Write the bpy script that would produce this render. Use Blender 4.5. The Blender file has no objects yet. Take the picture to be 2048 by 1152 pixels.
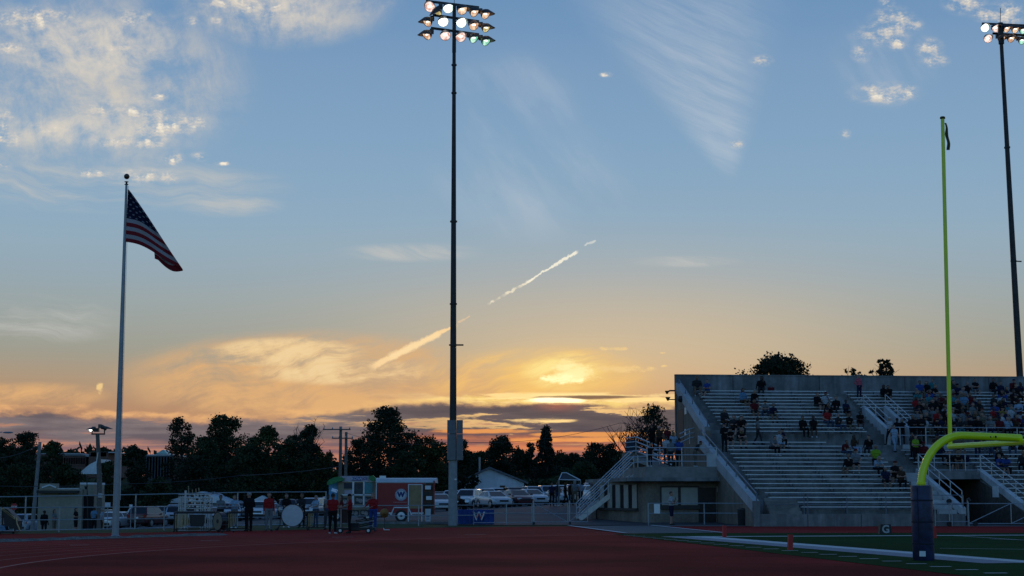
import bpy, bmesh, math, random
from mathutils import Vector, Matrix, noise as mnoise
sc = bpy.context.scene
COL = sc.collection
R = math.radians
random.seed(11)

# ------------------------------------------------------------------ camera
F = 3200.0                      # focal length in photo pixels (photo 2048 wide)
EYE = 1.6
HOR = 991.0                     # horizon row
PITCH = math.atan((HOR - 576.0) / F)
cd = bpy.data.cameras.new('camera'); cam = bpy.data.objects.new('camera', cd); COL.objects.link(cam)
cam.location = (0, 0, EYE); cam.rotation_euler = (R(90) + PITCH, 0, 0)
cd.sensor_width = 36.0; cd.lens = F / 2048.0 * 36.0
cd.clip_start = 0.1; cd.clip_end = 20000
sc.camera = cam
sc.render.resolution_x, sc.render.resolution_y = 1024, 576
vs = sc.view_settings
vs.view_transform = 'Standard'; vs.look = 'None'; vs.exposure = 0.0; vs.gamma = 1.0
vs.use_curve_mapping = False
try:
    sc.cycles.use_denoising = True
    sc.cycles.max_bounces = 6; sc.cycles.diffuse_bounces = 3; sc.cycles.glossy_bounces = 3
    sc.cycles.transparent_max_bounces = 12
    sc.cycles.sample_clamp_indirect = 4.0
except Exception:
    pass

def srgb(r, g, b, a=1.0):
    def f(c):
        c /= 255.0
        return c / 12.92 if c <= 0.04045 else ((c + 0.055) / 1.055) ** 2.4
    return (f(r), f(g), f(b), a)

# ------------------------------------------------------------------ node helper
class NB:
    """small helper: arithmetic on node sockets"""
    def __init__(s, nt): s.nt = nt; s.L = nt.links
    def put(s, sock, v):
        if isinstance(v, (int, float)): sock.default_value = v
        elif isinstance(v, (tuple, list)): sock.default_value = v
        else: s.L.new(v, sock)
    def m(s, op, a, b=None, c=None, clamp=False):
        n = s.nt.nodes.new('ShaderNodeMath'); n.operation = op; n.use_clamp = clamp
        s.put(n.inputs[0], a)
        if b is not None: s.put(n.inputs[1], b)
        if c is not None: s.put(n.inputs[2], c)
        return n.outputs[0]
    def add(s, a, b): return s.m('ADD', a, b)
    def sub(s, a, b): return s.m('SUBTRACT', a, b)
    def mul(s, a, b, clamp=False): return s.m('MULTIPLY', a, b, None, clamp)
    def mx(s, a, b): return s.m('MAXIMUM', a, b)
    def ss(s, x, lo, hi, o0=0.0, o1=1.0):
        n = s.nt.nodes.new('ShaderNodeMapRange'); n.interpolation_type = 'SMOOTHSTEP'
        if lo > hi: lo, hi, o0, o1 = hi, lo, o1, o0
        s.put(n.inputs['Value'], x); n.inputs['From Min'].default_value = lo; n.inputs['From Max'].default_value = hi
        n.inputs['To Min'].default_value = o0; n.inputs['To Max'].default_value = o1
        return n.outputs[0]
    def vec(s, x, y, z=0.0):
        n = s.nt.nodes.new('ShaderNodeCombineXYZ')
        for i, v in enumerate((x, y, z)): s.put(n.inputs[i], v)
        return n.outputs[0]
    def noise(s, v, scale, detail=5.0, rough=0.55, dist=0.0, lac=2.0):
        n = s.nt.nodes.new('ShaderNodeTexNoise'); n.noise_dimensions = '3D'
        s.put(n.inputs['Vector'], v); n.inputs['Scale'].default_value = scale
        n.inputs['Detail'].default_value = detail; n.inputs['Roughness'].default_value = rough
        n.inputs['Distortion'].default_value = dist
        return n.outputs['Fac']
    def mix(s, f, a, b, mode='MIX'):
        n = s.nt.nodes.new('ShaderNodeMix'); n.data_type = 'RGBA'; n.blend_type = mode
        s.put(n.inputs[0], f); s.put(n.inputs[6], a); s.put(n.inputs[7], b)
        return n.outputs[2]
    def ramp(s, f, stops):
        n = s.nt.nodes.new('ShaderNodeValToRGB'); e = n.color_ramp.elements
        while len(e) < len(stops): e.new(0.5)
        for i, (p, c) in enumerate(stops): e[i].position = p; e[i].color = c
        s.put(n.inputs[0], f)
        return n.outputs[0]

# ------------------------------------------------------------------ sky
SUN_AZ, SUN_EL = math.atan((1115 - 1024) / F), R(3.4)
world = bpy.data.worlds.new('World'); sc.world = world
world.use_nodes = True
wt = world.node_tree
for n in list(wt.nodes): wt.nodes.remove(n)
b = NB(wt)
tc = wt.nodes.new('ShaderNodeTexCoord')
sp = wt.nodes.new('ShaderNodeSeparateXYZ'); wt.links.new(tc.outputs['Generated'], sp.inputs[0])
dx, dy, dz = sp.outputs
# heading / height in the western sky, measured on a plane tilted towards the sunset
cp, spn = math.cos(PITCH), math.sin(PITCH)
yr = b.mx(b.add(b.mul(dy, cp), b.mul(dz, spn)), 0.08)
zr = b.sub(b.mul(dz, cp), b.mul(dy, spn))
U = b.m('MULTIPLY_ADD', b.m('DIVIDE', dx, yr), F, 1024.0)
V = b.sub(576.0, b.mul(b.m('DIVIDE', zr, yr), F))
west = b.ss(dy, 0.25, 0.7)
u1 = b.mul(U, 0.01); v1 = b.mul(V, 0.01)

# clear air
PINK = [(0.0, srgb(140, 98, 100)), (0.028, srgb(172, 122, 112)), (0.050, srgb(182, 138, 106)), (0.068, srgb(176, 150, 122)), (0.088, srgb(158, 157, 144)),
        (0.105, srgb(155, 162, 158)), (0.120, srgb(153, 166, 169)), (0.134, srgb(149, 168, 179)), (0.152, srgb(147, 171, 187)), (0.174, srgb(141, 170, 193)), (0.219, srgb(131, 164, 194)),
        (0.264, srgb(123, 156, 190)), (0.284, srgb(115, 151, 188)), (0.32, srgb(105, 143, 184)), (0.55, srgb(74, 112, 160)), (1.0, srgb(48, 80, 128))]
sky = b.ramp(dz, PINK)
def gauss(cu, cv, ru, rv):
    a = b.mul(b.sub(U, cu), 1.0 / ru); c = b.mul(b.sub(V, cv), 1.0 / rv)
    return b.m('POWER', 2.718, b.mul(b.add(b.mul(a, a), b.mul(c, c)), -1.0))
def ell(cu, cv, ru, rv):
    a = b.mul(b.sub(U, cu), 1.0 / ru); c = b.mul(b.sub(V, cv), 1.0 / rv)
    return b.m('SUBTRACT', 1.0, b.add(b.mul(a, a), b.mul(c, c)))
sky = b.mix(b.mul(gauss(1250, 720, 560, 170), 0.55), sky, srgb(238, 204, 158))
sky = b.mix(b.mul(gauss(1080, 795, 330, 60), 0.42), sky, srgb(222, 148, 82))
sky = b.mix(b.mul(gauss(1122, 755, 135, 48), 0.80), sky, srgb(255, 208, 112))

# warp fields
w1 = b.sub(b.noise(b.vec(u1, v1, 3.0), 0.35, 4, 0.5), 0.5)
w2 = b.sub(b.noise(b.vec(u1, v1, 17.0), 0.35, 4, 0.5), 0.5)
uw = b.add(u1, b.mul(w1, 1.3)); vw = b.add(v1, b.mul(w2, 1.3))

def layer(base, mask, col, k=1.0):
    return b.mix(b.m('MULTIPLY', mask, k, None, True), base, col)

# thin veils: streaky cirrus, axes of each field turned along its own wind
def streak(ang, along, across, seed, detail=8, rough=0.66, warp=True):
    c, s_ = math.cos(R(ang)), math.sin(R(ang))
    uu, vv = (uw, vw) if warp else (u1, v1)
    p = b.add(b.mul(uu, c), b.mul(vv, s_)); q = b.sub(b.mul(vv, c), b.mul(uu, s_))
    return b.noise(b.vec(b.mul(p, along), b.mul(q, across), seed), 1.0, detail, rough)
cream = srgb(206, 200, 190)
# upper-left veil
mA = b.mx(b.ss(ell(150, 165, 395, 225), 0.0, 0.9), b.ss(ell(560, -10, 270, 120), 0.0, 0.8))
nA = streak(68, 0.6, 1.3, 2.0)
nA2 = b.noise(b.vec(uw, b.mul(vw, 1.25), 8.0), 0.85, 10, 0.68)
fA = b.ss(b.add(b.mul(nA, 0.42), b.mul(nA2, 0.70)), 0.42, 0.78)
sky = layer(sky, b.mul(mA, fA), cream, 1.0)
mA3 = b.mx(b.mx(b.ss(ell(170, 262, 210, 38), 0, 1), b.ss(ell(190, 90, 190, 80), 0, 1)), b.ss(ell(560, 10, 130, 60), 0, 1))
sky = layer(sky, b.mul(mA3, b.ss(b.add(b.mul(nA, 0.35), b.mul(nA2, 0.65)), 0.38, 0.66)), srgb(224, 214, 198), 0.74)
# lower wisps at left (V 330..430, V 600..680)
mB = b.mx(b.mx(b.ss(ell(200, 370, 420, 62), 0.0, 0.9), b.ss(ell(60, 640, 220, 60), 0, 1)),
          b.mx(b.ss(ell(820, 505, 170, 22), 0, 1), b.mx(b.ss(ell(1370, 523, 130, 14), 0, 1), b.ss(ell(460, 410, 130, 28), 0, 1))))
fB = b.ss(streak(9, 0.25, 2.2, 5.0), 0.36, 0.70)
sky = layer(sky, b.mul(mB, fB), srgb(196, 195, 190), 0.75)
# fan-shaped cirrus, upper right, narrowing to a tip
rise = b.sub(365.0, V)
cx_ = b.sub(1462.0, b.mul(rise, 0.29))
hw = b.m('MULTIPLY_ADD', b.mx(rise, 0.0), 0.62, 14.0)
mC = b.mul(b.ss(b.m('DIVIDE', b.m('ABSOLUTE', b.sub(U, cx_)), hw), 1.1, 0.2), b.ss(rise, -8.0, 70.0))
mC = b.mul(mC, b.ss(V, -140.0, 190.0, 0.35, 1.0))
uw0, vw0 = uw, vw
uw, vw = b.add(u1, b.mul(w1, 0.45)), b.add(v1, b.mul(w2, 0.45))
nC = streak(24, 0.34, 4.0, 9.0, 10, 0.70)
nC2 = streak(52, 0.35, 1.0, 12.0, 7, 0.58)
uw, vw = uw0, vw0
fC = b.ss(b.add(b.mul(nC, 0.8), b.mul(nC2, 0.22)), 0.30, 0.72)
sky = layer(sky, b.mul(mC, b.m('MULTIPLY_ADD', fC, 0.78, 0.22)), srgb(194, 203, 212), 0.58)
mC2 = b.mx(b.ss(ell(1770, 120, 130, 110), 0, 1), b.mx(b.ss(ell(1020, 215, 170, 130), 0, 1), b.ss(ell(1060, 360, 240, 150), 0, 1)))
sky = layer(sky, b.mul(mC2, b.ss(nC2, 0.36, 0.80)), srgb(196, 203, 212), 0.36)

# small bright puffs
PUFFS = [(240, 222, 62, 13), (322, 251, 50, 16), (372, 246, 34, 9), (300, 262, 22, 9), (18, 277, 26, 10), (98, 258, 34, 8), (265, 283, 60, 9), (8, 240, 16, 12),
         (290, 352, 42, 9), (330, 358, 22, 6), (185, 347, 22, 5), (70, 38, 62, 14), (18, 98, 26, 8), (344, 318, 15, 8), (400, 313, 12, 5), (446, 327, 10, 2.5),
         (455, 5, 34, 8), (520, 8, 50, 16), (383, 43, 9, 5), (432, 42, 9, 6), (0, 330, 16, 5), (318, 193, 12, 5), (215, 97, 34, 5), (270, 35, 26, 10),
         (1785, 38, 26, 13), (1770, 66, 30, 15), (1740, 72, 24, 7), (1792, 90, 14, 6), (1820, 50, 16, 8), (1722, 106, 12, 10), (1768, 187, 40, 12), (1740, 180, 14, 7), (1860, 97, 17, 12), (1690, 267, 7, 6),
         (1473, 288, 10, 5), (1523, 121, 14, 6), (1930, 8, 26, 11), (1968, 28, 18, 8), (2012, 28, 24, 14), (1774, 5, 10, 6), (1212, 149, 8, 3), (1868, 121, 18, 7), (1818, 182, 10, 8)]
pm = None
for q in PUFFS:
    e = ell(q[0], q[1], q[2] * 1.55, q[3] * 1.8)
    pm = e if pm is None else b.mx(pm, e)
pm = b.mx(pm, -1.0)
pn = b.noise(b.vec(u1, b.mul(v1, 1.6), 21.0), 4.2, 8, 0.66)
sky = layer(sky, b.mul(b.ss(pm, -1.0, 0.5), b.ss(pn, 0.35, 0.7)), srgb(205, 202, 196), 0.30)
pf = b.ss(b.add(b.mul(pm, 0.6), b.mul(b.sub(pn, 0.5), 3.4)), 0.10, 1.25)
pf = b.mul(pf, b.ss(pm, -0.3, 0.45))
sky = layer(sky, pf, srgb(220, 210, 196), 0.92)
pf2 = b.ss(b.add(b.mul(pm, 0.5), b.mul(b.sub(b.noise(b.vec(u1, b.add(b.mul(v1, 1.6), 0.10), 21.0), 4.2, 8, 0.66), 0.5), 3.6)), 0.55, 1.2)
sky = layer(sky, b.mul(pf2, b.ss(pm, -0.1, 0.3)), srgb(250, 238, 216), 0.9)

# orange cirrus over the west
topG = b.m('MULTIPLY_ADD', b.sub(b.noise(b.vec(u1, 0.0, 31.0), 0.5, 3, 0.5), 0.5), 90.0, 0.0)
mG = b.mx(b.ss(ell(620, 760, 420, 110), 0.0, 0.75), b.mx(b.ss(ell(560, 712, 150, 42), 0.0, 0.8), b.ss(ell(60, 790, 180, 30), 0.0, 0.9)))
nG = streak(-14, 0.35, 2.2, 41.0, 8, 0.66)
nG2 = b.noise(b.vec(uw, b.mul(vw, 1.6), 44.0), 1.1, 8, 0.64)
fG = b.ss(b.add(b.mul(nG, 0.65), b.mul(nG2, 0.45)), 0.40, 0.66)
sky = layer(sky, b.mul(mG, fG), srgb(226, 176, 120), 0.95)
fG2 = b.ss(b.add(b.mul(nG, 0.65), b.mul(nG2, 0.45)), 0.46, 0.66)
mG2 = b.mx(b.ss(ell(575, 705, 170, 34), 0.0, 0.6), b.ss(ell(700, 745, 220, 30), 0.0, 0.8))
sky = layer(sky, b.mul(mG2, fG2), srgb(242, 212, 160), 0.9)
sky = layer(sky, b.mul(b.ss(ell(620, 725, 110, 14), 0.0, 0.9), b.ss(nG, 0.58, 0.42)), srgb(160, 155, 138), 0.35)
# glowing cloud about the hidden sun
mH = b.mx(b.ss(ell(1060, 752, 260, 62), 0.0, 0.8), b.ss(ell(1130, 722, 120, 34), 0.0, 0.9))
nH = streak(-16, 0.5, 2.8, 52.0, 8, 0.66)
sky = layer(sky, b.mul(mH, b.ss(nH, 0.34, 0.68)), srgb(252, 200, 112), 0.85)
sky = layer(sky, b.mul(b.ss(ell(1128, 742, 105, 46), 0.0, 1.0), b.ss(nH, 0.36, 0.64)), srgb(255, 232, 150), 1.0)
mcore = b.ss(b.add(ell(1130, 757, 50, 14), b.mul(b.sub(pn, 0.5), 2.4)), 0.0, 0.9)
sky = layer(sky, mcore, (1.35, 1.15, 0.62, 1), 1.0)
ragg = b.ss(b.add(ell(1145, 742, 62, 26), b.mul(b.sub(b.noise(b.vec(b.mul(u1, 1.3), b.mul(v1, 3.0), 57.0), 1.6, 8, 0.68), 0.5), 3.6)), 0.1, 1.1)
sky = layer(sky, ragg, (1.12, 0.90, 0.42, 1), 0.95)
# streak to the right and odd scraps
mK = b.mx(b.mx(ell(1245, 738, 66, 9), ell(1225, 697, 36, 5)), b.mx(b.mx(ell(200, 776, 8, 15), ell(1328, 732, 9, 3)), ell(1326, 706, 8, 3)))
sky = layer(sky, b.mul(b.ss(b.add(mK, b.mul(b.sub(pn, 0.5), 4.0)), 0.0, 1.2), b.ss(mK, -0.6, 0.3)), srgb(244, 206, 140), 0.9)

# contrail: straight, broken, thicker at its lower end
def trail(x0, y0, x1, y1, w0, w1, seed, k, col, gap):
    global sky
    L_ = math.hypot(x1 - x0, y1 - y0); ex, ey = (x1 - x0) / L_, (y1 - y0) / L_
    a = b.add(b.mul(b.sub(U, x0), ex), b.mul(b.sub(V, y0), ey))
    c = b.sub(b.mul(b.sub(V, y0), ex), b.mul(b.sub(U, x0), ey))
    t = b.m('DIVIDE', a, L_)
    wid = b.m('MULTIPLY_ADD', t, w1 - w0, w0)
    n1 = b.noise(b.vec(b.mul(a, 0.04), b.mul(c, 0.05), seed), 1.0, 5, 0.6)
    n2 = b.noise(b.vec(b.mul(a, 0.018), 0.0, seed + 3), 1.0, 3, 0.6)
    cc = b.add(c, b.add(b.mul(b.sub(n1, 0.5), 11.0), b.mul(b.sub(b.noise(b.vec(b.mul(a, 0.16), b.mul(c, 0.16), seed + 9.0), 1.0, 5, 0.7), 0.5), 9.0)))
    mm = b.ss(b.m('DIVIDE', b.m('ABSOLUTE', cc), wid), 1.1, 0.35)
    mm = b.mul(mm, b.mul(b.ss(t, -0.03, 0.10), b.ss(t, 1.03, 0.95)))
    mm = b.mul(mm, b.ss(n2, gap, gap + 0.12))
    sky = layer(sky, mm, col, k)
trail(738, 737, 912, 650, 9, 4.5, 61.0, 0.98, srgb(252, 214, 158), -0.1)
trail(775, 716, 880, 668, 10, 7, 66.0, 0.7, srgb(255, 222, 168), 0.30)
trail(915, 645, 940, 632, 3, 2, 63.0, 0.6, srgb(235, 200, 160), 0.1)
trail(976, 608, 1070, 556, 3.0, 2.4, 71.0, 0.75, srgb(250, 236, 205), 0.40)
trail(1050, 566, 1155, 503, 2.6, 3.2, 75.0, 0.85, srgb(252, 244, 222), 0.1)
trail(1168, 491, 1192, 481, 2.5, 2, 77.0, 0.6, srgb(225, 225, 215), 0.1)

# mauve cloud bank low in the west
eN = b.mul(b.sub(b.noise(b.vec(b.mul(u1, 0.8), b.mul(v1, 2.0), 81.0), 1.0, 6, 0.6), 0.5), 60.0)
eL = b.mul(b.sub(b.noise(b.vec(u1, 0.0, 84.0), 0.16, 3, 0.5), 0.5), 60.0)
Ve = b.add(V, b.add(eN, eL))
wideb = b.ss(U, 400.0, 1000.0, 874.0, 864.0)
topb = b.ss(U, 520.0, 930.0, 828.0, 804.0)
Vt = b.sub(Ve, topb)
bank = b.mul(b.ss(Vt, 0.0, 14.0), b.ss(b.sub(Ve, wideb), 24.0, -6.0))
hole = b.noise(b.vec(b.mul(u1, 0.4), b.mul(v1, 3.6), 88.0), 1.0, 8, 0.62)
bankc = b.mix(b.ss(U, 560.0, 960.0), b.mix(b.ss(hole, 0.35, 0.6), srgb(98, 91, 98), srgb(126, 115, 118)), b.mix(b.ss(hole, 0.35, 0.6), srgb(80, 74, 82), srgb(104, 92, 94)))
nS = b.sub(b.noise(b.vec(b.mul(u1, 0.55), b.mul(v1, 4.5), 121.0), 1.4, 9, 0.66), 0.5)
bandH = b.ss(hole, 0.555, 0.63)                      # lit gaps between the strips
low = b.mix(b.ss(b.noise(b.vec(b.mul(u1, 0.2), b.mul(v1, 5.5), 91.0), 1.0, 6, 0.6), 0.42, 0.58), srgb(128, 100, 108), srgb(200, 138, 112))
low = b.mix(b.mul(gauss(1080, 870, 420, 70), 0.8), low, b.mix(b.ss(b.noise(b.vec(b.mul(u1, 0.2), b.mul(v1, 5.5), 91.0), 1.0, 6, 0.6), 0.40, 0.56), srgb(126, 82, 80), srgb(226, 126, 70)))
sky = layer(sky, b.ss(b.sub(Ve, wideb), -26.0, 10.0), low, 0.92)
sky = layer(sky, b.mul(bank, b.sub(1.0, b.mul(bandH, 0.9))), bankc, 0.95)
# lit upper rim of the bank, brightest under the sun
rim = b.mul(b.ss(Vt, -16.0, -5.0), b.ss(Vt, 10.0, -2.0))
rimc = b.mix(gauss(1120, 800, 330, 80), srgb(232, 176, 120), srgb(255, 222, 128))
sky = layer(sky, b.mul(b.mul(rim, b.ss(U, 1420.0, 1300.0)), b.ss(b.noise(b.vec(b.mul(u1, 1.2), b.mul(v1, 3.0), 95.0), 1.0, 5, 0.6), 0.36, 0.60)), rimc, 0.95)
sunw = gauss(1110, 830, 300, 55)
edgeG = b.mul(b.mul(b.ss(hole, 0.53, 0.57), b.ss(hole, 0.66, 0.60)), b.ss(Vt, 2.0, 11.0))
sky = layer(sky, b.mul(b.mul(edgeG, b.ss(Ve, 905.0, 870.0)), sunw), (1.0, 0.62, 0.24, 1), 0.95)
upper = b.mul(b.ss(V, 782.0, 790.0), b.ss(V, 812.0, 802.0))
gl = b.mul(b.mul(upper, gauss(1140, 796, 230, 40)), b.ss(nS, -0.06, 0.05))
sky = layer(sky, gl, (1.15, 0.85, 0.36, 1), 1.0)
dk = b.ss(b.add(ell(1185, 795, 130, 5.5), b.mul(nS, 2.6)), 0.1, 0.9)
sky = layer(sky, dk, srgb(128, 98, 80), 0.95)
slit = b.ss(b.add(ell(1112, 801, 72, 6.5), b.mul(nS, 2.4)), 0.05, 0.7)
sky = layer(sky, slit, (1.8, 1.45, 0.85, 1), 1.0)
rim2 = b.mx(b.mx(ell(1010, 790, 60, 5), ell(1270, 799, 90, 4.5)), ell(1075, 841, 78, 5.5))
sky = layer(sky, b.mul(b.ss(b.add(rim2, b.mul(nS, 4.2)), 0.0, 0.9), b.ss(rim2, -0.9, 0.1)), (1.1, 0.74, 0.30, 1), 0.95)
rim3 = b.mx(b.mx(ell(980, 862, 120, 5), ell(1200, 868, 150, 6)), ell(1180, 880, 200, 6))
sky = layer(sky, b.mul(b.ss(b.add(rim3, b.mul(nS, 4.2)), 0.0, 1.0), b.ss(rim3, -0.9, 0.1)), srgb(244, 162, 88), 0.85)
sky = layer(sky, b.mul(gauss(1115, 811, 40, 10), 0.32), srgb(214, 110, 66), 1.0)

# the half of the sky behind the camera: physical dusk sky
ns = wt.nodes.new('ShaderNodeTexSky'); ns.sky_type = 'NISHITA'; ns.sun_disc = False
ns.sun_elevation = SUN_EL; ns.sun_rotation = SUN_AZ
ns.altitude = 200; ns.air_density = 1.0; ns.dust_density = 1.5; ns.ozone_density = 2.0
east = b.mix(1.0, ns.outputs[0], (0.16, 0.24, 0.36, 1), 'MULTIPLY')
sky = b.mix(west, east, sky)
bg = wt.nodes.new('ShaderNodeBackground'); wt.links.new(sky, bg.inputs[0]); bg.inputs[1].default_value = 1.0
wo = wt.nodes.new('ShaderNodeOutputWorld'); wt.links.new(bg.outputs[0], wo.inputs[0])
try:
    world.cycles.sampling_method = 'MANUAL'; world.cycles.sample_map_resolution = 512
except Exception:
    pass

# the sun itself sits behind the bank: only a weak, wide, warm light gets through
sl = bpy.data.lights.new('sun', 'SUN'); sl.energy = 0.12; sl.angle = R(8); sl.color = (1.0, 0.62, 0.34)
so = bpy.data.objects.new('sun', sl); COL.objects.link(so)
so.rotation_euler = (R(90) - SUN_EL, 0, -SUN_AZ + math.pi)

# ------------------------------------------------------------------ geometry helpers
def P(u, v, Y):
    """world point seen at photo pixel (u, v) that lies Y metres out"""
    a = (u - 1024.0) / F; c = (576.0 - v) / F
    k = Y / (math.cos(PITCH) - math.sin(PITCH) * c)
    return Vector((a * k, Y, EYE + (math.sin(PITCH) + math.cos(PITCH) * c) * k))
def smooth(t):
    t = min(1.0, max(0.0, t)); return t * t * (3 - 2 * t)
def ground_z(x, y):
    """level at the track, sloping across the car park, rising to a wooded hill far left"""
    k = smooth((-6.0 - x) / 14.0)
    y0 = 90.0 - 19.0 * k; y1 = 118.0 - 13.0 * k
    s = smooth((y - y0) / (y1 - y0))
    lot = max(-2.6, min(1.25, 0.6 + 0.055 * x)) * s
    hill = 9.0 * smooth((y - 210.0) / 230.0) * smooth((-30.0 - x * 1.0) / 60.0) if y > 200 else 0.0
    return lot + hill
def G(u, v):
    """ground point under a photo pixel, on the level ground"""
    c = (576.0 - v) / F
    dzv = math.sin(PITCH) + math.cos(PITCH) * c
    k = -EYE / dzv
    return Vector(((u - 1024.0) / F * k, (math.cos(PITCH) - math.sin(PITCH) * c) * k, 0.0))

class MB:
    """collects shapes for ONE mesh"""
    def __init__(s): s.v = []; s.f = []; s.m = []; s.mat = 0
    def _add(s, vs_, fs_):
        o = len(s.v); s.v += [tuple(p) for p in vs_]
        for f in fs_: s.f.append(tuple(i + o for i in f)); s.m.append(s.mat)
        return s
    def box(s, c, d, rz=0.0, M=None):
        x, y, z = d[0] / 2, d[1] / 2, d[2] / 2
        vv = [Vector((sx * x, sy * y, sz * z)) for sz in (-1, 1) for sx, sy in ((-1, -1), (1, -1), (1, 1), (-1, 1))]
        T = Matrix.Translation(c) @ (M if M is not None else Matrix.Rotation(rz, 4, 'Z'))
        return s._add([T @ p for p in vv], [(3, 2, 1, 0), (4, 5, 6, 7), (0, 1, 5, 4), (1, 2, 6, 5), (2, 3, 7, 6), (3, 0, 4, 7)])
    def span(s, lo, hi):
        return s.box([(a + c) / 2 for a, c in zip(lo, hi)], [abs(c - a) for a, c in zip(lo, hi)])
    def tube(s, pts, r, n=8, cap=True):
        """tube along points; r a number or one per point"""
        pts = [Vector(p) for p in pts]; rs = [r] * len(pts) if isinstance(r, (int, float)) else r
        o = len(s.v); vs_ = []
        up = None
        for i, p in enumerate(pts):
            d = (pts[min(i + 1, len(pts) - 1)] - pts[max(i - 1, 0)])
            if d.length < 1e-9: d = Vector((0, 0, 1))
            d.normalize()
            if up is None:
                up = Vector((0, 0, 1)) if abs(d.z) < 0.9 else Vector((1, 0, 0))
            x = d.cross(up); 
            if x.length < 1e-6: x = d.cross(Vector((0, 1, 0)))
            x.normalize(); y = x.cross(d); y.normalize(); up = y
            for k in range(n):
                a = 2 * math.pi * k / n
                vs_.append(p + (x * math.cos(a) + y * math.sin(a)) * rs[i])
        fs_ = []
        for i in range(len(pts) - 1):
            for k in range(n):
                a, c = i * n + k, i * n + (k + 1) % n
                fs_.append((a, c, c + n, a + n))
        if cap:
            fs_.append(tuple(range(n - 1, -1, -1))); q = (len(pts) - 1) * n; fs_.append(tuple(q + k for k in range(n)))
        return s._add(vs_, fs_)
    def bar(s, p0, p1, w, h=None):
        """square bar"""
        p0, p1 = Vector(p0), Vector(p1); h = h or w; d = p1 - p0
        L_ = d.length; d.normalize()
        up = Vector((0, 0, 1)) if abs(d.z) < 0.95 else Vector((0, 1, 0))
        x = d.cross(up).normalized(); z = x.cross(d)
        M = Matrix((x, d, z)).transposed().to_4x4()
        return s.box((p0 + p1) / 2, (w, L_, h), M=M)
    def lathe(s, prof, n=16, c=(0, 0, 0), M=None, cap=True):
        """prof: list of (r, z)"""
        T = Matrix.Translation(c) @ (M if M is not None else Matrix.Identity(4))
        vs_ = [T @ Vector((r * math.cos(2 * math.pi * k / n), r * math.sin(2 * math.pi * k / n), z)) for r, z in prof for k in range(n)]
        fs_ = []
        for i in range(len(prof) - 1):
            for k in range(n):
                a, c2 = i * n + k, i * n + (k + 1) % n
                fs_.append((a, c2, c2 + n, a + n))
        if cap:
            fs_.append(tuple(range(n - 1, -1, -1))); q = (len(prof) - 1) * n; fs_.append(tuple(q + k for k in range(n)))
        return s._add(vs_, fs_)
    def prism(s, poly, z0, z1, M=None):
        """polygon (x, y) extruded from z0 to z1, then turned by M"""
        n = len(poly); M = M if M is not None else Matrix.Identity(4)
        vs_ = [M @ Vector((x, y, z)) for z in (z0, z1) for x, y in poly]
        fs_ = [tuple(range(n - 1, -1, -1)), tuple(range(n, 2 * n))] + [(i, (i + 1) % n, n + (i + 1) % n, n + i) for i in range(n)]
        return s._add(vs_, fs_)
    def sphere(s, c, r, n=12, m=8):
        r = (r, r, r) if isinstance(r, (int, float)) else r
        vs_ = []; fs_ = []
        for i in range(m + 1):
            t = math.pi * i / m
            for k in range(n):
                a = 2 * math.pi * k / n
                vs_.append((c[0] + r[0] * math.sin(t) * math.cos(a), c[1] + r[1] * math.sin(t) * math.sin(a), c[2] + r[2] * math.cos(t)))
        for i in range(m):
            for k in range(n):
                a, d = i * n + k, i * n + (k + 1) % n
                fs_.append((a, a + n, d + n, d))
        return s._add(vs_, fs_)
    def face(s, pts): return s._add(pts, [tuple(range(len(pts)))])
    def mesh(s, name, mats, smooth_=False):
        me = bpy.data.meshes.new(name); me.from_pydata(s.v, [], s.f)
        for m in (mats if isinstance(mats, (list, tuple)) else [mats]): me.materials.append(m)
        if any(s.m): me.polygons.foreach_set('material_index', s.m)
        if smooth_: me.polygons.foreach_set('use_smooth', [True] * len(me.polygons))
        me.update(); return me

def put(name, mb, mats, parent=None, label=None, sm=False, loc=None, kind=None):
    me = mb.mesh(name, mats, sm) if isinstance(mb, MB) else mb
    o = bpy.data.objects.new(name, me); COL.objects.link(o)
    if sm:
        try:
            md = None
            me.set_sharp_from_angle(angle=R(40))
        except Exception: pass
    if parent is not None: o.parent = parent
    if loc is not None: o.location = loc
    if label: o['label'] = label
    if kind: o['kind'] = kind
    return o
def tag(o, label, cat, group=None):
    o['label'] = label; o['category'] = cat
    if group: o['group'] = group
    return o
def thing(name, label, cat, loc=(0, 0, 0), rz=0.0, group=None):
    o = bpy.data.objects.new(name, None); COL.objects.link(o); o.empty_display_size = 0.2
    o.location = loc; o.rotation_euler = (0, 0, rz)
    return tag(o, label, cat, group)
KIDS = {}
def kids(o): return [c for c in bpy.data.objects if c.parent == o]
def dup(root, loc=None, rz=None, label=None, group=None, parent=None, tree=None):
    """copy of a thing with copies of its parts and sub-parts"""
    c = root.copy(); COL.objects.link(c)
    if parent is not None: c.parent = parent
    if loc is not None: c.location = loc
    if rz is not None: c.rotation_euler = (0, 0, rz)
    if label: c['label'] = label
    if group: c['group'] = group
    for ch in root.children: dup(ch, parent=c)
    return c
def structure(name, mb, mats, loc=None, sm=False):
    return put(name, mb, mats, None, None, sm, loc, 'structure')

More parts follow.
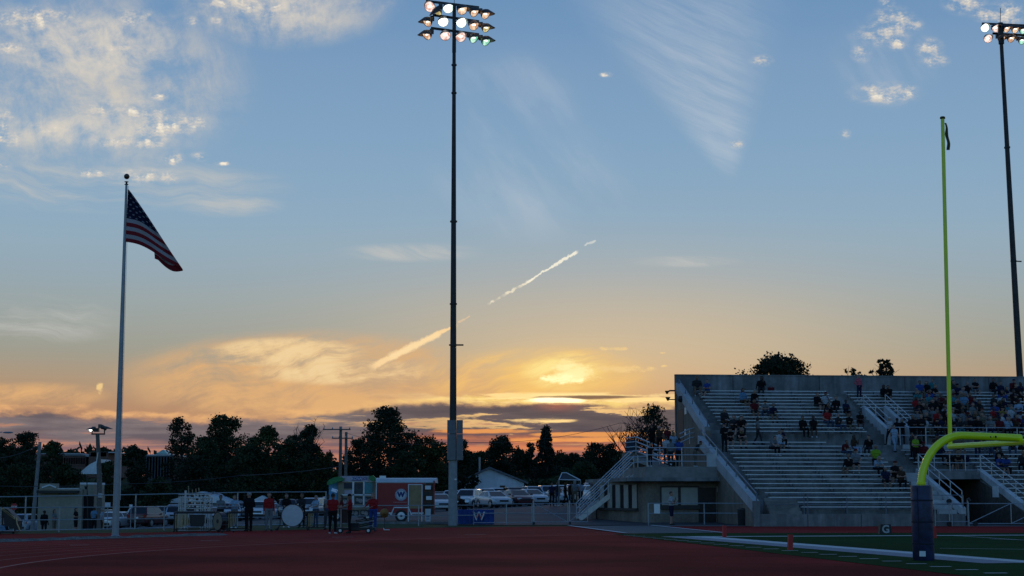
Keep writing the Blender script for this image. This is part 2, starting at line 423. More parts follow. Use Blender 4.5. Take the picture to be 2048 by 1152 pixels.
# ------------------------------------------------------------------ materials
MATS = {}
def mat(name, col, rough=0.6, metal=0.0, var=0.18, scale=4.0, bump=0.0, spec=0.4, coat=0.0, emit=None, es=1.0, coords='Object', var2=0.0, scale2=0.4, alpha=None, trans=0.0, streak=0.0):
    if name in MATS: return MATS[name]
    m = bpy.data.materials.new(name); m.use_nodes = True; nt = m.node_tree
    p = nt.nodes['Principled BSDF']; n = NB(nt)
    t = nt.nodes.new('ShaderNodeTexCoord')
    c4 = (col[0], col[1], col[2], 1.0)
    if var > 0:
        f = n.noise(t.outputs[coords], scale, 6, 0.6)
        lo = tuple(x * (1 - var) for x in col) + (1,); hi = tuple(min(1, x * (1 + var)) for x in col) + (1,)
        c = n.mix(n.ss(f, 0.3, 0.7), lo, hi)
        if var2 > 0:
            f2 = n.noise(t.outputs[coords], scale2, 4, 0.55)
            k = n.ss(f2, 0.35, 0.68, 1 - var2, 1 + var2 * 0.6)
            c = n.mix(1.0, c, n.vec(k, k, k), 'MULTIPLY')
        if streak > 0:                       # rain-washed vertical staining
            mp = nt.nodes.new('ShaderNodeMapping'); nt.links.new(t.outputs[coords], mp.inputs[0]); mp.inputs['Scale'].default_value = (1.6, 1.6, 0.16)
            f3 = n.noise(mp.outputs[0], 1.0, 6, 0.65); k3 = n.ss(f3, 0.38, 0.66, 1 - streak, 1.0)
            c = n.mix(1.0, c, n.vec(k3, k3, k3), 'MULTIPLY')
        nt.links.new(c, p.inputs['Base Color'])
        if bump > 0:
            bn = nt.nodes.new('ShaderNodeBump'); bn.inputs['Strength'].default_value = bump; bn.inputs['Distance'].default_value = 0.02
            nt.links.new(f, bn.inputs['Height']); nt.links.new(bn.outputs[0], p.inputs['Normal'])
    else:
        p.inputs['Base Color'].default_value = c4
    p.inputs['Roughness'].default_value = rough; p.inputs['Metallic'].default_value = metal
    p.inputs['Specular IOR Level'].default_value = spec
    if coat: p.inputs['Coat Weight'].default_value = coat; p.inputs['Coat Roughness'].default_value = 0.08
    if emit is not None:
        p.inputs['Emission Color'].default_value = (emit[0], emit[1], emit[2], 1); p.inputs['Emission Strength'].default_value = es
    if trans: p.inputs['Transmission Weight'].default_value = trans
    if alpha is not None: p.inputs['Alpha'].default_value = alpha
    MATS[name] = m
    return m
def lin(r, g, bl): return srgb(r, g, bl)[:3]

GALV = mat('galvanised_steel', (0.36, 0.38, 0.40), 0.45, 0.6, 0.15, 8)
ALU = mat('aluminium', (0.48, 0.50, 0.52), 0.38, 0.55, 0.10, 6)
CONC = mat('concrete', (0.255, 0.25, 0.245), 0.85, 0, 0.14, 3, 0.15, var2=0.22, scale2=0.5, streak=0.38)
CONC_D = mat('weathered_concrete', (0.24, 0.225, 0.205), 0.9, 0, 0.14, 3, 0.15, var2=0.2, scale2=0.4)
STUCCO = mat('tan_block', (0.25, 0.20, 0.155), 0.9, 0, 0.14, 6, 0.2, var2=0.2, scale2=0.7, streak=0.25)
BLACK = mat('black_paint', (0.018, 0.018, 0.02), 0.5, 0, 0.2, 6)
RUBBER = mat('black_rubber', (0.02, 0.02, 0.021), 0.75, 0, 0.2, 9)
WHITE = mat('white_paint', (0.78, 0.78, 0.76), 0.5, 0, 0.06, 5)
DARKST = mat('dark_bronze_steel', (0.045, 0.042, 0.042), 0.5, 0.5, 0.2, 3)
WOODP = mat('weathered_wood', (0.15, 0.125, 0.105), 0.85, 0, 0.25, 7)
GLASS = mat('dark_glass', (0.012, 0.014, 0.017), 0.06, 0, 0.0, spec=0.6)

# ------------------------------------------------------------------ ground
def grass_mat():
    return mat('grass', (0.045, 0.068, 0.026), 0.95, 0, 0.4, 14, 0.5, spec=0.1, var2=0.25, scale2=0.15)
xs = [-900, -600, -420, -300, -220, -170, -130, -110] + [x for x in range(-95, 100, 5)] + [110, 130, 170, 220, 300, 420, 600, 900]
ys = [-60, -20, 20, 50, 66] + [69 + 3 * i for i in range(20)] + [135, 150, 170, 190, 200, 215, 230, 250, 275, 300, 330, 360, 400, 440, 500, 600, 800, 1200, 2000, 4000]
g = MB(); W = len(xs)
for y in ys:
    for x in xs: g.v.append((x, y, ground_z(x, y)))
for j in range(len(ys) - 1):
    for i in range(W - 1): g.f.append((j * W + i, j * W + i + 1, (j + 1) * W + i + 1, (j + 1) * W + i)); g.m.append(0)
structure('ground', g, grass_mat(), sm=True)

def sheet(name, pts, z, m):
    mb = MB(); mb.face([(p[0], p[1], z) for p in pts]); return structure(name, mb, m)
def strip(mb, a, c, w0, w1=None, z=0.02):
    """flat stripe between two ground points"""
    w1 = w1 or w0; a, c = Vector(a), Vector(c); d = (c - a); d.z = 0; d.normalize(); q = Vector((-d.y, d.x, 0))
    mb.face([(p.x, p.y, z) for p in (a - q * w0 / 2, c - q * w1 / 2, c + q * w1 / 2, a + q * w0 / 2)])

RED = mat('red_track_rubber', (0.32, 0.025, 0.021), 0.95, 0, 0.22, 22, 0.3, spec=0.03, var2=0.22, scale2=0.12)
REDD = mat('worn_red_rubber', (0.29, 0.024, 0.020), 0.95, 0, 0.3, 18, 0.35, spec=0.03, var2=0.45, scale2=0.11)
LINE = mat('track_line_paint', (0.50, 0.16, 0.13), 0.8, 0, 0.2, 8)
WLINE = mat('field_line_paint', (0.62, 0.62, 0.60), 0.8, 0, 0.15, 5)
TURF = mat('artificial_turf', (0.024, 0.062, 0.016), 0.95, 0, 0.3, 30, 0.5, spec=0.02, var2=0.2, scale2=0.3)
GREYB = mat('grey_border', (0.29, 0.28, 0.31), 0.85, 0, 0.15, 5)
ASPH = mat('asphalt', (0.075, 0.076, 0.080), 0.85, 0, 0.25, 10, 0.3, spec=0.25, var2=0.2, scale2=0.2)
MATG = mat('grey_rubber_mat', (0.115, 0.112, 0.112), 0.9, 0, 0.2, 6, var2=0.15)

edge = [(0, 1068), (230, 1066), (480, 1062), (700, 1058), (900, 1055), (1140, 1053), (1500, 1053), (2400, 1053)]
pts = [(-70, -10), (60, -10)] + [tuple(G(*e)[:2]) for e in reversed(edge)] + [(-70, 62)]
sheet('running_track', pts, 0.004, RED)
BC = (20.0, 39.0)                                     # centre of the bend behind the goal
def ring(r, a0, a1, n=60): return [(BC[0] + r * math.cos(R(a0 + (a1 - a0) * i / n)), BC[1] + r * math.sin(R(a0 + (a1 - a0) * i / n))) for i in range(n + 1)]
sheet('end_apron', ring(31.3, 90, 270) , 0.008, REDD)
mb = MB()
for k in range(0, 9):
    r0 = 31.5 + 1.2 * k
    a, c = ring(r0 - (0.05 if k == 0 else 0.025), 100, 250), ring(r0 + (0.05 if k == 0 else 0.025), 100, 250)
    for i in range(len(a) - 1): mb.face([(p[0], p[1], 0.012) for p in (a[i], c[i], c[i + 1], a[i + 1])])
structure('track_lane_lines', mb, LINE)
mb = MB()
for (u0, u1, v) in ((140, 178, 1091), (400, 442, 1082), (664, 706, 1075), (930, 972, 1070)):
    strip(mb, G(u0, v), G(u1, v - 0.3), 0.09, z=0.016)
structure('track_marks', mb, WLINE)
GRAV = mat('pale_gravel', (0.155, 0.135, 0.12), 0.95, 0, 0.6, 16, 1.0, var2=0.3, scale2=2.0)
mb = MB(); rg = random.Random(4)
a, c = ring(40.9, 140, 176, 90), ring(42.0, 140, 176, 90)
n = len(a)
for i in range(n):
    for k in range(6):
        t = k / 5.0
        mb.v.append((a[i][0] * (1 - t) + c[i][0] * t, a[i][1] * (1 - t) + c[i][1] * t, 0.012 + (0.09 * math.sin(math.pi * t) * rg.uniform(0.3, 1.2))))
for i in range(n - 1):
    for k in range(5): mb.f.append((i * 6 + k, i * 6 + k + 1, (i + 1) * 6 + k + 1, (i + 1) * 6 + k)); mb.m.append(0)
o = put('gravel', mb, GRAV); o['kind'] = 'stuff'

# turf field and its lines
tl = [G(1226, 1069), G(1904, 1150)]
d = (tl[1] - tl[0]).normalized()
sheet('turf_field', [tl[0][:2], tuple((tl[1] + d * 12)[:2]), (60, 20), tuple(G(2600, 1066)[:2]), tuple(G(1300, 1067)[:2])], 0.016, TURF)
mb = MB(); strip(mb, G(1392, 1073.5), G(2080, 1127), 0.85, 0.62, 0.020); structure('end_line', mb, WLINE)
mb = MB()
e0, e1 = G(1392, 1073.5), G(2080, 1127); dd = (e1 - e0).normalized(); q = Vector((-dd.y, dd.x, 0))
strip(mb, e0 - q * 0.95, e1 - q * 0.90 , 1.0, 1.15, 0.020); structure('end_line_border', mb, GREYB)  # greyer strip along the outer side of the white end line
mb = MB(); strip(mb, G(1400, 1074.4), G(2100, 1071.0), 0.75, z=0.024); structure('sideline', mb, WLINE)
mb = MB(); strip(mb, G(1880, 1098), G(2120, 1101), 0.10, z=0.024); strip(mb, G(1980, 1079), G(2100, 1083), 0.12, z=0.024)
strip(mb, G(1905, 1072.5), G(2070, 1083), 0.10, z=0.028); structure('field_hash_lines', mb, WLINE)
mb = MB()
DV = [(1259, 1071.5), (1444, 1090), (1614, 1105.5), (1829, 1128.5), (1976, 1146)]
dp = [G(*p) for p in DV]
Ld = [0]
for i in range(4): Ld.append(Ld[-1] + (dp[i + 1] - dp[i]).length)
tt = 0.0
while tt < Ld[-1] + 2:
    i = max(k for k in range(4) if Ld[k] <= min(tt, Ld[-1] - 1e-6)); f = (tt - Ld[i]) / (Ld[i + 1] - Ld[i])
    p = dp[i].lerp(dp[i + 1], f); dr = (dp[i + 1] - dp[i]).normalized()
    q = Vector((1, 0.08, 0)).normalized()
    strip(mb, p - q * 0.24, p + q * 0.24, 0.17, z=0.020)
    tt += 1.52
structure('boundary_dashes', mb, WLINE)
# grey crossing mat with its pale edge strips
sheet('track_crossing_mat', [tuple(G(*p)[:2]) for p in ((1140, 1052.3), (1302, 1051.5), (1446, 1066), (1250, 1068))], 0.020, MATG)
mb = MB(); strip(mb, G(1138, 1052.5), G(1250, 1067.5), 0.22, z=0.04); strip(mb, G(1302, 1051.6), G(1448, 1067), 0.22, z=0.04)
structure('mat_edge_strips', mb, WLINE)
sheet('stand_apron', [tuple(G(*p)[:2]) for p in ((1302, 1052.6), (2400, 1053.2), (2400, 1047), (1302, 1047))], 0.012, mat('apron_concrete', (0.17, 0.165, 0.165), 0.9, 0, 0.15, 3, var2=0.15))

# asphalt of the car park, following the slope
def front_y(x):
    if x > -3.2: return 86.9
    if x > -14: return 91.5
    return 91.5 + min(14.0, (-14 - x) * 1.2)
mb = MB(); xx = [-110 + 2.5 * i for i in range(56)]; NY = 26
for x in xx:
    for j in range(NY + 1):
        t = j / NY; y = front_y(x) + (205 - front_y(x)) * t ** 1.3
        mb.v.append((x, y, ground_z(x, y) + 0.03))
for i in range(len(xx) - 1):
    for j in range(NY):
        a = i * (NY + 1) + j; mb.f.append((a, a + NY + 1, a + NY + 2, a + 1)); mb.m.append(0)
structure('parking_lot', mb, ASPH, sm=True)
mb = MB()
for (x0, x1) in ((-14, -3.4),):
    mb.span((x0, 91.2, -0.05), (x1, 91.45, 0.14))
structure('kerb', mb, CONC)

# ------------------------------------------------------------------ grandstand
PHI = 0.085
SO = Vector((12.56, 83.9, 0.0))
E1 = Vector((math.cos(PHI), math.sin(PHI), 0)); E2 = Vector((-math.sin(PHI), math.cos(PHI), 0))
def SW(s_, t_, z_=0.0): return SO + E1 * s_ + E2 * t_ + Vector((0, 0, z_))
def s_of(u, t):                       # s where the pixel column u meets distance t behind the stand front
    k = (u - 1024.0) / F              # X/Y ; X = SO.x + s c - t s', Y = SO.y + s s' + t c
    cx, sx = math.cos(PHI), math.sin(PHI)
    return (k * (SO.y + t * cx) - SO.x + t * sx) / (cx - k * sx)
TR, RI = 0.72, 0.252                  # tread, rise
LOW_T = [1.5 + TR * i for i in range(16)]; LOW_Z = [1.02 + RI * i for i in range(16)]      # seat tops, lower tier
UP_T = [14.2 + TR * i for i in range(13)]; UP_Z = [5.53 + RI * i for i in range(13)]
SH = 0.42                             # seat above its step
S_END = 27.0
stand = thing('grandstand', 'long concrete grandstand with metal bench rows facing the turf field', 'grandstand', SO, PHI)
def terrace_profile(rows_t, rows_z, i0, t_front, z_front, t_back, z_back, z_bot):
    """stepped outline (t, z) of a bank of steps"""
    pr = [(t_front, z_bot), (t_front, z_front)]
    z = z_front
    for i in range(i0, len(rows_t)):
        tf = rows_t[i] + 0.20                # riser stands just behind the seat
        pr.append((tf, z)); z = rows_z[i] - SH + RI; pr.append((tf, z))
    pr += [(t_back, z), (t_back, z_bot)]
    return pr
YZ = Matrix(((0, 0, 1, 0), (1, 0, 0, 0), (0, 1, 0, 0), (0, 0, 0, 1)))     # (t, z, s) -> (s, t, z)
def ext(mb, prof, s0, s1): mb.prism(prof, s0, s1, YZ)
zf = LOW_Z[0] - SH
mb = MB()
low = terrace_profile(LOW_T, LOW_Z, 0, 0.25, zf, 13.9, 4.62, -0.2)
ext(mb, low, 0.25, 11.30); ext(mb, low, 14.75, S_END)
ext(mb, terrace_profile(LOW_T, LOW_Z, 8, 7.0, 2.98, 13.9, 4.62, 2.52), 11.30, 14.75)
put('lower_terrace', mb, CONC, stand)
mb = MB()
up = terrace_profile(UP_T, UP_Z, 0, 13.9, 4.62, 23.8, 8.2, -0.2)
ext(mb, up, 0.75, 11.75); ext(mb, up, 13.35, S_END)
ext(mb, terrace_profile(UP_T, UP_Z, 6, 18.8, 6.85, 23.8, 8.2, 3.0), 11.75, 13.35)
mb.span((11.75, 13.9, 4.4), (13.35, 18.8, 4.62))
put('upper_terrace', mb, CONC, stand)
mb = MB(); mb.span((0.45, 23.8, -0.2), (S_END, 24.1, 9.62)); 
mb.span((0.45, 23.76, 9.62), (S_END, 24.14, 9.70))
put('back_wall', mb, CONC, stand)
JNT = mat('joint_filler', (0.07, 0.07, 0.07), 0.9)
for s_ in (4.4, 10.35, 16.3, 22.2): mb = MB(); mb.span((s_ - 0.025, 23.785, 8.2), (s_ + 0.025, 23.80, 9.6)); put('wall_joint', mb, JNT, stand)
mb = MB(); mb.span((0.26, 0.0, -0.2), (11.3, 0.25, zf + 0.04)); mb.span((14.75, 0.0, -0.2), (S_END, 0.25, zf + 0.04)); put('front_wall', mb, CONC, stand)
for s_ in (2.85, 5.7, 8.5, 17.0, 20.0): mb = MB(); mb.span((s_ - 0.02, -0.008, 0.0), (s_ + 0.02, 0.0, zf + 0.02)); put('wall_joint', mb, JNT, stand)
mb = MB(); mb.prism([(0.3, -0.2), (14.0, -0.2), (14.0, 4.6), (0.3, 0.7)], 0.02, 0.25, YZ)
mb.prism([(14.0, -0.2), (23.8, -0.2), (23.8, 9.0), (14.0, 5.5)], 0.52, 0.75, YZ); put('end_wall', mb, STUCCO, stand)
# sloping parapets at the open end
def parapet(name, p0, p1, s_, th, h):
    mb = MB(); mb.prism([(p0[0], p0[1] - h), (p1[0], p1[1] - h), (p1[0], p1[1]), (p0[0], p0[1])], s_, s_ + th, YZ)
    return put(name, mb, mat('pale_concrete', (0.44, 0.44, 0.44), 0.8, 0, 0.1, 3, var2=0.15), stand)
parapet('parapet', (0.0, 1.30), (14.2, 5.22), -0.02, 0.34, 0.62)
parapet('parapet', (14.4, 5.75), (23.79, 9.12), 0.46, 0.36, 0.62)
mb = MB(); mb.span((-0.02, -0.05, -0.2), (0.32, 0.24, 1.32)); put('parapet_post', mb, CONC, stand); mb = MB(); mb.span((0.46, 14.2, 4.62), (0.82, 14.4, 5.78)); put('parapet_post', mb, CONC, stand)
def rail_run(mb, pts, h, levels, r=0.025, posts=True, step=2.0):
    """pipe railing above a line of base points"""
    for a, c in zip(pts[:-1], pts[1:]):
        a, c = Vector(a), Vector(c)
        for l in levels: mb.tube([a + Vector((0, 0, h * l)), c + Vector((0, 0, h * l))], r, 6)
        if posts:
            n = max(1, int(round((c - a).length / step)))
            for k in range(n + 1):
                p = a.lerp(c, k / n); mb.tube([p, p + Vector((0, 0, h))], r * 1.05, 6)
BLUEST = mat('blue_grey_rail_paint', (0.16, 0.19, 0.23), 0.5, 0.2, 0.12, 6)
mb = MB(); rail_run(mb, [(0.18, 0.1, 1.3), (0.18, 14.1, 5.2)], 0.42, (1.0,), 0.035, True, 2.3); put('handrail', mb, BLUEST, stand)
mb = MB(); rail_run(mb, [(0.66, 14.5, 5.76), (0.66, 23.6, 9.02)], 0.32, (1.0,), 0.035, True, 2.3); put('handrail', mb, BLUEST, stand)
BALU = mat('bench_aluminium', (0.68, 0.69, 0.70), 0.45, 0.25, 0.08, 6)
BRKT = mat('bench_bracket_steel', (0.10, 0.11, 0.12), 0.6, 0.3, 0.1, 6)
# bench planks, each with its brackets
def bench(i, t, z, s0, s1):
    mb = MB(); mb.span((s0, t - 0.13, z - 0.045), (s1, t + 0.13, z))
    n = max(2, int((s1 - s0) / 1.8) + 1)
    mb.mat = 1
    for k in range(n):
        s_ = s0 + 0.25 + (s1 - s0 - 0.5) * k / (n - 1)
        mb.span((s_ - 0.02, t - 0.02, z - SH + 0.002), (s_ + 0.02, t + 0.08, z - 0.045))
    return put('bench', mb, [BALU, BRKT], stand)
LOW_BENCH = []; UP_BENCH = []
for i in range(16):
    s0 = 2.9 if i < 2 else (1.1 if i > 3 else 1.5)
    LOW_BENCH.append((s0, 10.0 if i < 14 else (9.0 if i == 14 else 7.4)))
    bench(i, LOW_T[i], LOW_Z[i], *LOW_BENCH[-1])
    if i >= 10 and i < 14: bench(i, LOW_T[i], LOW_Z[i], 11.6, 14.7)
    if i < 14: bench(i, LOW_T[i], LOW_Z[i], 15.0, S_END - 0.3)
for i in range(13):
    UP_BENCH.append((1.7, 10.5))
    bench(i, UP_T[i], UP_Z[i], 1.7, 10.5)
    bench(i, UP_T[i], UP_Z[i], 11.75 if i >= 7 else 13.7, S_END - 0.3)
# corner steps at the front left
mb = MB()
for k in range(5): mb.span((0.9, 0.26 + 0.28 * k, zf + 0.001), (2.6, 0.26 + 0.28 * k + 0.30, zf + 0.02 + 0.17 * (k + 1)))
put('corner_steps', mb, CONC_D, stand)
# railing along the front wall
mb = MB(); rail_run(mb, [(2.9, 0.12, zf + 0.04), (11.25, 0.12, zf + 0.04)], 0.98, (1.0, 0.5), 0.022, True, 2.2)
for k in range(3): mb.tube([(0.95 + 0.0, 0.3, zf + 0.55 + 0.25 * k), (2.75, 0.3, zf + 0.55 + 0.25 * k)], 0.02, 6)
mb.tube([(2.75, 0.3, zf), (2.75, 0.3, zf + 1.15)], 0.025, 6)
put('front_railing', mb, BLUEST, stand)
# cross walk wall and railing of the right block
PALE = mat('whitewashed_concrete', (0.52, 0.52, 0.51), 0.8, 0, 0.1, 3, var2=0.2, scale2=0.8)
mb = MB(); mb.span((12.2, 12.35, 3.9), (S_END, 12.5, 4.66)); put('walkway_wall', mb, PALE, stand)
mb = MB(); rail_run(mb, [(11.75, 12.42, 4.62), (S_END, 12.42, 4.62)], 1.08, (1.0, 0.55), 0.026, True, 1.9)
mb.tube([(12.05, 12.42, 4.62), (12.05, 12.42, 5.7)], 0.03, 6); put('walkway_railing', mb, ALU, stand)
# upper passage with its side walls and rails
mb = MB(); mb.prism([(13.95, 4.6), (18.8, 4.6), (18.8, 7.35), (13.95, 5.65)], 11.72, 11.97, YZ); mb.prism([(13.95, 4.6), (18.8, 4.6), (18.8, 7.35), (13.95, 5.65)], 13.15, 13.4, YZ)
put('passage_wall', mb, PALE, stand)
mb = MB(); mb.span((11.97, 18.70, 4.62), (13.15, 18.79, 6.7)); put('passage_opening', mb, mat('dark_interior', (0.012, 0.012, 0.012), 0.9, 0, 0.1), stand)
mb = MB()
for s_ in (11.85, 13.28): rail_run(mb, [(s_, 14.0, 5.65), (s_, 18.8, 7.35)], 0.75, (1.0, 0.5), 0.024, True, 2.4)
put('passage_railing', mb, ALU, stand)
# field-level tunnel through the lower tier
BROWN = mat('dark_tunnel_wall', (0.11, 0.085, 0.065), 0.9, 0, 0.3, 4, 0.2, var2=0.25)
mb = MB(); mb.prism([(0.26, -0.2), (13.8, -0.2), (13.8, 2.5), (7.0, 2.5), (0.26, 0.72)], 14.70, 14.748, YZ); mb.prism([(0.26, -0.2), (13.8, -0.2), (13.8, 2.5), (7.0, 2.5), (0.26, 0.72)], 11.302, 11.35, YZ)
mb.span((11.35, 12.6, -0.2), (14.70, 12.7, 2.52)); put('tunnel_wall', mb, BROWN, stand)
mb = MB(); mb.prism([(0.05, 0.55), (7.0, 2.75), (7.0, 3.12), (0.05, 0.95)], 14.70, 15.0, YZ); mb.prism([(0.05, 0.55), (7.0, 2.75), (7.0, 3.12), (0.05, 0.95)], 11.10, 11.36, YZ)
put('tunnel_parapet', mb, PALE, stand)
mb = MB(); mb.span((11.30, 6.6, 2.52), (14.75, 7.05, 2.97)); put('tunnel_lintel', mb, CONC, stand)
mb = MB(); rail_run(mb, [(14.85, 0.2, 1.0), (14.85, 6.9, 3.1)], 0.85, (1.0, 0.55), 0.024, True, 1.9); rail_run(mb, [(11.22, 0.2, 1.0), (11.22, 6.9, 3.1)], 0.85, (1.0, 0.55), 0.024, True, 1.9)
rail_run(mb, [(11.22, 6.8, 2.98), (14.85, 6.8, 2.98)], 0.95, (1.0, 0.5, 0.06), 0.024, True, 0.95); put('tunnel_railing', mb, ALU, stand)
mb = MB()
for k in range(9): mb.span((10.1, 0.6 + 0.72 * k, zf + RI * (k + 0.5) - 0.12), (11.08, 0.6 + 0.72 * k + 0.35, zf + RI * (k + 0.5) + 0.13))
put('aisle_steps', mb, PALE, stand)
mb = MB(); mb.span((14.66, 3.9, 1.5), (14.698, 4.75, 2.1)); put('notice', mb, WHITE, stand, 'small white notice on the tunnel wall')
# floodlamps and door on the end wall
mb = MB(); mb.span((0.50, 21.4, 5.1), (0.53, 23.3, 7.25)); put('door', mb, mat('dark_door', (0.03, 0.024, 0.02), 0.6), stand)
mb = MB(); mb.span((0.49, 20.3, 6.85), (0.515, 20.9, 7.3)); put('notice', mb, WHITE, stand); mb = MB(); mb.span((0.49, 20.6, 5.5), (0.515, 21.0, 5.9)); put('notice', mb, WHITE, stand)
mb = MB(); mb.sphere((0.38, 21.6, 7.9), (0.2, 0.2, 0.22), 10, 6); put('wall_lamp', mb, BLACK, stand)
mb = MB(); mb.tube([(0.45, 23.9, 8.6), (0.1, 23.9, 8.6), (-0.1, 23.7, 8.5)], 0.06, 6); mb.lathe([(0.05, -0.1), (0.16, 0.12)], 8, (-0.15, 23.6, 8.45)); put('loudspeaker', mb, BLACK, stand)
mb = MB(); mb.lathe([(0.05, -0.1), (0.18, 0.15)], 8, (-0.1, 23.6, 8.0)); mb.tube([(0.45, 23.9, 8.0), (-0.1, 23.7, 8.0)], 0.04, 6); put('loudspeaker', mb, BLACK, stand)

# ------------------------------------------------------------------ concession building beside the stand
bld = thing('concession_building', 'low tan block concession building with flat roof deck beside the grandstand', 'building', SO, PHI)
def sv(u, v, t):                      # local (s, t, z) of a pixel on the plane t = const
    s_ = s_of(u, t); w = SW(s_, t); return Vector((s_, t, P(u, v, w.y).z))
BT = 9.0
L0 = s_of(1289, BT); R0 = s_of(1462, BT)
mb = MB(); mb.span((L0, BT, -0.3), (0.0, 33.0, 2.40)); put('block_wall', mb, STUCCO, bld)
mb = MB(); mb.prism([(L0 - 1.15, BT - 0.9), (0.05, BT - 0.9), (0.05, 21), (L0 - 1.9, 21)], 2.41, 2.62); 
put('roof_slab', mb, CONC, bld)
mb = MB(); mb.span((L0 - 0.05, BT - 0.25, 2.621), (0.04, 22.5, 2.93)); mb.span((L0 + 0.02, BT - 0.15, 2.93), (0.04, 22.5, 3.25)); put('deck', mb, CONC_D, bld)
# window with bars
w0, w1 = sv(1247, 974, BT), sv(1282, 1012, BT)
CREAM = mat('cream_shutter', (0.40, 0.37, 0.31), 0.7, 0, 0.08, 4)
BRICKD = mat('dark_sill', (0.06, 0.05, 0.045), 0.8)
# left-hand window sits on the angled side bay
bay = MB(); q0 = s_of(1222, BT + 6)
bay.prism([(L0 - 2.3, BT + 6.5), (L0 + 0.002, BT + 0.002), (L0 + 0.002, BT + 6.5)], -0.3, 2.41); put('side_bay', bay, STUCCO, bld)
ax = Vector((L0 - 2.3, BT + 6.5, 0)); bx = Vector((L0, BT, 0)); ad = (bx - ax).normalized(); an = Vector((-ad.y, ad.x, 0)) * -1
if an.y > 0: an = -an
fr = MB(); ps = ax.lerp(bx, 0.18) + an * 0.01; pe = ax.lerp(bx, 0.86) + an * 0.01
win = MB()
win.bar(ps + Vector((0, 0, 1.55)) , pe + Vector((0, 0, 1.55)), 0.06, 1.35); wo_ = put('window', win, mat('dark_interior', (0.012, 0.012, 0.012)), bld)
for k in range(5):
    bm_ = MB(); c0 = ps.lerp(pe, (k + 0.10) / 4.6) + an * 0.05; c1 = ps.lerp(pe, (k + 0.62) / 4.6) + an * 0.05
    bm_.bar(c0 + Vector((0, 0, 1.55)), c1 + Vector((0, 0, 1.55)), 0.04, 1.36); put('shutter_bar', bm_, CREAM, wo_)
sl_ = MB(); sl_.bar(ps - ad * 0.15 + an * 0.08 + Vector((0, 0, 0.80)), pe + ad * 0.1 + an * 0.08 + Vector((0, 0, 0.80)), 0.2, 0.14); put('sill', sl_, BRICKD, wo_)
# serving hatches and doorway on the front
for (u0, u1) in ((1320.5, 1353), (1358.5, 1392)):
    a, c = sv(u0, 975, BT), sv(u1, 1010, BT)
    mb = MB(); mb.span((a.x, BT - 0.04, c.z), (c.x, BT + 0.02, a.z)); h = put('serving_hatch', mb, CREAM, bld)
    mb = MB()
    for (lo, hi) in (((a.x - 0.08, BT - 0.06, c.z - 0.06), (a.x, BT, a.z + 0.1)), ((c.x, BT - 0.06, c.z - 0.06), (c.x + 0.08, BT, a.z + 0.1)), ((a.x, BT - 0.06, a.z), (c.x, BT, a.z + 0.1))): mb.span(lo, hi)
    put('frame', mb, BRICKD, h)
a, c = sv(1318, 1011, BT), sv(1396, 1018, BT); mb = MB(); mb.span((a.x, BT - 0.16, c.z), (c.x, BT - 0.001, a.z)); put('counter', mb, BRICKD, bld)
a, c = sv(1393.5, 975, BT), sv(1428, 1046, BT); mb = MB(); mb.span((a.x, BT - 0.03, 0.0), (c.x, BT + 0.02, a.z)); put('doorway', mb, mat('dark_door', (0.03, 0.024, 0.02)), bld)
mb = MB(); mb.tube([sv(1437, 985, BT - 0.08), sv(1437, 1045, BT - 0.08)], 0.06, 8); mb.tube([sv(1441, 985, BT - 0.08), sv(1441, 1022, BT - 0.08)], 0.04, 8); put('downpipe', mb, WHITE, bld)
a, c = sv(1430, 972, BT), sv(1440, 984, BT); mb = MB(); mb.span((a.x, BT - 0.2, c.z), (c.x, BT - 0.001, a.z)); put('meter_box', mb, GALV, bld)
mb = MB(); mb.tube([ax + an * 0.1 + Vector((0, 0, 2.35)), ax.lerp(bx, 0.14) + an * 0.1 + Vector((0, 0, 2.1)), ax.lerp(bx, 0.14) + an * 0.1 + Vector((0, 0, 0.1))], 0.05, 6); put('downpipe', mb, BLACK, bld)
# deck railing
mb = MB(); rail_run(mb, [(L0 + 0.1, BT - 0.05, 3.25), (0.0, BT - 0.05, 3.25)], 1.08, (1.0, 0.62, 0.28), 0.03, True, 2.6); put('deck_railing', mb, ALU, bld)
a, c = sv(1411, 907, BT - 0.1), sv(1431, 934, BT - 0.1); mb = MB(); mb.span((a.x, BT - 0.14, c.z), (c.x, BT - 0.11, a.z)); put('deck_panel', mb, PALE, bld)
# back landing with brick pier and dark screen
mb = MB(); a, c = sv(1247, 905, 24), sv(1290, 975, 24); mb.span((a.x, 23.0, 0), (c.x, 25.0, a.z - 0.05)); put('landing_pier', mb, STUCCO, bld)
mb = MB(); a, c = sv(1251, 880, 23), sv(1272, 904, 23); mb.span((a.x, 22.97, c.z), (c.x, 23.0, a.z)); put('landing_screen', mb, mat('dark_blue_screen', (0.03, 0.05, 0.08), 0.8), bld)
mb = MB()
for k in range(4):
    p0, p1, p2 = sv(1249, 876 + 9.5 * k, 22.9), sv(1271, 874 + 9.5 * k, 22.9), sv(1343, 903 + 9.0 * k, 19.0)
    mb.tube([p0, p1, p2], 0.045, 6)
for (u, v, t) in ((1271, 874, 22.9), (1294, 884, 21.6), (1318, 893, 20.3), (1343, 903, 19.0)):
    p = sv(u, v, t); mb.tube([p, p - Vector((0, 0, 1.15))], 0.035, 6)
put('back_stair_railing', mb, ALU, bld)
mb = MB(); p1, p2 = sv(1271, 910, 22.9), sv(1343, 938, 19.0); mb.prism([(0, 0), (1, 0), (1, 0.2), (0, 0.2)], 0, 0.01); mb = MB(); mb.bar(p1 + Vector((0, 0.6, -0.1)), p2 + Vector((0, 0.6, -0.1)), 1.2, 0.2); put('back_stair', mb, CONC_D, bld)
mb = MB()
for k in range(3): mb.tube([sv(1358, 868 + 9 * k, 18), sv(1378, 858 + 9 * k, 18), sv(1395, 855 + 9 * k, 18)], 0.045, 6)
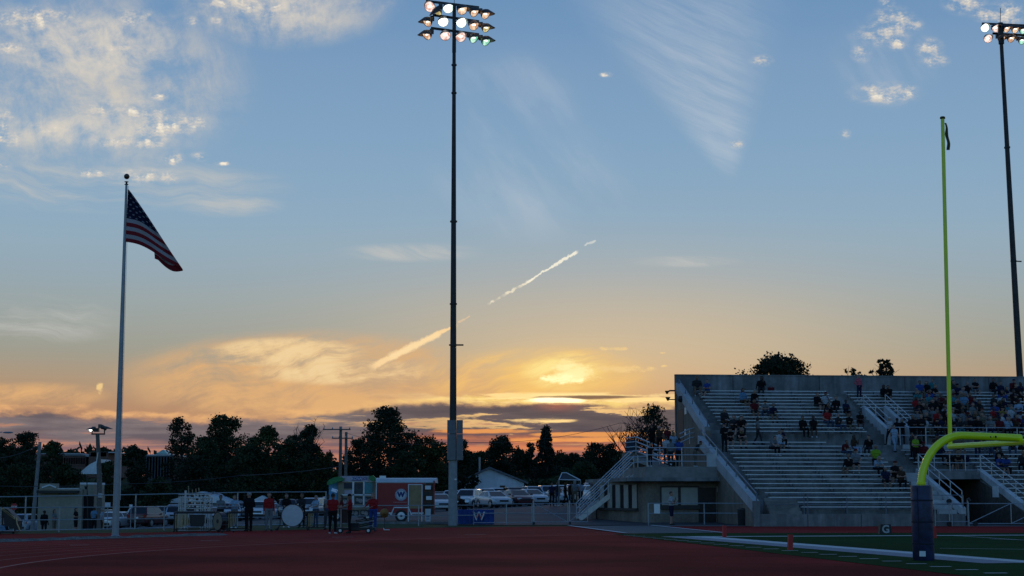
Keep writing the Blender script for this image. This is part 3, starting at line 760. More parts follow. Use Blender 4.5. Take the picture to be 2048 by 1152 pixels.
mb.tube([sv(1395, 855, 18), sv(1395, 885, 18)], 0.04, 6); mb.tube([sv(1378, 858, 18), sv(1378, 888, 18)], 0.04, 6); put('door_railing', mb, ALU, bld)

# ------------------------------------------------------------------ open steel stair up to the deck
ST = 13.0
A = sv(1158, 1006, ST); B_ = sv(1286, 936, ST); 
stair = thing('staircase', 'open metal staircase with pipe handrails climbing to the roof deck', 'staircase', SO, PHI)
A.z = ground_z(SW(A.x, ST).x, SW(A.x, ST).y)
B_.z = 3.27
for dy in (0.0, 1.5):
    mb = MB(); mb.bar(A + Vector((0, dy, 0.1)), B_ + Vector((0, dy, -0.1)), 0.06, 0.28); put('stringer', mb, ALU, stair)
n = 13
for k in range(n):
    p = A.lerp(B_, (k + 0.5) / n); mb = MB(); mb.span((p.x - 0.15, ST, p.z - 0.02), (p.x + 0.15, ST + 1.5, p.z + 0.02)); put('tread', mb, GALV, stair)
for dy in (0.0, 1.5):
    mb = MB(); off = Vector((0, dy, 0))
    for l in (1.05, 0.7, 0.35): mb.tube([A + off + Vector((0, 0, l)), B_ + off + Vector((-0.6, 0, l - 0.05)), B_ + off + Vector((1.2 if dy == 0 else 0.3, 0, l))], 0.035, 6)
    for k in range(5):
        p = A.lerp(B_, k / 4.4) + off; mb.tube([p, p + Vector((0, 0, 1.03))], 0.03, 6)
    put('handrail', mb, ALU, stair)

# ------------------------------------------------------------------ writing
def text_mesh(body, size, depth=0.004, bold=0.0):
    """flat lettering as a mesh, centred, facing -Y"""
    cu = bpy.data.curves.new('lettering', 'FONT'); cu.body = body; cu.size = size; cu.extrude = depth
    cu.align_x = 'CENTER'; cu.align_y = 'CENTER'; cu.offset = bold
    to = bpy.data.objects.new('lettering_tmp', cu); COL.objects.link(to)
    bpy.context.view_layer.update()
    me = bpy.data.meshes.new_from_object(to.evaluated_get(bpy.context.evaluated_depsgraph_get()))
    bpy.data.objects.remove(to); bpy.data.curves.remove(cu)
    me.transform(Matrix.Rotation(R(90), 4, 'X'))
    return me
def letter(body, size, m, parent, loc, rz=0.0, bold=0.0, name='lettering'):
    me = text_mesh(body, size, 0.004, bold); me.materials.clear(); me.materials.append(m)
    o = put(name, me, m, parent, loc=loc); o.rotation_euler = (0, 0, rz); return o

# ------------------------------------------------------------------ stadium light towers
LENS = {'white': mat('lit_lens_white', (0.8, 0.8, 0.8), 0.3, var=0, emit=(1.0, 1.0, 0.93), es=2.4),
        'warm': mat('lit_lens_warm', (0.5, 0.4, 0.35), 0.3, var=0, emit=lin(236, 190, 158), es=1.0),
        'pink': mat('lit_lens_pink', (0.5, 0.4, 0.35), 0.3, var=0, emit=lin(250, 205, 190), es=1.25),
        'green': mat('lit_lens_green', (0.4, 0.5, 0.45), 0.3, var=0, emit=lin(150, 225, 190), es=1.0),
        'yellow': mat('lit_lens_yellow', (0.5, 0.45, 0.3), 0.3, var=0, emit=lin(215, 195, 140), es=0.9)}
for k_, (c0, c1) in {'white': ((205, 235, 225), (255, 255, 250)), 'warm': ((176, 128, 100), (246, 214, 178)), 'pink': ((196, 130, 112), (255, 236, 228)), 'green': ((96, 190, 160), (196, 240, 214)), 'yellow': ((150, 135, 85), (226, 212, 160))}.items():
    nt = LENS[k_].node_tree; n_ = NB(nt); pb = nt.nodes['Principled BSDF']
    t_ = nt.nodes.new('ShaderNodeTexCoord'); f_ = n_.noise(t_.outputs['Object'], 4.2, 4, 0.6)
    f_ = n_.ss(f_, 0.40, 0.60)
    nt.links.new(n_.mix(f_, srgb(*c0), srgb(*c1)), pb.inputs['Emission Color'])
    pb.inputs['Emission Strength'].default_value = 1.7 if k_ == 'white' else 0.95
HOT = mat('lamp_glow', (0.8, 0.8, 0.8), 0.3, var=0, emit=(1.0, 0.95, 0.85), es=3.0)
HOUS = mat('lamp_housing', (0.10, 0.085, 0.078), 0.5, 0.4, 0.2, 5)
INNER = mat('lamp_reflector', (0.55, 0.5, 0.45), 0.25, 0.8, 0.05)
def aim(dirv):
    d = Vector(dirv).normalized(); return d.to_track_quat('Z', 'Y').to_matrix().to_4x4()
def floodlight(parent, pos, dirv, lens, r=0.33, hot=True):
    M = aim(dirv)
    mb = MB(); mb.lathe([(0.05, -0.55), (0.11, -0.52), (0.12, -0.36), (0.16, -0.32), (0.27 * r / 0.33, -0.16), (r, 0.0), (r * 0.98, 0.02), (r * 0.93, 0.0)], 14, pos, M, cap=False)
    T = Matrix.Translation(pos) @ M
    # visor over the upper half
    n = 12; vs_ = []
    for k in range(n + 1):
        # upper half in world: choose angles whose world z is upward
        a = math.pi * k / n
        up = (M.to_3x3().inverted() @ Vector((0, 0, 1))); up.z = 0; up.normalize(); sd = Vector((-up.y, up.x, 0))
        v_ = (sd * math.cos(a) + up * math.sin(a)) * r
        vs_.append(T @ Vector((v_.x, v_.y, 0.0))); vs_.append(T @ Vector((v_.x * 0.97, v_.y * 0.97, 0.06 + 0.46 * math.sin(a))))
    mb._add(vs_, [(2 * k, 2 * k + 1, 2 * k + 3, 2 * k + 2) for k in range(n)])
    mb.box(Vector(pos) - Vector(dirv).normalized() * 0.46 , (0.22, 0.22, 0.26))
    h = put('floodlight', mb, HOUS, parent, sm=True)
    mb = MB(); mb.lathe([(r * 0.93, -0.015), (r * 0.7, -0.07), (r * 0.3, -0.11), (0.01, -0.12)], 14, pos, M, cap=False); put('lens', mb, LENS[lens], h, sm=True)
    if hot:
        mb = MB(); mb.tube([T @ Vector((-0.08, 0, -0.05)), T @ Vector((0.10, 0.02, -0.05))], 0.035, 8); put('lamp', mb, HOT, h, sm=True)
    return h
Y1 = 86.8
LT0 = G(905.5, 1050); LT0.y = Y1; LT0.x = P(905.5, 1050, Y1).x
tow = thing('light_tower', 'tall stadium light tower with grey control cabinets rising in the middle beyond the track', 'light tower', (0, 0, 0))
LTOP = P(908.5, 0, Y1)
def tp(v): return P(905.5 + (908.5 - 905.5) * (1050 - v) / 1050.0, v, Y1)
mb = MB(); mb.tube([Vector((tp(1050).x, Y1, -0.1)), tp(918)], [0.245, 0.23], 16); put('pole_base', mb, mat('grey_concrete_pole', (0.30, 0.30, 0.30), 0.85, 0, 0.12, 5, 0.2), tow, sm=True)
mb = MB(); mb.tube([tp(918), tp(845), tp(700), tp(450), tp(250), tp(105)], [0.20, 0.19, 0.172, 0.142, 0.115, 0.098], 14); 
for v in (608, 690, 443, 186, 130): mb.tube([tp(v + 1.5), tp(v - 1.5)], 0.20 if v > 300 else 0.15, 12)
put('pole', mb, DARKST, tow, sm=True)
mb = MB(); mb.tube([tp(105), tp(8)], [0.115, 0.105], 10); put('pole_head', mb, DARKST, tow, sm=True)
mb = MB(); mb.tube([tp(8), tp(-14)], 0.018, 6); put('lightning_rod', mb, DARKST, tow)
GREYCAB = mat('grey_cabinet_paint', (0.15, 0.16, 0.17), 0.5, 0.2, 0.1, 5)
for (u0, u1, dy) in ((894.5, 911.2, -0.34), (913.2, 925.5, -0.30)):
    for (v0, v1) in ((840, 867), (868, 920)):
        a, c = P(u0, v0, Y1 + dy), P(u1, v1, Y1 + dy); mb = MB(); mb.span((a.x, Y1 + dy, c.z), (c.x, Y1 - 0.10, a.z)); put('cabinet', mb, GREYCAB, tow)
a = P(898, 690, Y1 - 0.2); c = P(927, 690, Y1 - 0.2); mb = MB(); mb.bar(a, c, 0.08, 0.08); put('bracket', mb, DARKST, tow)
mb = MB(); mb.sphere(P(911, 959, Y1 - 0.25), (0.07, 0.03, 0.05), 8, 6); put('number_plate', mb, WHITE, tow)
for (p, q) in (((852, 2), (958, 15)), ((866, 30), (958, 43)), ((862, 56), (958, 69))):
    mb = MB(); mb.bar(P(*p, Y1 + 0.45), P(*q, Y1 + 0.25), 0.12, 0.12); put('crossarm', mb, DARKST, tow)
front, frt, side, left = (0.18, -1.0, -0.55), (0.62, -0.85, -0.65), (0.85, -0.6, -0.7), (-0.72, -0.6, -0.72)
for (u, v, d, ln) in ((859.6, 13.4, (-0.15, -1, -0.3), 'pink'), (896.4, 16, front, 'white'), (925, 19.5, frt, 'warm'), (949.4, 24, side, 'warm'), (972, 28.6, side, 'warm'), (874, 24, (-0.5, -0.35, -1.0), 'yellow'),
                     (854, 44, left, 'warm'), (886.4, 43, front, 'white'), (922.7, 45, (0.3, -1, -0.42), 'white'), (948, 50.6, frt, 'warm'), (972.8, 56, side, 'yellow'),
                     (853, 70, left, 'warm'), (890.7, 70.7, front, 'pink'), (921.7, 73.5, (0.35, -1, -0.45), 'pink'), (948.5, 76.4, side, 'green'), (972.8, 82, side, 'green')):
    floodlight(tow, P(u, v, Y1 - 0.05), d, ln, 0.31 if ln != 'yellow' else 0.28)

Y2 = 113.0
tw2 = thing('light_tower', 'stadium light tower standing behind the grandstand at the right edge', 'light tower', (0, 0, 0))
def tq(v): return P(2040 + (2002.5 - 2040) * (757 - v) / (757.0 - 83.0), v, Y2)
b0 = tq(960); b0.z = ground_z(b0.x, b0.y) - 0.1
mb = MB(); mb.tube([b0, tq(757), tq(522), tq(300), tq(83)], [0.26, 0.235, 0.20, 0.165, 0.13], 14)
for v in (522, 295): mb.tube([tq(v + 1.5), tq(v - 1.5)], 0.22, 12)
put('pole', mb, DARKST, tw2, sm=True)
mb = MB(); mb.tube([tq(88), tq(46)], 0.2, 10); put('pole_head', mb, DARKST, tw2, sm=True)
mb = MB(); mb.tube([tq(46), P(2001, 16, Y2)], 0.022, 6); put('lightning_rod', mb, DARKST, tw2)
mb = MB(); mb.bar(P(2026, 522, Y2), P(2043, 523, Y2), 0.08); put('bracket', mb, DARKST, tw2)
for (p, q) in (((1964, 47), (2075, 52)), ((1985, 67), (2080, 72))):
    mb = MB(); mb.bar(P(*p, Y2 + 0.5), P(*q, Y2 + 0.4), 0.13); put('crossarm', mb, DARKST, tw2)
for (u, v, d, ln) in ((1970, 55.5, (0.0, -1, -0.3), 'white'), (1992, 56, (0.25, -1, -0.4), 'pink'), (2014.5, 57, frt, 'warm'), (2031.5, 58.5, frt, 'warm'), (2047, 60, frt, 'green'), (1976, 77, (0.05, -1, -0.35), 'pink'),
                     (2004, 77, frt, 'warm'), (2023, 77, frt, 'warm'), (2045, 81, frt, 'green')):
    floodlight(tw2, P(u, v, Y2 - 0.05), d, ln, 0.33)

# ------------------------------------------------------------------ flagpole and flag
FY = 61.0
FB = G(230.5, 1075); FY = FB.y
FT = P(253, 378, FY)
fp = thing('flagpole', 'tall tapered white metal flagpole with ball finial at the outer track edge', 'flagpole', (0, 0, 0))
def fq(v): return P(230.5 + (253 - 230.5) * (1075 - v) / (1075.0 - 366.0), v, FY)
mb = MB(); mb.tube([Vector((FB.x, FY, 0)), fq(900), fq(700), fq(500), fq(368)], [0.135, 0.115, 0.09, 0.065, 0.045], 14); put('pole', mb, mat('white_flagpole', (0.30, 0.32, 0.33), 0.45, 0.3, 0.10, 5), fp, sm=True)
mb = MB(); mb.lathe([(0.16, 0), (0.17, 0.05), (0.13, 0.09)], 14, (FB.x, FY, 0.01)); put('base_collar', mb, GALV, fp, sm=True)
mb = MB(); mb.lathe([(0.03, 0), (0.09, 0.02), (0.04, 0.05), (0.035, 0.1), (0.09, 0.13), (0.03, 0.15)], 12, fq(368) - Vector((0, 0, 0.04))); put('truck', mb, BLACK, fp, sm=True)
mb = MB(); mb.sphere(P(253.5, 353, FY), 0.112, 14, 10); put('ball_finial', mb, mat('bronze_ball', (0.10, 0.075, 0.06), 0.3, 0.8, 0.1), fp, sm=True)
mb = MB(); mb.tube([fq(372) + Vector((0.09, -0.02, 0)), fq(700) + Vector((0.12, -0.02, 0)), fq(1000) + Vector((0.15, -0.02, 0))], 0.008, 5); put('halyard', mb, WHITE, fp)
# limp flag: the fly end hangs and folds behind
flagm = bpy.data.materials.new('flag_cloth'); flagm.use_nodes = True; nt = flagm.node_tree; n_ = NB(nt); pb = nt.nodes['Principled BSDF']
at = nt.nodes.new('ShaderNodeUVMap'); sx = nt.nodes.new('ShaderNodeSeparateXYZ'); nt.links.new(at.outputs[0], sx.inputs[0])
fa, fh = sx.outputs[0], sx.outputs[1]
stripe = n_.m('LESS_THAN', n_.m('FRACT', n_.mul(fh, 6.5)), 0.5)
colr = n_.mix(stripe, (0.36, 0.34, 0.34, 1), (0.22, 0.018, 0.024, 1))
canton = n_.mul(n_.m('LESS_THAN', fa, 0.40), n_.m('LESS_THAN', fh, 7.0 / 13.0))
row = n_.mul(fh, 9.0 / (7.0 / 13.0)); colm = n_.m('MULTIPLY_ADD', fa, 5.5 / 0.40, n_.mul(n_.m('MODULO', n_.m('FLOOR', row), 2.0), 0.5))
ddx = n_.sub(n_.m('FRACT', colm), 0.5); ddy = n_.mul(n_.sub(n_.m('FRACT', row), 0.5), 0.8)
star = n_.m('LESS_THAN', n_.add(n_.mul(ddx, ddx), n_.mul(ddy, ddy)), 0.032)
cc_ = n_.mix(star, (0.009, 0.011, 0.034, 1), (0.20, 0.20, 0.21, 1))
nt.links.new(n_.mix(canton, colr, cc_), pb.inputs['Base Color']); pb.inputs['Roughness'].default_value = 0.85
pb.inputs['Specular IOR Level'].default_value = 0.15
hoT, hoB = (256.5, 379), (252.0, 484)
def edge_pt(h):            # the fold: straight line down to the low tip
    return (257.0 + 110.0 * h ** 0.93, 379.0 + 162.0 * h ** 0.97)
verts = []; faces = []; uvs = []
NA, NH = 22, 39
for layer_ in (0, 1):
    for j in range(NH + 1):
        h = j / NH
        hx, hy = hoT[0] + (hoB[0] - hoT[0]) * h, hoT[1] + (hoB[1] - hoT[1]) * h
        ex, ey = edge_pt(h)
        am = 0.03 + 0.60 * h
        for i in range(NA + 1):
            t = i / NA
            if layer_ == 0:
                u_ = hx + (ex - hx) * t; v_ = hy + (ey - hy) * t
                # sag of the lower edge between hoist and tip
                v_ += -9.0 * h * math.sin(math.pi * t) * (1 - 0.4 * t) + 2.0 * h * math.sin(7 * t + 3 * h)
                dep = 0.10 * math.sin(6.0 * t + 5.0 * h) * t * (1 - t) * 2.2 + 0.05 * math.sin(14 * t - 4 * h) * t
                a_ = am * t
            else:
                k = t * (0.12 + 0.42 * h)
                u_ = ex - (ex - hx) * k * 0.95 ; v_ = ey + (hy - ey) * k * 0.80 + 10.0 * h * math.sin(math.pi * min(1, t * 1.15)) * h
                dep = 0.16 + 0.05 * math.sin(9 * t + 4 * h)
                a_ = am + (1 - am) * t
                if t == 0: dep = 0.05 * math.sin(14 - 4 * h)
            p = P(u_, v_, FY); p.y += -0.06 + dep
            verts.append(p); uvs.append((a_, h))
for layer_ in (0, 1):
    o_ = layer_ * (NH + 1) * (NA + 1)
    for j in range(NH):
        for i in range(NA):
            a = o_ + j * (NA + 1) + i; faces.append((a, a + 1, a + NA + 2, a + NA + 1))
me = bpy.data.meshes.new('flag'); me.from_pydata(verts, [], faces); me.materials.append(flagm)
ul = me.uv_layers.new(name='UVMap')
for lp in me.loops: ul.data[lp.index].uv = uvs[lp.vertex_index]
me.polygons.foreach_set('use_smooth', [True] * len(me.polygons))
fl = put('flag', me, flagm); tag(fl, 'american flag hanging limp from the top of the white flagpole', 'flag')

# ------------------------------------------------------------------ goal post
YEL = mat('yellow_goal_paint', (0.84, 0.93, 0.012), 0.3, 0, 0.04, 4, spec=0.5, coat=0.3)
gb = G(1847.5, 1122); 
gp = thing('goal_post', 'bright yellow gooseneck goal post with a navy pad on its base', 'goal post', gb)
ed = Vector((-0.245, 1.0, 0)).normalized()         # along the end line, away from the camera
perp = Vector((-ed.y, ed.x, 0));  perp = -perp if perp.x < 0 else perp
OFF = 2.8; ZB = 3.10
cen = gb + perp * OFF
def rel(p): return Vector(p) - gb
pts = [rel(gb + Vector((0, 0, z))) for z in (0.0, 1.0, 1.78)]
R_ = 1.17
for k in range(1, 15):
    a = R(90) * k / 14; pts.append(rel(gb + perp * (R_ * (1 - math.cos(a))) + Vector((0, 0, 1.78 + R_ * 1.12 * math.sin(a)))))
pts.append(rel(gb + perp * OFF + Vector((0, 0, 1.78 + R_ * 1.12 - 0.05))))
mb = MB(); mb.tube(pts, 0.098, 18); put('gooseneck', mb, YEL, gp, sm=True)
mb = MB(); bz = 1.78 + R_ * 1.12 - 0.05
for k_, r_ in ((0.52, .022), (0.44, .012), (0.38, .03)): mb.sphere(rel(gb + perp * (OFF - k_ - 0.35) + Vector((0, 0, bz + 0.02))) + Vector((0, -0.095, 0)), r_, 8, 6)
put('bolts', mb, BLACK, gp)
pf_ = P(1894, 888, (cen + ed * 3.55).y)
far = Vector((cen.x, cen.y, 0)) + ed * 3.55
near = Vector((cen.x, cen.y, 0)) - ed * 3.55
ZC = P(1900, 893, far.y).z
mb = MB(); mb.tube([rel(far + Vector((0, 0, ZC))) + ed * 0.06, rel(near + Vector((0, 0, ZC)))], 0.077, 16); put('crossbar', mb, YEL, gp, sm=True)
topz = P(1884, 238, far.y).z; tx = P(1884, 238, far.y).x - P(1894, 888, far.y).x
for q_ in (far, near):
    mb = MB(); mb.tube([rel(q_ + Vector((0, 0, ZC - 0.05))), rel(q_ + Vector((tx * 0.6, 0, topz)))], [0.058, 0.052], 12); up_ = put('upright', mb, YEL, gp, sm=True)
    mb = MB(); T_ = rel(q_ + Vector((tx * 0.6, 0, topz))); w_ = 0.075
    for i in range(13):
        z = T_.z - 0.12 - 0.065 * i; x = T_.x + 0.055 + 0.02 * math.sin(i * 0.9) + 0.004 * i
        mb.v += [(x - 0.015, T_.y - 0.03, z), (x + w_ * min(1, 0.5 + i / 10), T_.y - 0.03 + 0.02 * math.sin(i), z)]
    for i in range(12): mb.f.append((2 * i, 2 * i + 1, 2 * i + 3, 2 * i + 2)); mb.m.append(0)
    put('wind_ribbon', mb, mat('dark_ribbon', (0.06, 0.06, 0.015), 0.8), up_)
    mb = MB(); mb.lathe([(0.06, 0), (0.075, 0.01), (0.075, 0.05), (0.05, 0.07)], 12, T_); put('end_cap', mb, mat('dark_ribbon', (0.06, 0.06, 0.015)), up_, sm=True)
NAVY = mat('navy_vinyl_pad', (0.016, 0.024, 0.072), 0.45, 0, 0.4, 5.0, 0.9, spec=0.45, var2=0.25, scale2=1.5)
mb = MB(); n = 28; prof = [(0.245, 0.0), (0.262, 0.03), (0.262, 1.80), (0.245, 1.845), (0.12, 1.85)]
mb.lathe(prof, 28, (0, 0, 0.0), Matrix.Diagonal((1.0, 1.0, 1.0, 1)), cap=False); pad = put('post_pad', mb, NAVY, gp, sm=True)
mb = MB(); mb.prism([(-0.075, 0), (0.075, 0), (0.075, 0.13), (-0.075, 0.13)], 0, 0.006, Matrix.Translation((-0.09, -0.262, 0.12)) @ Matrix.Rotation(R(90), 4, 'X') @ Matrix.Rotation(R(-18), 4, 'Y')); put('tag', mb, WHITE, pad)
for z_ in (0.42, 0.95, 1.48): mb = MB(); mb.lathe([(0.262, z_ - .02), (0.2665, z_ - .018), (0.2665, z_ + .018), (0.262, z_ + .02)], 28, cap=False); put('pad_strap', mb, mat('pad_strap_webbing', (0.012, 0.014, 0.028), 0.8), pad)
mb = MB(); mb.span((-0.165, -0.222, 0.03), (-0.150, -0.200, 1.80)); put('pad_seam', mb, mat('pad_strap_webbing', (0.012, 0.014, 0.028), 0.8), pad)
for z_ in (1.55,):
    mb = MB(); mb.lathe([(0.098, 0), (0.112, 0.01), (0.112, 0.06), (0.098, 0.07)], 20, (0, 0, 1.86)); put('weld_collar', mb, YEL, gp, sm=True)
PL = []
for (u, v0, v1) in ((1580, 1075, 1101), (1449, 1056, 1075.5), (1869, 1056, 1077)):
    g0 = G(u, v1); PL.append(g0)
for g0, lb, ang in zip(PL, ('small red pylon standing on the dashed line in front of the white end line', 'small red pylon at the far left corner of the turf field', 'small red pylon behind the navy padded post'), (3, 0, -2)):
    mb = MB(); mb.box((0, 0, 0.24), (0.13, 0.13, 0.44)); mb.box((0, 0, 0.012), (0.12, 0.12, 0.024)); o = put('end_zone_pylon', mb, mat('red_pylon_vinyl', (0.50, 0.030, 0.028), 0.5, 0, 0.1), None, loc=g0)
    o.rotation_euler = (0, R(ang), 0.2); tag(o, lb, 'pylon', 'red end zone pylons')
# G marker
gm = thing('yard_marker', 'black wedge shaped yard marker with a white letter G', 'yard marker', G(1770, 1069), PHI)
mb = MB(); mb.prism([(-0.27, 0), (0.27, 0), (0.22, 0.42), (-0.22, 0.42)], -0.12, 0.12, Matrix.Rotation(R(90), 4, 'X')); put('marker_body', mb, BLACK, gm)
letter('G', 0.44, mat('dull_white_letter', (0.42, 0.42, 0.42), 0.7), gm, (0, -0.126, 0.21), 0, 0.012)

# ------------------------------------------------------------------ pipe fences and gates
def fence(name, label, pts, h, levels, cat='fence', r=0.024, step=3.0, group=None):
    t = thing(name, label, cat, pts[0], 0, group)
    o0 = Vector(pts[0])
    for l in levels:
        mb = MB(); mb.tube([Vector(p) - o0 + Vector((0, 0, h * l)) for p in pts], r, 6); put('rail', mb, GALV, t)
    for a, c in zip(pts[:-1], pts[1:]):
        a, c = Vector(a), Vector(c); n = max(1, int(round((c - a).length / step)))
        for k in range(n + (1 if c == Vector(pts[-1]) else 0)):
            p = a.lerp(c, k / n) - o0; mb = MB(); mb.tube([p - Vector((0, 0, 0.1)), p + Vector((0, 0, h + 0.03))], r * 1.25, 6); put('post', mb, GALV, t)
    return t
def gf(u, v): return tuple(G(u, v))
fence('pipe_fence', 'low galvanised pipe fence curving behind the drums at the left track edge', [gf(-120, 1066), gf(0, 1066), gf(230, 1063), gf(420, 1059), gf(650, 1054.5), gf(837, 1052), gf(947, 1050.5)], 1.08, (1.0, 0.5))
fence('pipe_fence', 'low galvanised fence section between the light tower and the double gate', [gf(947, 1050.5), gf(1013, 1050.5), gf(1064, 1050)], 1.15, (1.0, 0.56, 0.12), step=2.2)
def gate(label, u0, u1, v, diag):
    a, c = G(u0, v), G(u1, v); t = thing('pipe_gate', label, 'gate', a); d = c - a; L_ = d.length
    mb = MB()
    e = Vector((0, 0, 1))
    for z in (0.16, 0.62, 1.16): mb.tube([e * z, d + e * z], 0.022, 6)
    for x in (0.02, 0.98): mb.tube([d * x + e * 0.16, d * x + e * 1.16], 0.024, 6)
    mb.tube([d * 0.02 + e * (0.16 if diag else 1.16), d * 0.98 + e * (1.16 if diag else 0.16)], 0.02, 6); put('gate_frame', mb, GALV, t)
    mb = MB(); mb.tube([e * 0, e * 1.32], 0.045, 8); put('gate_post', mb, GALV, t)
    mb = MB(); mb.sphere((0.02, -0.04, 0.08), (0.07, 0.05, 0.1), 8, 6); put('hinge_wheel', mb, BLACK, t)
    return t
gate('closed wide gate leaf of galvanised pipe across the asphalt path', 1067, 1137, 1050, False)
gate('narrow pipe gate with one rising diagonal brace beside the wide gate leaf', 1139, 1176, 1049.5, True)
rf = fence('pipe_fence', 'low two rail pipe fence in front of the concession building', [gf(1297, 1051), gf(1409, 1050.5), gf(1503, 1051.5)], 1.18, (1.0, 0.55), r=0.028, step=4.2)
o = MB(); p0, p1 = P(1308, 1008, G(1308, 1051).y - 0.06), P(1320, 1027, G(1308, 1051).y - 0.06); o.span((p0.x, p0.y - 0.01, p1.z), (p1.x, p0.y + 0.01, p0.z))
o = put('notice_board', o, WHITE); tag(o, 'blank white notice board tied to the pipe fence by the concession building', 'sign')
# rolling gate at the tunnel
def sg(s_, z=0.0, t=-0.25): return SW(s_, t, z)
rg_ = thing('rolling_gate', 'rolling pipe gate with diagonal braces closing the grandstand tunnel', 'gate', sg(s_of(1928, -0.25)), PHI)
ln = 4.6; mb = MB()
for z in (0.14, 1.18): mb.tube([(0, 0, z), (ln, 0, z)], 0.028, 6)
for x in (0, ln / 2, ln): mb.tube([(x, 0, 0.14), (x, 0, 1.18)], 0.028, 6)
mb.tube([(0, 0, 0.14), (ln / 2, 0, 1.18)], 0.024, 6); mb.tube([(ln / 2, 0, 0.14), (ln, 0, 1.18)], 0.024, 6); put('gate_frame', mb, GALV, rg_)
for x in (0.35, ln - 0.4):
    mb = MB(); mb.tube([(x, -0.05, 0.13), (x, 0.05, 0.13)], 0.13, 14); put('wheel', mb, RUBBER, rg_, sm=True)
mb = MB(); mb.tube([(0, 0.05, 0), (0, 0.05, 1.4)], 0.05, 8); put('gate_post', mb, GALV, rg_)
mb = MB(); mb.tube([(-0.03, 0.02, 1.35), (0.05, 0.02, 1.42), (0.09, 0.02, 1.3)], 0.09, 8); put('gate_latch', mb, BLACK, rg_, sm=True)
dl = thing('wheel_dolly', 'upright pipe stand with black wheels leaning on the front wall of the grandstand', 'stand', sg(s_of(1890.5, -0.3), 0, -0.3), PHI)
mb = MB(); mb.tube([(0, 0, 0.1), (0, 0, 1.3)], 0.04, 8); put('post', mb, GALV, dl)
mb = MB(); mb.tube([(0, -0.06, 0.14), (0, 0.06, 0.14)], 0.15, 14); put('wheel', mb, RUBBER, dl, sm=True)
mb = MB(); mb.tube([(0, -0.06, 1.3), (0, 0.06, 1.3)], 0.13, 14); put('wheel', mb, RUBBER, dl, sm=True)
lf = thing('pipe_fence', 'short low pipe fence against the front wall left of the tunnel', 'fence', sg(s_of(1862, -0.4), 0, -0.4), PHI)
mb = MB(); mb.tube([(0, 0, 1.2), (1.8, 0, 1.2)], 0.022, 6); put('rail', mb, GALV, lf)
mb = MB(); mb.tube([(0, 0, 0.25), (1.8, 0, 0.25)], 0.022, 6); put('rail', mb, GALV, lf)
for x in (0, 0.9, 1.8): mb = MB(); mb.tube([(x, 0, 0), (x, 0, 1.22)], 0.026, 6); put('post', mb, GALV, lf)
# bin
tb = thing('trash_can', 'dark ribbed trash can beside the grandstand end wall', 'trash can', G(1487, 1051.5))
mb = MB(); mb.lathe([(0.27, 0), (0.29, 0.04), (0.32, 0.8), (0.34, 0.82)], 18); put('bin', mb, RUBBER, tb, sm=True)
mb = MB(); mb.lathe([(0.35, 0.82), (0.34, 0.88), (0.2, 0.93), (0.02, 0.94)], 18); put('lid', mb, BLACK, tb, sm=True)

# taller fence beyond, on the sloping ground
def gp_(u, Y): 
    x = (u - 1024) / F * Y; return (x, Y, ground_z(x, Y))
fence('chain_link_fence', 'taller galvanised fence on the grass behind the low left fence', [gp_(-160, 83), gp_(60, 84), gp_(278, 84), gp_(480, 86), gp_(655, 89)], 1.80, (1.0, 0.03), step=6.4, r=0.03)
import numpy as np
# ------------------------------------------------------------------ trees
def leaf_mat(name, col, var=0.45):
    if name in MATS: return MATS[name]
    m = mat(name, col, 0.75, 0, var, 0.55, spec=0.12, var2=0.3, scale2=0.25)
    return m
LEAF = [leaf_mat('leaf_dark', (0.030, 0.040, 0.022)), leaf_mat('leaf_mid', (0.040, 0.055, 0.024)), leaf_mat('leaf_warm', (0.050, 0.060, 0.022)), leaf_mat('leaf_blue', (0.024, 0.036, 0.026))]
BARK = mat('bark', (0.055, 0.045, 0.038), 0.9, 0, 0.3, 6, 0.4)
def leaves_mesh(name, centers, sizes, m, rng, flat=0.0):
    n = len(centers); c = np.asarray(centers, dtype=np.float32)
    a = rng.normal(size=(n, 3)); a /= np.linalg.norm(a, axis=1)[:, None]
    q = rng.normal(size=(n, 3)); q -= a * (q * a).sum(1)[:, None]; q /= np.linalg.norm(q, axis=1)[:, None]
    s_ = np.asarray(sizes)[:, None]
    w = s_ * rng.uniform(0.45, 0.8, size=(n, 1))
    p = np.stack([c - a * s_, c + q * w - a * s_ * 0.1, c + a * s_, c - q * w + a * s_ * 0.15], axis=1).reshape(-1, 3)
    me = bpy.data.meshes.new(name)
    me.vertices.add(n * 4); me.vertices.foreach_set('co', p.astype(np.float32).ravel())
    me.loops.add(n * 4); me.loops.foreach_set('vertex_index', np.arange(n * 4, dtype=np.int32))
    me.polygons.add(n); me.polygons.foreach_set('loop_start', np.arange(0, n * 4, 4, dtype=np.int32)); me.polygons.foreach_set('loop_total', np.full(n, 4, dtype=np.int32))
    me.materials.append(m); me.update(); me.validate(); return me
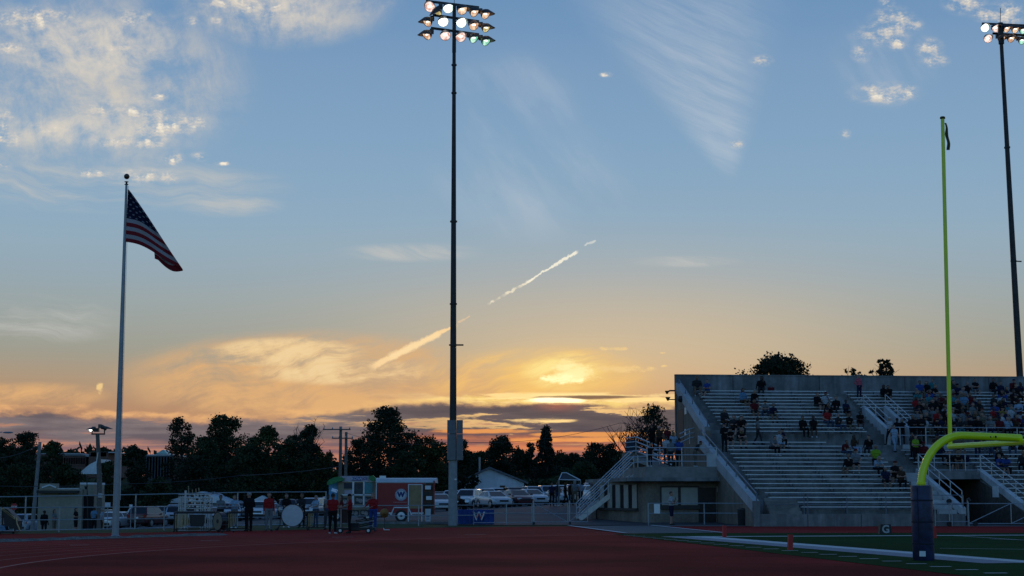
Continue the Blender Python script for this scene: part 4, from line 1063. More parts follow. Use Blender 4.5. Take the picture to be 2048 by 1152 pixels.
def crown_points(rng, W, H, kind, n, gap=0.5):
    """leaf positions in clumps inside an uneven envelope; origin at crown base centre"""
    pts = []
    nb = int(max(30, 26 + W * H * 1.5)) if kind != 'sparse' else int(24 + W * H * 0.6)
    if kind == 'spiky': nb = 150
    ph = rng.uniform(0, 6.28, 6)
    cl = []
    tries = 0
    while len(cl) < nb and tries < nb * 60:
        tries += 1
        z = rng.uniform(0.02, 1.0); a = rng.uniform(0, 2 * math.pi); r = math.sqrt(rng.uniform(0, 1))
        if kind == 'conifer': env = 1.02 * (1 - z) ** 0.85 * (0.82 + 0.25 * math.sin(z * 34 + a * 2))
        elif kind == 'dome': env = math.sqrt(max(0.0, 1 - max(0, (z - 0.40) / 0.61) ** 3.0)) * (0.93 + 0.10 * math.sin(7 * a + ph[1] + 9 * z))
        elif kind == 'spiky': env = 0.8 + 0.25 * math.sin(3 * a + ph[0]) - 0.55 * max(0, z - 0.6)
        elif kind == 'column': env = (0.85 + 0.15 * math.sin(z * 9 + ph[0])) * min(1, (1.02 - z) * 3.2) ** 0.6
        else:
            env = math.sqrt(max(0.0, 1 - (abs(z - 0.42) / 0.60) ** 2.1))
            if z < 0.42: env = max(env, 0.82)
            env *= 0.80 + 0.20 * math.sin(2 * a + ph[1] + z * 3) + 0.12 * math.sin(5 * a + ph[2] + 7 * z) + 0.08 * math.sin(11 * z + ph[3])
        if r > 1: continue
        rad = (0.5 + rng.uniform(0, 0.55)) * (0.17 * W + 0.5) * (0.50 if kind == 'conifer' else 0.66) * (0.62 if kind == 'sparse' else (0.26 if kind == 'spiky' else 1))
        cl.append((r * env * W / 2 * math.cos(a), r * env * W / 2 * math.sin(a), z * H - rad * 0.4, rad))
    cl = np.array(cl)
    k = rng.integers(0, len(cl), n)
    d = rng.normal(size=(n, 3)); d /= np.linalg.norm(d, axis=1)[:, None]
    rr = rng.uniform(0.1, 1.0, n) ** 0.5
    out = rng.uniform(0, 1, n) < 0.10
    rr = np.where(out, rr * rng.uniform(1.0, 1.5, n), rr)
    p = cl[k, :3] + d * (cl[k, 3] * rr)[:, None] * np.array([1, 1, 0.75])
    return p, cl
NTREE = [0]
def tree(label, u, vtop, hw, Y, kind='round', n=5000, base=0.12, leaf=0, ls=None, group='trees beyond the car park', name=None, lean=0.0, seed=None):
    rng = np.random.default_rng(100 + NTREE[0] if seed is None else seed); NTREE[0] += 1
    x = P(u, 900, Y).x; gz = ground_z(x, Y); H = P(u, vtop, Y).z - gz; W = 2 * hw / F * Y
    hw *= 1.12; n = int(n * 1.7)
    t = thing(name or ('spruce_tree' if kind == 'conifer' else 'tree'), label, 'tree', (x, Y, gz), 0, group)
    zb = H * base
    p, cl = crown_points(rng, W, H - zb, kind, n)
    p[:, 2] += zb; cl[:, 2] += zb
    top = p[:, 2].max(); p[:, 2] = zb * 0.6 + (p[:, 2] - zb * 0.6) * (H - zb * 0.6) / (np.percentile(p[:, 2], 99.6) - zb * 0.6)
    p[:, 2] = np.maximum(p[:, 2], 0.05)
    ls = ls or max(0.16, 2.5 / F * Y)
    me = leaves_mesh('crown', p, rng.uniform(0.55, 1.2, n) * ls, LEAF[leaf], rng); put('crown', me, LEAF[leaf], t)
    mb = MB(); r0 = 0.018 * H + 0.08
    mb.tube([(0, 0, -0.3), (0.05 * W * lean, 0, zb), (0.03 * W, 0.02 * W, H * 0.55), (0.0, 0.0, H * 0.9)], [r0 * 1.3, r0, r0 * 0.55, 0.03], 8)
    for i in rng.choice(len(cl), min(len(cl), 14), replace=False):
        c = cl[i]; z0 = min(max(zb * 0.9, c[2] - 0.35 * math.hypot(c[0], c[1]) - 0.8), H * 0.8)
        mb.tube([(0.02 * W, 0.01 * W, z0), (c[0] * 0.5, c[1] * 0.5, (z0 + c[2]) / 2 + 0.2), (c[0], c[1], c[2])], [r0 * 0.35, r0 * 0.2, 0.02], 5)
    put('trunk', mb, BARK, t, sm=True)
    t['H'] = H; t['W'] = W
    return t
def twigs(t, n, W, H, z0, seed):
    rng = np.random.default_rng(seed); mb = MB()
    for i in range(n):
        a = rng.uniform(0, 6.28); sp = rng.uniform(0.3, 1) * W / 2
        p = Vector((rng.uniform(-.2, .2), rng.uniform(-.2, .2), z0)); e = Vector((sp * math.cos(a), sp * math.sin(a), H * rng.uniform(0.7, 1.0)))
        m_ = p.lerp(e, 0.5) + Vector((rng.uniform(-.3, .3), rng.uniform(-.3, .3), 0.2)); mb.tube([p, m_, e], [0.05, 0.035, 0.012], 4)
        for k in range(5):
            q = m_.lerp(e, rng.uniform(0, 1)); mb.tube([q, q + Vector((rng.uniform(-.7, .7), rng.uniform(-.7, .7), rng.uniform(.2, 1.0)))], [0.022, 0.008], 4)
    put('bare_twigs', mb, BARK, t)

T = tree
T('large dense dark tree standing taller than its neighbours behind the red trailer', 777, 817, 66, 185, n=9000, leaf=0, base=0.08)
T('dark tree with open gaps between its branches, leftmost of the tall group', 362, 838, 42, 190, n=3600, base=0.22, leaf=0)
T('broad rounded dark tree right of the gappy tree', 452, 833, 56, 195, n=7500, base=0.10, leaf=1)
T('bushy tree filling the dip between the gappy tree and the broad tree', 405, 876, 50, 185, n=5000, base=0.05, leaf=1)
T('rounded tree right of the broad tree with a flat topped crown', 535, 855, 48, 190, n=6000, base=0.08, leaf=2)
t_ = T('upright tree with bare twigs at its top left of the twin utility poles', 618, 852, 34, 180, 'column', n=5200, base=0.08, leaf=0); 
twigs(t_, 14, 5.0, P(606, 836, 180).z - ground_z(-23, 180), 6.0, 5)
T('low bushy tree in front of the flat topped crown', 575, 884, 52, 175, n=5600, base=0.04, leaf=1)
T('low dark tree in front of the broad tree', 490, 893, 58, 176, n=5600, base=0.04, leaf=1)
T('low dark tree under the gappy tree beside the distant windowed block', 395, 915, 55, 172, n=5200, base=0.04, leaf=0)
T('low bush like tree left of the twin utility poles', 650, 905, 34, 172, n=3600, base=0.05, leaf=2)
T('low tree between the twin utility poles and the large dense tree', 722, 878, 34, 190, n=4200, base=0.06, leaf=0)
T('warm green tree just left of the light tower', 858, 876, 46, 180, n=6000, base=0.05, leaf=2)
T('low leafy tree at the lower right of the large dense tree', 815, 905, 44, 170, n=5000, base=0.04, leaf=1)
T('dark tree just right of the light tower cabinets', 925, 880, 28, 190, n=4200, base=0.06, leaf=0)
T('rounded tree above the white gabled house', 1004, 874, 40, 215, n=5600, base=0.06, leaf=0)
T('low tree between the light tower and the rounded tree over the house', 958, 905, 30, 220, n=3600, base=0.05, leaf=1)
T('pointed spruce tree standing under the sunset', 1092, 855, 44, 215, 'conifer', n=6500, base=0.04, leaf=3)
T('small tree against the left flank of the pointed spruce', 1060, 888, 22, 225, n=3000, base=0.06, leaf=0)
T('low wide tree right of the pointed spruce', 1142, 908, 38, 225, n=3800, base=0.04, leaf=0)
T('broad low dark tree left of the metal staircase', 1205, 888, 52, 200, n=6500, base=0.04, leaf=0)
T('low tree between the spruce and the staircase, in front', 1165, 925, 50, 190, n=4200, base=0.03, leaf=1)
t_ = T('sparse leafy tree with visible limbs behind the queue on the roof deck', 1308, 812, 44, 135, n=1700, base=0.28, leaf=0, ls=0.12, group='trees behind the grandstand')
twigs(t_, 22, 6.2, P(1290, 820, 135).z - 1.2, 3.5, 8)
t_ = T('thin half bare tree left of the sparse tree by the roof deck', 1262, 852, 24, 140, 'sparse', n=350, base=0.3, leaf=2, ls=0.1, group='trees behind the grandstand')
twigs(t_, 34, 5.0, P(1262, 845, 140).z - 1.2, 3.0, 9)
T('wide rounded treetop showing above the back wall of the grandstand', 1556, 714, 88, 150, 'dome', n=13000, base=0.35, leaf=0, group='trees behind the grandstand')
t_ = T('faint sparse treetop just above the grandstand back wall', 1712, 738, 34, 150, 'spiky', n=900, base=0.6, leaf=1, ls=0.14, group='trees behind the grandstand')
t2_ = T('small spiky treetop above the back wall left of the goal upright', 1772, 721, 30, 150, 'spiky', n=2600, base=0.6, leaf=0, ls=0.16, group='trees behind the grandstand')
twigs(t_, 14, 2.6, t_['H'] * 0.97, t_['H'] * 0.7, 31); twigs(t2_, 18, 2.6, t2_['H'] * 0.98, t2_['H'] * 0.7, 32)
T('dark tree rising directly over the small tan booth', 132, 930, 46, 170, n=5200, base=0.05, leaf=1)
T('dark tree between the flagpole and the distant windowed block', 270, 893, 36, 180, n=5200, base=0.06, leaf=0)
T('low dark tree just left of the flagpole beside the floodlight pole', 215, 925, 30, 168, n=3600, base=0.05, leaf=1)
T('low dark tree right of the flagpole', 316, 958, 40, 165, n=4200, base=0.04, leaf=1)
T('rounded tree on the far left skyline', 52, 866, 44, 300, n=5000, base=0.05, leaf=0)
T('dark tree cut by the left edge of the photo', 8, 878, 34, 280, n=4000, base=0.05, leaf=0)
T('low dark tree left of the leaning utility pole', 40, 930, 60, 175, n=5600, base=0.04, leaf=1)
T('small tree on the skyline right of the far left rounded tree', 105, 884, 26, 320, n=2600, base=0.05, leaf=1)
FILL = [(425, 868, 44, 204), (510, 876, 44, 204), (590, 872, 40, 204), (655, 912, 34, 204), (700, 905, 34, 204), (745, 872, 40, 206), (818, 868, 44, 206), (892, 893, 34, 206), (945, 908, 36, 230), (985, 903, 40, 232), (1035, 900, 40, 232), (1122, 905, 44, 232), (1180, 903, 44, 232), (1238, 905, 44, 232)]
for k, (u, vt, hw, Y) in enumerate(FILL):
    T('dark tree in the back row of the tree belt, %s from left' % ['first', 'second', 'third', 'fourth', 'fifth', 'sixth', 'seventh', 'eighth', 'ninth', 'tenth', 'eleventh', 'twelfth', 'thirteenth', 'fourteenth', 'fifteenth'][k], u, vt, hw, Y, 'round' if k % 3 else 'dome', n=3600, base=0.04, leaf=k % 2)
# far woods
rng = np.random.default_rng(7); N = 26000
xs_ = rng.uniform(-330, 330, N); ys_ = rng.uniform(340, 460, N)
keep = []
for x, y in zip(xs_, ys_):
    hh = (6.5 + 3.2 * mnoise.noise(Vector((x * 0.05, y * 0.03, 2.0))) + 2.2 * mnoise.noise(Vector((x * 0.16, y * 0.1, 9.0)))) * (1.0 if x < -60 else 1.15)
    keep.append((x, y, ground_z(x, y) + hh * rng.uniform(0.05, 1) ** 0.5))
me = leaves_mesh('distant_woods', keep, rng.uniform(0.7, 1.5, N), LEAF[0], rng)
o = put('distant_woods', me, LEAF[0]); o['kind'] = 'stuff'
# brush along the far side of the car park
N = 16000; bx_ = rng.uniform(-75, 22, N); by_ = 206 + rng.uniform(-3, 6, N); bz_ = []
for x, y in zip(bx_, by_): bz_.append(ground_z(x, y) + (3.2 + 1.8 * mnoise.noise(Vector((x * 0.15, 0, 4.0)))) * rng.uniform(0.0, 1) ** 0.7)
me = leaves_mesh('undergrowth', np.stack([bx_, by_, bz_], 1), rng.uniform(0.3, 0.6, N), LEAF[1], rng); o = put('undergrowth', me, LEAF[1]); o['kind'] = 'stuff'

# ------------------------------------------------------------------ far buildings
BRK = mat('brown_brick', (0.16, 0.085, 0.065), 0.9, 0, 0.15, 2)  # brown brick of the far school walls
ROOFW = mat('white_metal_roof', (0.55, 0.56, 0.57), 0.6, 0, 0.08, 2)
WIN = mat('window_glass', (0.03, 0.035, 0.045), 0.1, 0, 0.0)
PALEW = mat('pale_siding', (0.74, 0.75, 0.76), 0.8, 0, 0.08, 2, var2=0.1)
def block(t, u0, u1, v0, v1, Y, m, depth=12.0, name='wall'):
    a, c = P(u0, v0, Y), P(u1, v1, Y); mb = MB(); mb.span((a.x - t.location.x, 0, c.z - t.location.z), (c.x - t.location.x, depth, a.z - t.location.z)); return put(name, mb, m, t)
def at_(t, u, v, Y): return P(u, v, Y) - t.location
Y = 330.0
sc1 = thing('school_building', 'long low brick school building on the far hillside left of the flagpole', 'building', P(160, 950, Y))
block(sc1, 70, 123, 908, 950, Y, BRK); block(sc1, 123, 178, 912, 932, Y + 3, BRK); block(sc1, 100, 240, 932, 955, Y - 2, BRK); w_ = block(sc1, 188, 225, 905, 940, Y + 4, BRK)
for (u0, u1, v) in ((66, 160, 906.5), (118, 182, 910.5), (186, 228, 903.5)): block(sc1, u0, u1, v, v + 2.0, Y - 1.0, ROOFW, 16, 'roof')
for i in range(11): block(sc1, 126 + i * 4.8, 128.8 + i * 4.8, 916, 929, Y + 2.9, WIN, 0.2, 'window')
block(sc1, 192, 222, 906, 914, Y + 3.9, PALEW, 0.2, 'window')
gh = thing('greenhouse_roof', 'pale low roofed shed below the brick school building', 'shed', P(180, 950, 300))
a = at_(gh, 157, 929, 300); c = at_(gh, 199, 948, 300); mb = MB(); mb.prism([(a.x, c.z), (c.x, c.z), (c.x, a.z + 1.0), (a.x + 2.0, a.z)], 0, 8, Matrix(((1, 0, 0, 0), (0, 0, 1, 0), (0, 1, 0, 0), (0, 0, 0, 1)))); put('wall', mb, PALEW, gh)
Y = 260.0
sc2 = thing('school_wing', 'two storey block with tall window strips and pale roof lantern behind the trees', 'building', P(322, 965, Y))
block(sc2, 292, 346, 911, 965, Y, mat('dark_facade', (0.06, 0.065, 0.075), 0.7)); block(sc2, 346, 372, 920, 965, Y + 0.5, BRK); block(sc2, 290, 348, 908.5, 911.5, Y - 0.4, ROOFW, 12, 'roof')
for i in range(9): block(sc2, 294 + i * 5.8, 296.4 + i * 5.8, 914, 958, Y - 0.05, PALEW, 0.1, 'window_mullion')
mb = MB(); a = at_(sc2, 312, 907, Y + 3); c = at_(sc2, 336, 908, Y + 3); k = at_(sc2, 326, 899, Y + 3); mb.prism([(a.x, a.z), (c.x, c.z), (k.x, k.z)], 3, 7, Matrix(((1, 0, 0, 0), (0, 0, 1, 0), (0, 1, 0, 0), (0, 0, 0, 1)))); put('roof_lantern', mb, mat('pale_green_glass', (0.30, 0.48, 0.44), 0.3), sc2)
XZ = Matrix(((1, 0, 0, 0), (0, 0, 1, 0), (0, 1, 0, 0), (0, 0, 0, 1)))
Y = 195.0
hs = thing('white_house', 'white gabled house behind the parked cars right of the light tower', 'house', (P(985, 990, Y).x, Y, ground_z(P(985, 990, Y).x, Y)))
a, c, k = at_(hs, 921, 966, Y), at_(hs, 1048, 966, Y), at_(hs, 979, 937, Y)
mb = MB(); mb.prism([(a.x, -0.3), (c.x, -0.3), (c.x, a.z), (k.x, k.z), (a.x, a.z)], 0, 11, XZ); put('wall', mb, PALEW, hs)
mb = MB(); mb.prism([(a.x - 0.5, a.z - 0.12), (k.x, k.z), (k.x, k.z + 0.22), (a.x - 0.5, a.z + 0.10)], -0.4, 11.4, XZ); put('roof', mb, mat('grey_shingle', (0.16, 0.16, 0.17), 0.9), hs)
mb = MB(); mb.prism([(k.x, k.z), (c.x + 0.5, c.z - 0.12), (c.x + 0.5, c.z + 0.10), (k.x, k.z + 0.22)], -0.4, 11.4, XZ); put('roof', mb, mat('grey_shingle', (0.16, 0.16, 0.17), 0.9), hs)
for (u0, u1) in ((935, 943), (1000, 1010)):
    mb = MB(); p, q = at_(hs, u0, 971, Y), at_(hs, u1, 981, Y); mb.span((p.x, -0.06, q.z), (q.x, 0.02, p.z)); put('window', mb, WIN, hs)
mb = MB(); p = at_(hs, 958, 950, Y); mb.tube([(p.x, 3, p.z), (p.x, 3, p.z + 2.2)], 0.12, 8); put('vent_pipe', mb, GALV, hs)
for (u0, u1, uk, vb, vk, Y, lb) in ((318, 470, 402, 1006, 983, 168, 'pale gabled shed roof behind the metal rack'), (500, 545, 524, 1003, 991, 172, 'small pale canopy roof behind the cars right of the metal rack')):
    x = P(uk, 990, Y).x; s2 = thing('shed', lb, 'shed', (x, Y, ground_z(x, Y)))
    a, c, k = at_(s2, u0, vb, Y), at_(s2, u1, vb, Y), at_(s2, uk, vk, Y)
    mb = MB(); mb.prism([(a.x, a.z), (c.x, c.z), (k.x, k.z)], 0, 8, XZ); put('roof', mb, PALEW, s2)
    mb = MB(); mb.span((a.x + 0.4, 0.3, -0.2), (c.x - 0.4, 7.7, a.z)); put('wall', mb, mat('grey_siding', (0.22, 0.23, 0.24), 0.8), s2)
cy = thing('canopy', 'dark pop up canopy with pale edges above the people by the gate', 'canopy', (P(1136, 990, 118).x, 118, ground_z(4, 118)))
a, c, k, k2 = at_(cy, 1118, 960, 118), at_(cy, 1161, 961, 118), at_(cy, 1125, 946, 118), at_(cy, 1134, 946, 118)
mb = MB(); mb._add([(a.x, 0, a.z), (c.x, 0, c.z), (c.x, 2.6, c.z), (a.x, 2.6, a.z), (k.x, 1.2, k.z), (k2.x, 1.2, k2.z)], [(0, 1, 5, 4), (1, 2, 5), (2, 3, 4, 5), (3, 0, 4)]); put('canopy_top', mb, mat('dark_canvas', (0.035, 0.04, 0.045), 0.8), cy)
mb = MB()
for p, q in (((a.x, 0, a.z), (k.x, 1.2, k.z)), ((k2.x, 1.2, k2.z), (c.x, 0, c.z)), ((a.x, 0, a.z), (c.x, 0, c.z)), ((k.x, 1.2, k.z), (k2.x, 1.2, k2.z))): mb.tube([Vector(p) + Vector((0, 0, .03)), Vector(q) + Vector((0, 0, .03))], 0.035, 6)
put('edge_trim', mb, PALEW, cy)
for p in ((a.x, 0), (c.x, 0), (a.x, 2.6), (c.x, 2.6)): mb = MB(); mb.tube([(p[0], p[1], 0), (p[0], p[1], a.z)], 0.03, 6); put('leg', mb, GALV, cy)

# ------------------------------------------------------------------ cars
def carpaint(name, col): return mat('car_paint_' + name, col, 0.32, 0.25, 0.03, 3, spec=0.5, coat=0.6)
TYRE = RUBBER
RIM = mat('alloy_rim', (0.45, 0.46, 0.47), 0.35, 0.8, 0.08)
LAMPG = mat('headlight_glass', (0.62, 0.64, 0.66), 0.12, 0.1, 0.0)
TAIL = mat('tail_light_red', (0.28, 0.012, 0.012), 0.25, 0, 0.0)
TRIM = mat('black_trim', (0.02, 0.02, 0.022), 0.55)
CARS = {
 # lower sections: x, z bottom, z top, half width ; cabin: x base rear, x top rear, x top front, x base front, roof z, half width base, top
 'sedan': dict(L=[(-2.38, .34, .88, .70), (-2.30, .25, .98, .82), (-1.7, .22, 1.02, .90), (-0.4, .20, .98, .91), (0.9, .20, .98, .91), (1.6, .22, .92, .89), (2.15, .25, .80, .82), (2.36, .34, .64, .66)], C=(-1.95, -1.15, 0.15, 1.12, 1.45, .84, .60), belt=.98, wb=(-1.42, 1.42), wr=.32),
 'suv': dict(L=[(-2.36, .42, 1.05, .76), (-2.28, .32, 1.12, .88), (-1.5, .28, 1.14, .95), (0.9, .28, 1.12, .95), (1.6, .30, 1.08, .93), (2.2, .34, .98, .88), (2.36, .42, .80, .74)], C=(-2.20, -1.85, 0.35, 1.15, 1.76, .90, .70), belt=1.12, wb=(-1.42, 1.45), wr=.37),
 'pickup': dict(L=[(-2.85, .50, 1.08, .86), (-2.80, .45, 1.12, .93), (-1.0, .42, 1.12, .95), (0.9, .40, 1.16, .96), (1.8, .42, 1.16, .95), (2.6, .45, 1.08, .90), (2.82, .52, .90, .80)], C=(-0.95, -0.75, 0.75, 1.45, 1.85, .90, .72), belt=1.13, wb=(-1.75, 1.75), wr=.40),
}
def make_car(kind, paint, name, label, cat):
    D = CARS[kind]; t = thing(name, label, cat, (0, 0, 0), 0, 'cars in the car park')
    mb = MB(); n = 12
    for (x, zb, zt, w) in D['L']:
        zm = (zb + zt) / 2
        half = [(w * 0.80, zb), (w * .97, zb + .08), (w, zm), (w * .985, zt - .16), (w * .93, zt - .05), (w * .70, zt)]
        for y, z in [(-a, z) for a, z in half] + [(a, z) for a, z in reversed(half)]: mb.v.append((x, y, z))
    for i in range(len(D['L']) - 1):
        for k in range(n):
            a, c = i * n + k, i * n + (k + 1) % n; mb.f.append((a, a + n, c + n, c)); mb.m.append(0)
    mb.f.append(tuple(range(n))); mb.m.append(0); q = (len(D['L']) - 1) * n; mb.f.append(tuple(q + k for k in range(n - 1, -1, -1))); mb.m.append(0)
    x0, x1, x2, x3, zr, wb_, wt_ = D['C']; zb = D['belt'] - 0.03
    mb._add([(x0, -wb_, zb), (x3, -wb_, zb), (x3, wb_, zb), (x0, wb_, zb), (x1, -wt_, zr - .05), (x2, -wt_, zr - .05), (x2, wt_, zr - .05), (x1, wt_, zr - .05),
             (x1 + .12, -wt_ + .12, zr), (x2 - .12, -wt_ + .12, zr), (x2 - .12, wt_ - .12, zr), (x1 + .12, wt_ - .12, zr)],
            [(0, 1, 5, 4), (1, 2, 6, 5), (2, 3, 7, 6), (3, 0, 4, 7), (4, 5, 9, 8), (5, 6, 10, 9), (6, 7, 11, 10), (7, 4, 8, 11), (8, 9, 10, 11)])
    put('body', mb, paint, t, sm=True)
    def pane(name, A_, B2, C2, D2, nrm, mg=(0.10, 0.12)):
        A_, B2, C2, D2 = map(Vector, (A_, B2, C2, D2)); off = Vector(nrm).normalized() * 0.006
        def bl(s_, t2): return (A_.lerp(B2, s_)).lerp(D2.lerp(C2, s_), t2) + off
        mb = MB(); mb.face([bl(mg[0], mg[1]), bl(1 - mg[0], mg[1]), bl(1 - mg[0], 1 - mg[1] * 0.6), bl(mg[0], 1 - mg[1] * 0.6)]); put(name, mb, GLASS, t)
    zc = zr - .05
    pane('windshield', (x3, -wb_, zb), (x3, wb_, zb), (x2, wt_, zc), (x2, -wt_, zc), (zc - zb, 0, x3 - x2), (0.06, 0.10))
    pane('rear_window', (x0, wb_, zb), (x0, -wb_, zb), (x1, -wt_, zc), (x1, wt_, zc), (-(zc - zb), 0, x1 - x0), (0.08, 0.14))
    for s_ in (-1, 1):
        xm0, xm1 = (x0 + x3) / 2, (x1 + x2) / 2 + 0.02
        nn = (0, s_ * (zc - zb), wb_ - wt_)
        pane('side_window', (x0 + .10, s_ * wb_, zb), (xm0 - .02, s_ * wb_, zb), (xm1 - .02, s_ * wt_, zc), (x1 + .04, s_ * wt_, zc), nn, (0.04, 0.16))
        pane('side_window', (xm0 + .02, s_ * wb_, zb), (x3 - .16, s_ * wb_, zb), (x2 - .06, s_ * wt_, zc), (xm1 + .02, s_ * wt_, zc), nn, (0.04, 0.16))
    r = D['wr']; w = D['L'][2][3]
    for xw in D['wb']:
        for s_ in (-1, 1):
            mb = MB(); mb.tube([(xw, s_ * (w - .20), r), (xw, s_ * (w - .02), r), (xw, s_ * (w + .015), r)], [r, r, r * .93], 18); wh = put('wheel', mb, TYRE, t, sm=True)
            mb = MB(); mb.tube([(xw, s_ * (w + .0), r), (xw, s_ * (w + .022), r), (xw, s_ * (w + .03), r)], [r * .68, r * .66, r * .2], 12); put('rim', mb, RIM, wh, sm=True)
            mb = MB(); pts_ = [(xw + (r + .07) * math.cos(a), s_ * (w + 0.004), r + (r + .07) * math.sin(a)) for a in [math.pi * k / 10 for k in range(11)]]; mb.tube(pts_, 0.035, 5); put('wheel_arch', mb, TRIM, t)
    xf, xr = D['L'][-1][0], D['L'][0][0]; zf_ = D['L'][-2][2]; wf = D['L'][-2][3]; zrr = D['L'][1][2]
    for s_ in (-1, 1):
        mb = MB(); mb.box((xf - .12, s_ * (wf - .22), zf_ - .12), (.16, .34, .13)); put('headlight', mb, LAMPG, t)
        mb = MB(); mb.box((xr + .06, s_ * (D['L'][1][3] - .14), zrr - .17), (.14, .24, .22 if kind != 'sedan' else .14)); put('tail_light', mb, TAIL, t)
        mb = MB(); mb.box((x3 - .25, s_ * (wb_ + .16), D['belt'] + .06), (.12, .2, .13)); put('mirror', mb, paint, t)
    mb = MB(); mb.box((xf - .03, 0, zf_ - .20), (.09, wf * 0.95, .16)); put('grille', mb, TRIM, t)
    mb = MB(); mb.box((xf - .06, 0, D['L'][-1][1] + .07), (.16, wf * 1.7, .18)); put('bumper', mb, TRIM if kind != 'sedan' else paint, t)
    mb = MB(); mb.box((xr + .03, 0, D['L'][0][1] + .10), (.14, wf * 1.7, .18)); put('bumper', mb, TRIM, t)
    mb = MB(); mb.box((xr - .01, 0, zrr - .30), (.03, .34, .15)); put('licence_plate', mb, WHITE, t)
    if kind == 'pickup':
        mb = MB(); mb.span((-2.72, -.80, 1.09), (-1.02, .80, 1.135)); put('cargo_bed', mb, TRIM, t)
    return t
SILV = carpaint('silver', (0.52, 0.54, 0.56)); WHT = carpaint('white', (0.72, 0.73, 0.73)); DGR = carpaint('dark_grey', (0.07, 0.075, 0.08)); MAR = carpaint('maroon', (0.09, 0.015, 0.018)); BLU = carpaint('pale_blue', (0.33, 0.40, 0.47)); BEI = carpaint('beige', (0.40, 0.36, 0.29)); BLK = carpaint('black', (0.018, 0.018, 0.02))
PROTO = {}
def car(kind, paint, u, Y, deg, label):
    x = P(u, 1000, Y).x; z = ground_z(x, Y) + 0.035
    nm = {'sedan': 'sedan', 'suv': 'suv', 'pickup': 'pickup_truck'}[kind]
    key = (kind, paint.name)
    if key not in PROTO:
        PROTO[key] = make_car(kind, paint, nm, label, {'sedan': 'car', 'suv': 'suv', 'pickup': 'pickup truck'}[kind]); o = PROTO[key]
    else: o = dup(PROTO[key], label=label)
    o.location = (x, Y, z); o.rotation_euler = (0, 0, R(deg))
    return o
car('sedan', SILV, 988, 138, -68, 'silver sedan, left one of the two nearest sedans behind the gates')
car('sedan', SILV, 1063, 143, -70, 'silver sedan, right one of the two nearest sedans behind the gates')
car('suv', SILV, 972, 153, -75, 'silver suv right behind the left silver sedan')
car('pickup', WHT, 992, 168, -80, 'white pickup truck parked in front of the white gabled house')
car('suv', DGR, 1029, 158, -78, 'dark grey suv between the two silver sedans, one row behind')
car('suv', SILV, 1066, 160, -76, 'silver suv directly behind the right silver sedan')
car('sedan', DGR, 1013, 149, -72, 'dark sedan squeezed between the two silver sedans')
car('suv', BLU, 1096, 162, -80, 'pale blue suv right of the silver suv in the back row')
car('suv', WHT, 936, 146, -105, 'white suv behind the person at the blue draped table')
car('suv', BLK, 936, 168, -85, 'black suv in the back row left of the white gabled house')
car('sedan', SILV, 880, 134, -80, 'silver sedan peeking out between the red trailer and the light tower')
car('suv', DGR, 874, 160, -95, 'dark suv behind the silver sedan beside the red trailer')
car('sedan', SILV, 1152, 148, -70, 'silver sedan behind the people gathered at the canopy')
car('sedan', WHT, 1192, 131, -65, 'white sedan just behind the foot of the metal staircase')
car('suv', WHT, 1184, 156, -90, 'white suv in the back row left of the metal staircase')
car('suv', SILV, 1213, 152, -90, 'silver suv in the back row behind the metal staircase')
car('suv', BLU, 57, 150, 84, 'pale blue suv seen from behind left of the tan booth')
car('sedan', WHT, 238, 138, 70, 'white sedan partly hidden by the flagpole')
car('suv', MAR, 298, 138, 78, 'dark maroon suv seen from behind right of the flagpole')
car('suv', WHT, 288, 158, 80, 'white suv roof showing above the dark maroon suv')
car('suv', BEI, 330, 150, -70, 'beige suv right of the dark maroon suv')
car('pickup', BLU, 352, 150, -80, 'pale blue pickup truck left of the metal rack')
car('sedan', SILV, 425, 150, -75, 'silver sedan behind the metal rack')
car('suv', SILV, 463, 152, -80, 'silver suv behind the round gong')
car('suv', WHT, 515, 150, -82, 'white suv facing the field left of the man in the red shirt')
car('suv', DGR, 487, 164, -90, 'dark suv in the back row behind the silver suv by the gong')
car('sedan', BLU, 556, 148, -75, 'pale blue sedan between the red shirted man and the big bass drum')
car('sedan', SILV, 590, 158, -85, 'silver sedan in the row behind the big bass drum')
car('suv', SILV, 625, 146, -100, 'silver suv right of the big bass drum')
car('pickup', WHT, 660, 160, -80, 'white pickup truck in the row behind the drummers, near the snack truck')
car('sedan', DGR, 8, 150, 80, 'dark sedan at the left edge behind the stop sign')
car('sedan', SILV, 372, 165, -90, 'silver sedan in the back row below the pale shed roof')

MORE = [('suv', DGR, 215, 150, 75, 'dark grey suv behind the white sedan by the flagpole'), ('sedan', BEI, 262, 152, 80, 'beige sedan between the flagpole and the dark maroon suv, back row'), ('suv', SILV, 392, 148, -75, 'silver suv just right of the metal rack uprights'),
 ('suv', WHT, 408, 160, -85, 'white suv in the back row over the long marimba'), ('sedan', WHT, 445, 162, -85, 'white sedan in the back row left of the silver suv by the gong'), ('suv', BEI, 538, 160, -80, 'beige suv in the back row right of the white suv facing the field'),
 ('suv', BLK, 606, 162, -85, 'black suv in the back row above the big bass drum'), ('sedan', WHT, 640, 150, -80, 'white sedan beside the silver suv right of the big bass drum'), ('suv', DGR, 575, 146, -78, 'dark grey suv right of the pale blue sedan behind the drum'),
 ('suv', SILV, 905, 152, -95, 'silver suv directly behind the light tower base'), ('sedan', WHT, 955, 160, -85, 'white sedan in the second row below the house left edge'), ('pickup', DGR, 1046, 170, -85, 'dark grey pickup truck in the far row right of the white gabled house'),
 ('suv', WHT, 1120, 165, -85, 'white suv in the far row left of the dark canopy'), ('sedan', SILV, 1120, 150, -75, 'silver sedan left of the people under the dark canopy'), ('suv', BLU, 1148, 166, -85, 'pale blue suv in the far row seen through the dark canopy'), ('sedan', MAR, 1034, 140, -70, 'dark maroon sedan low between the two nearest silver sedans')]
for a in MORE: car(*a)

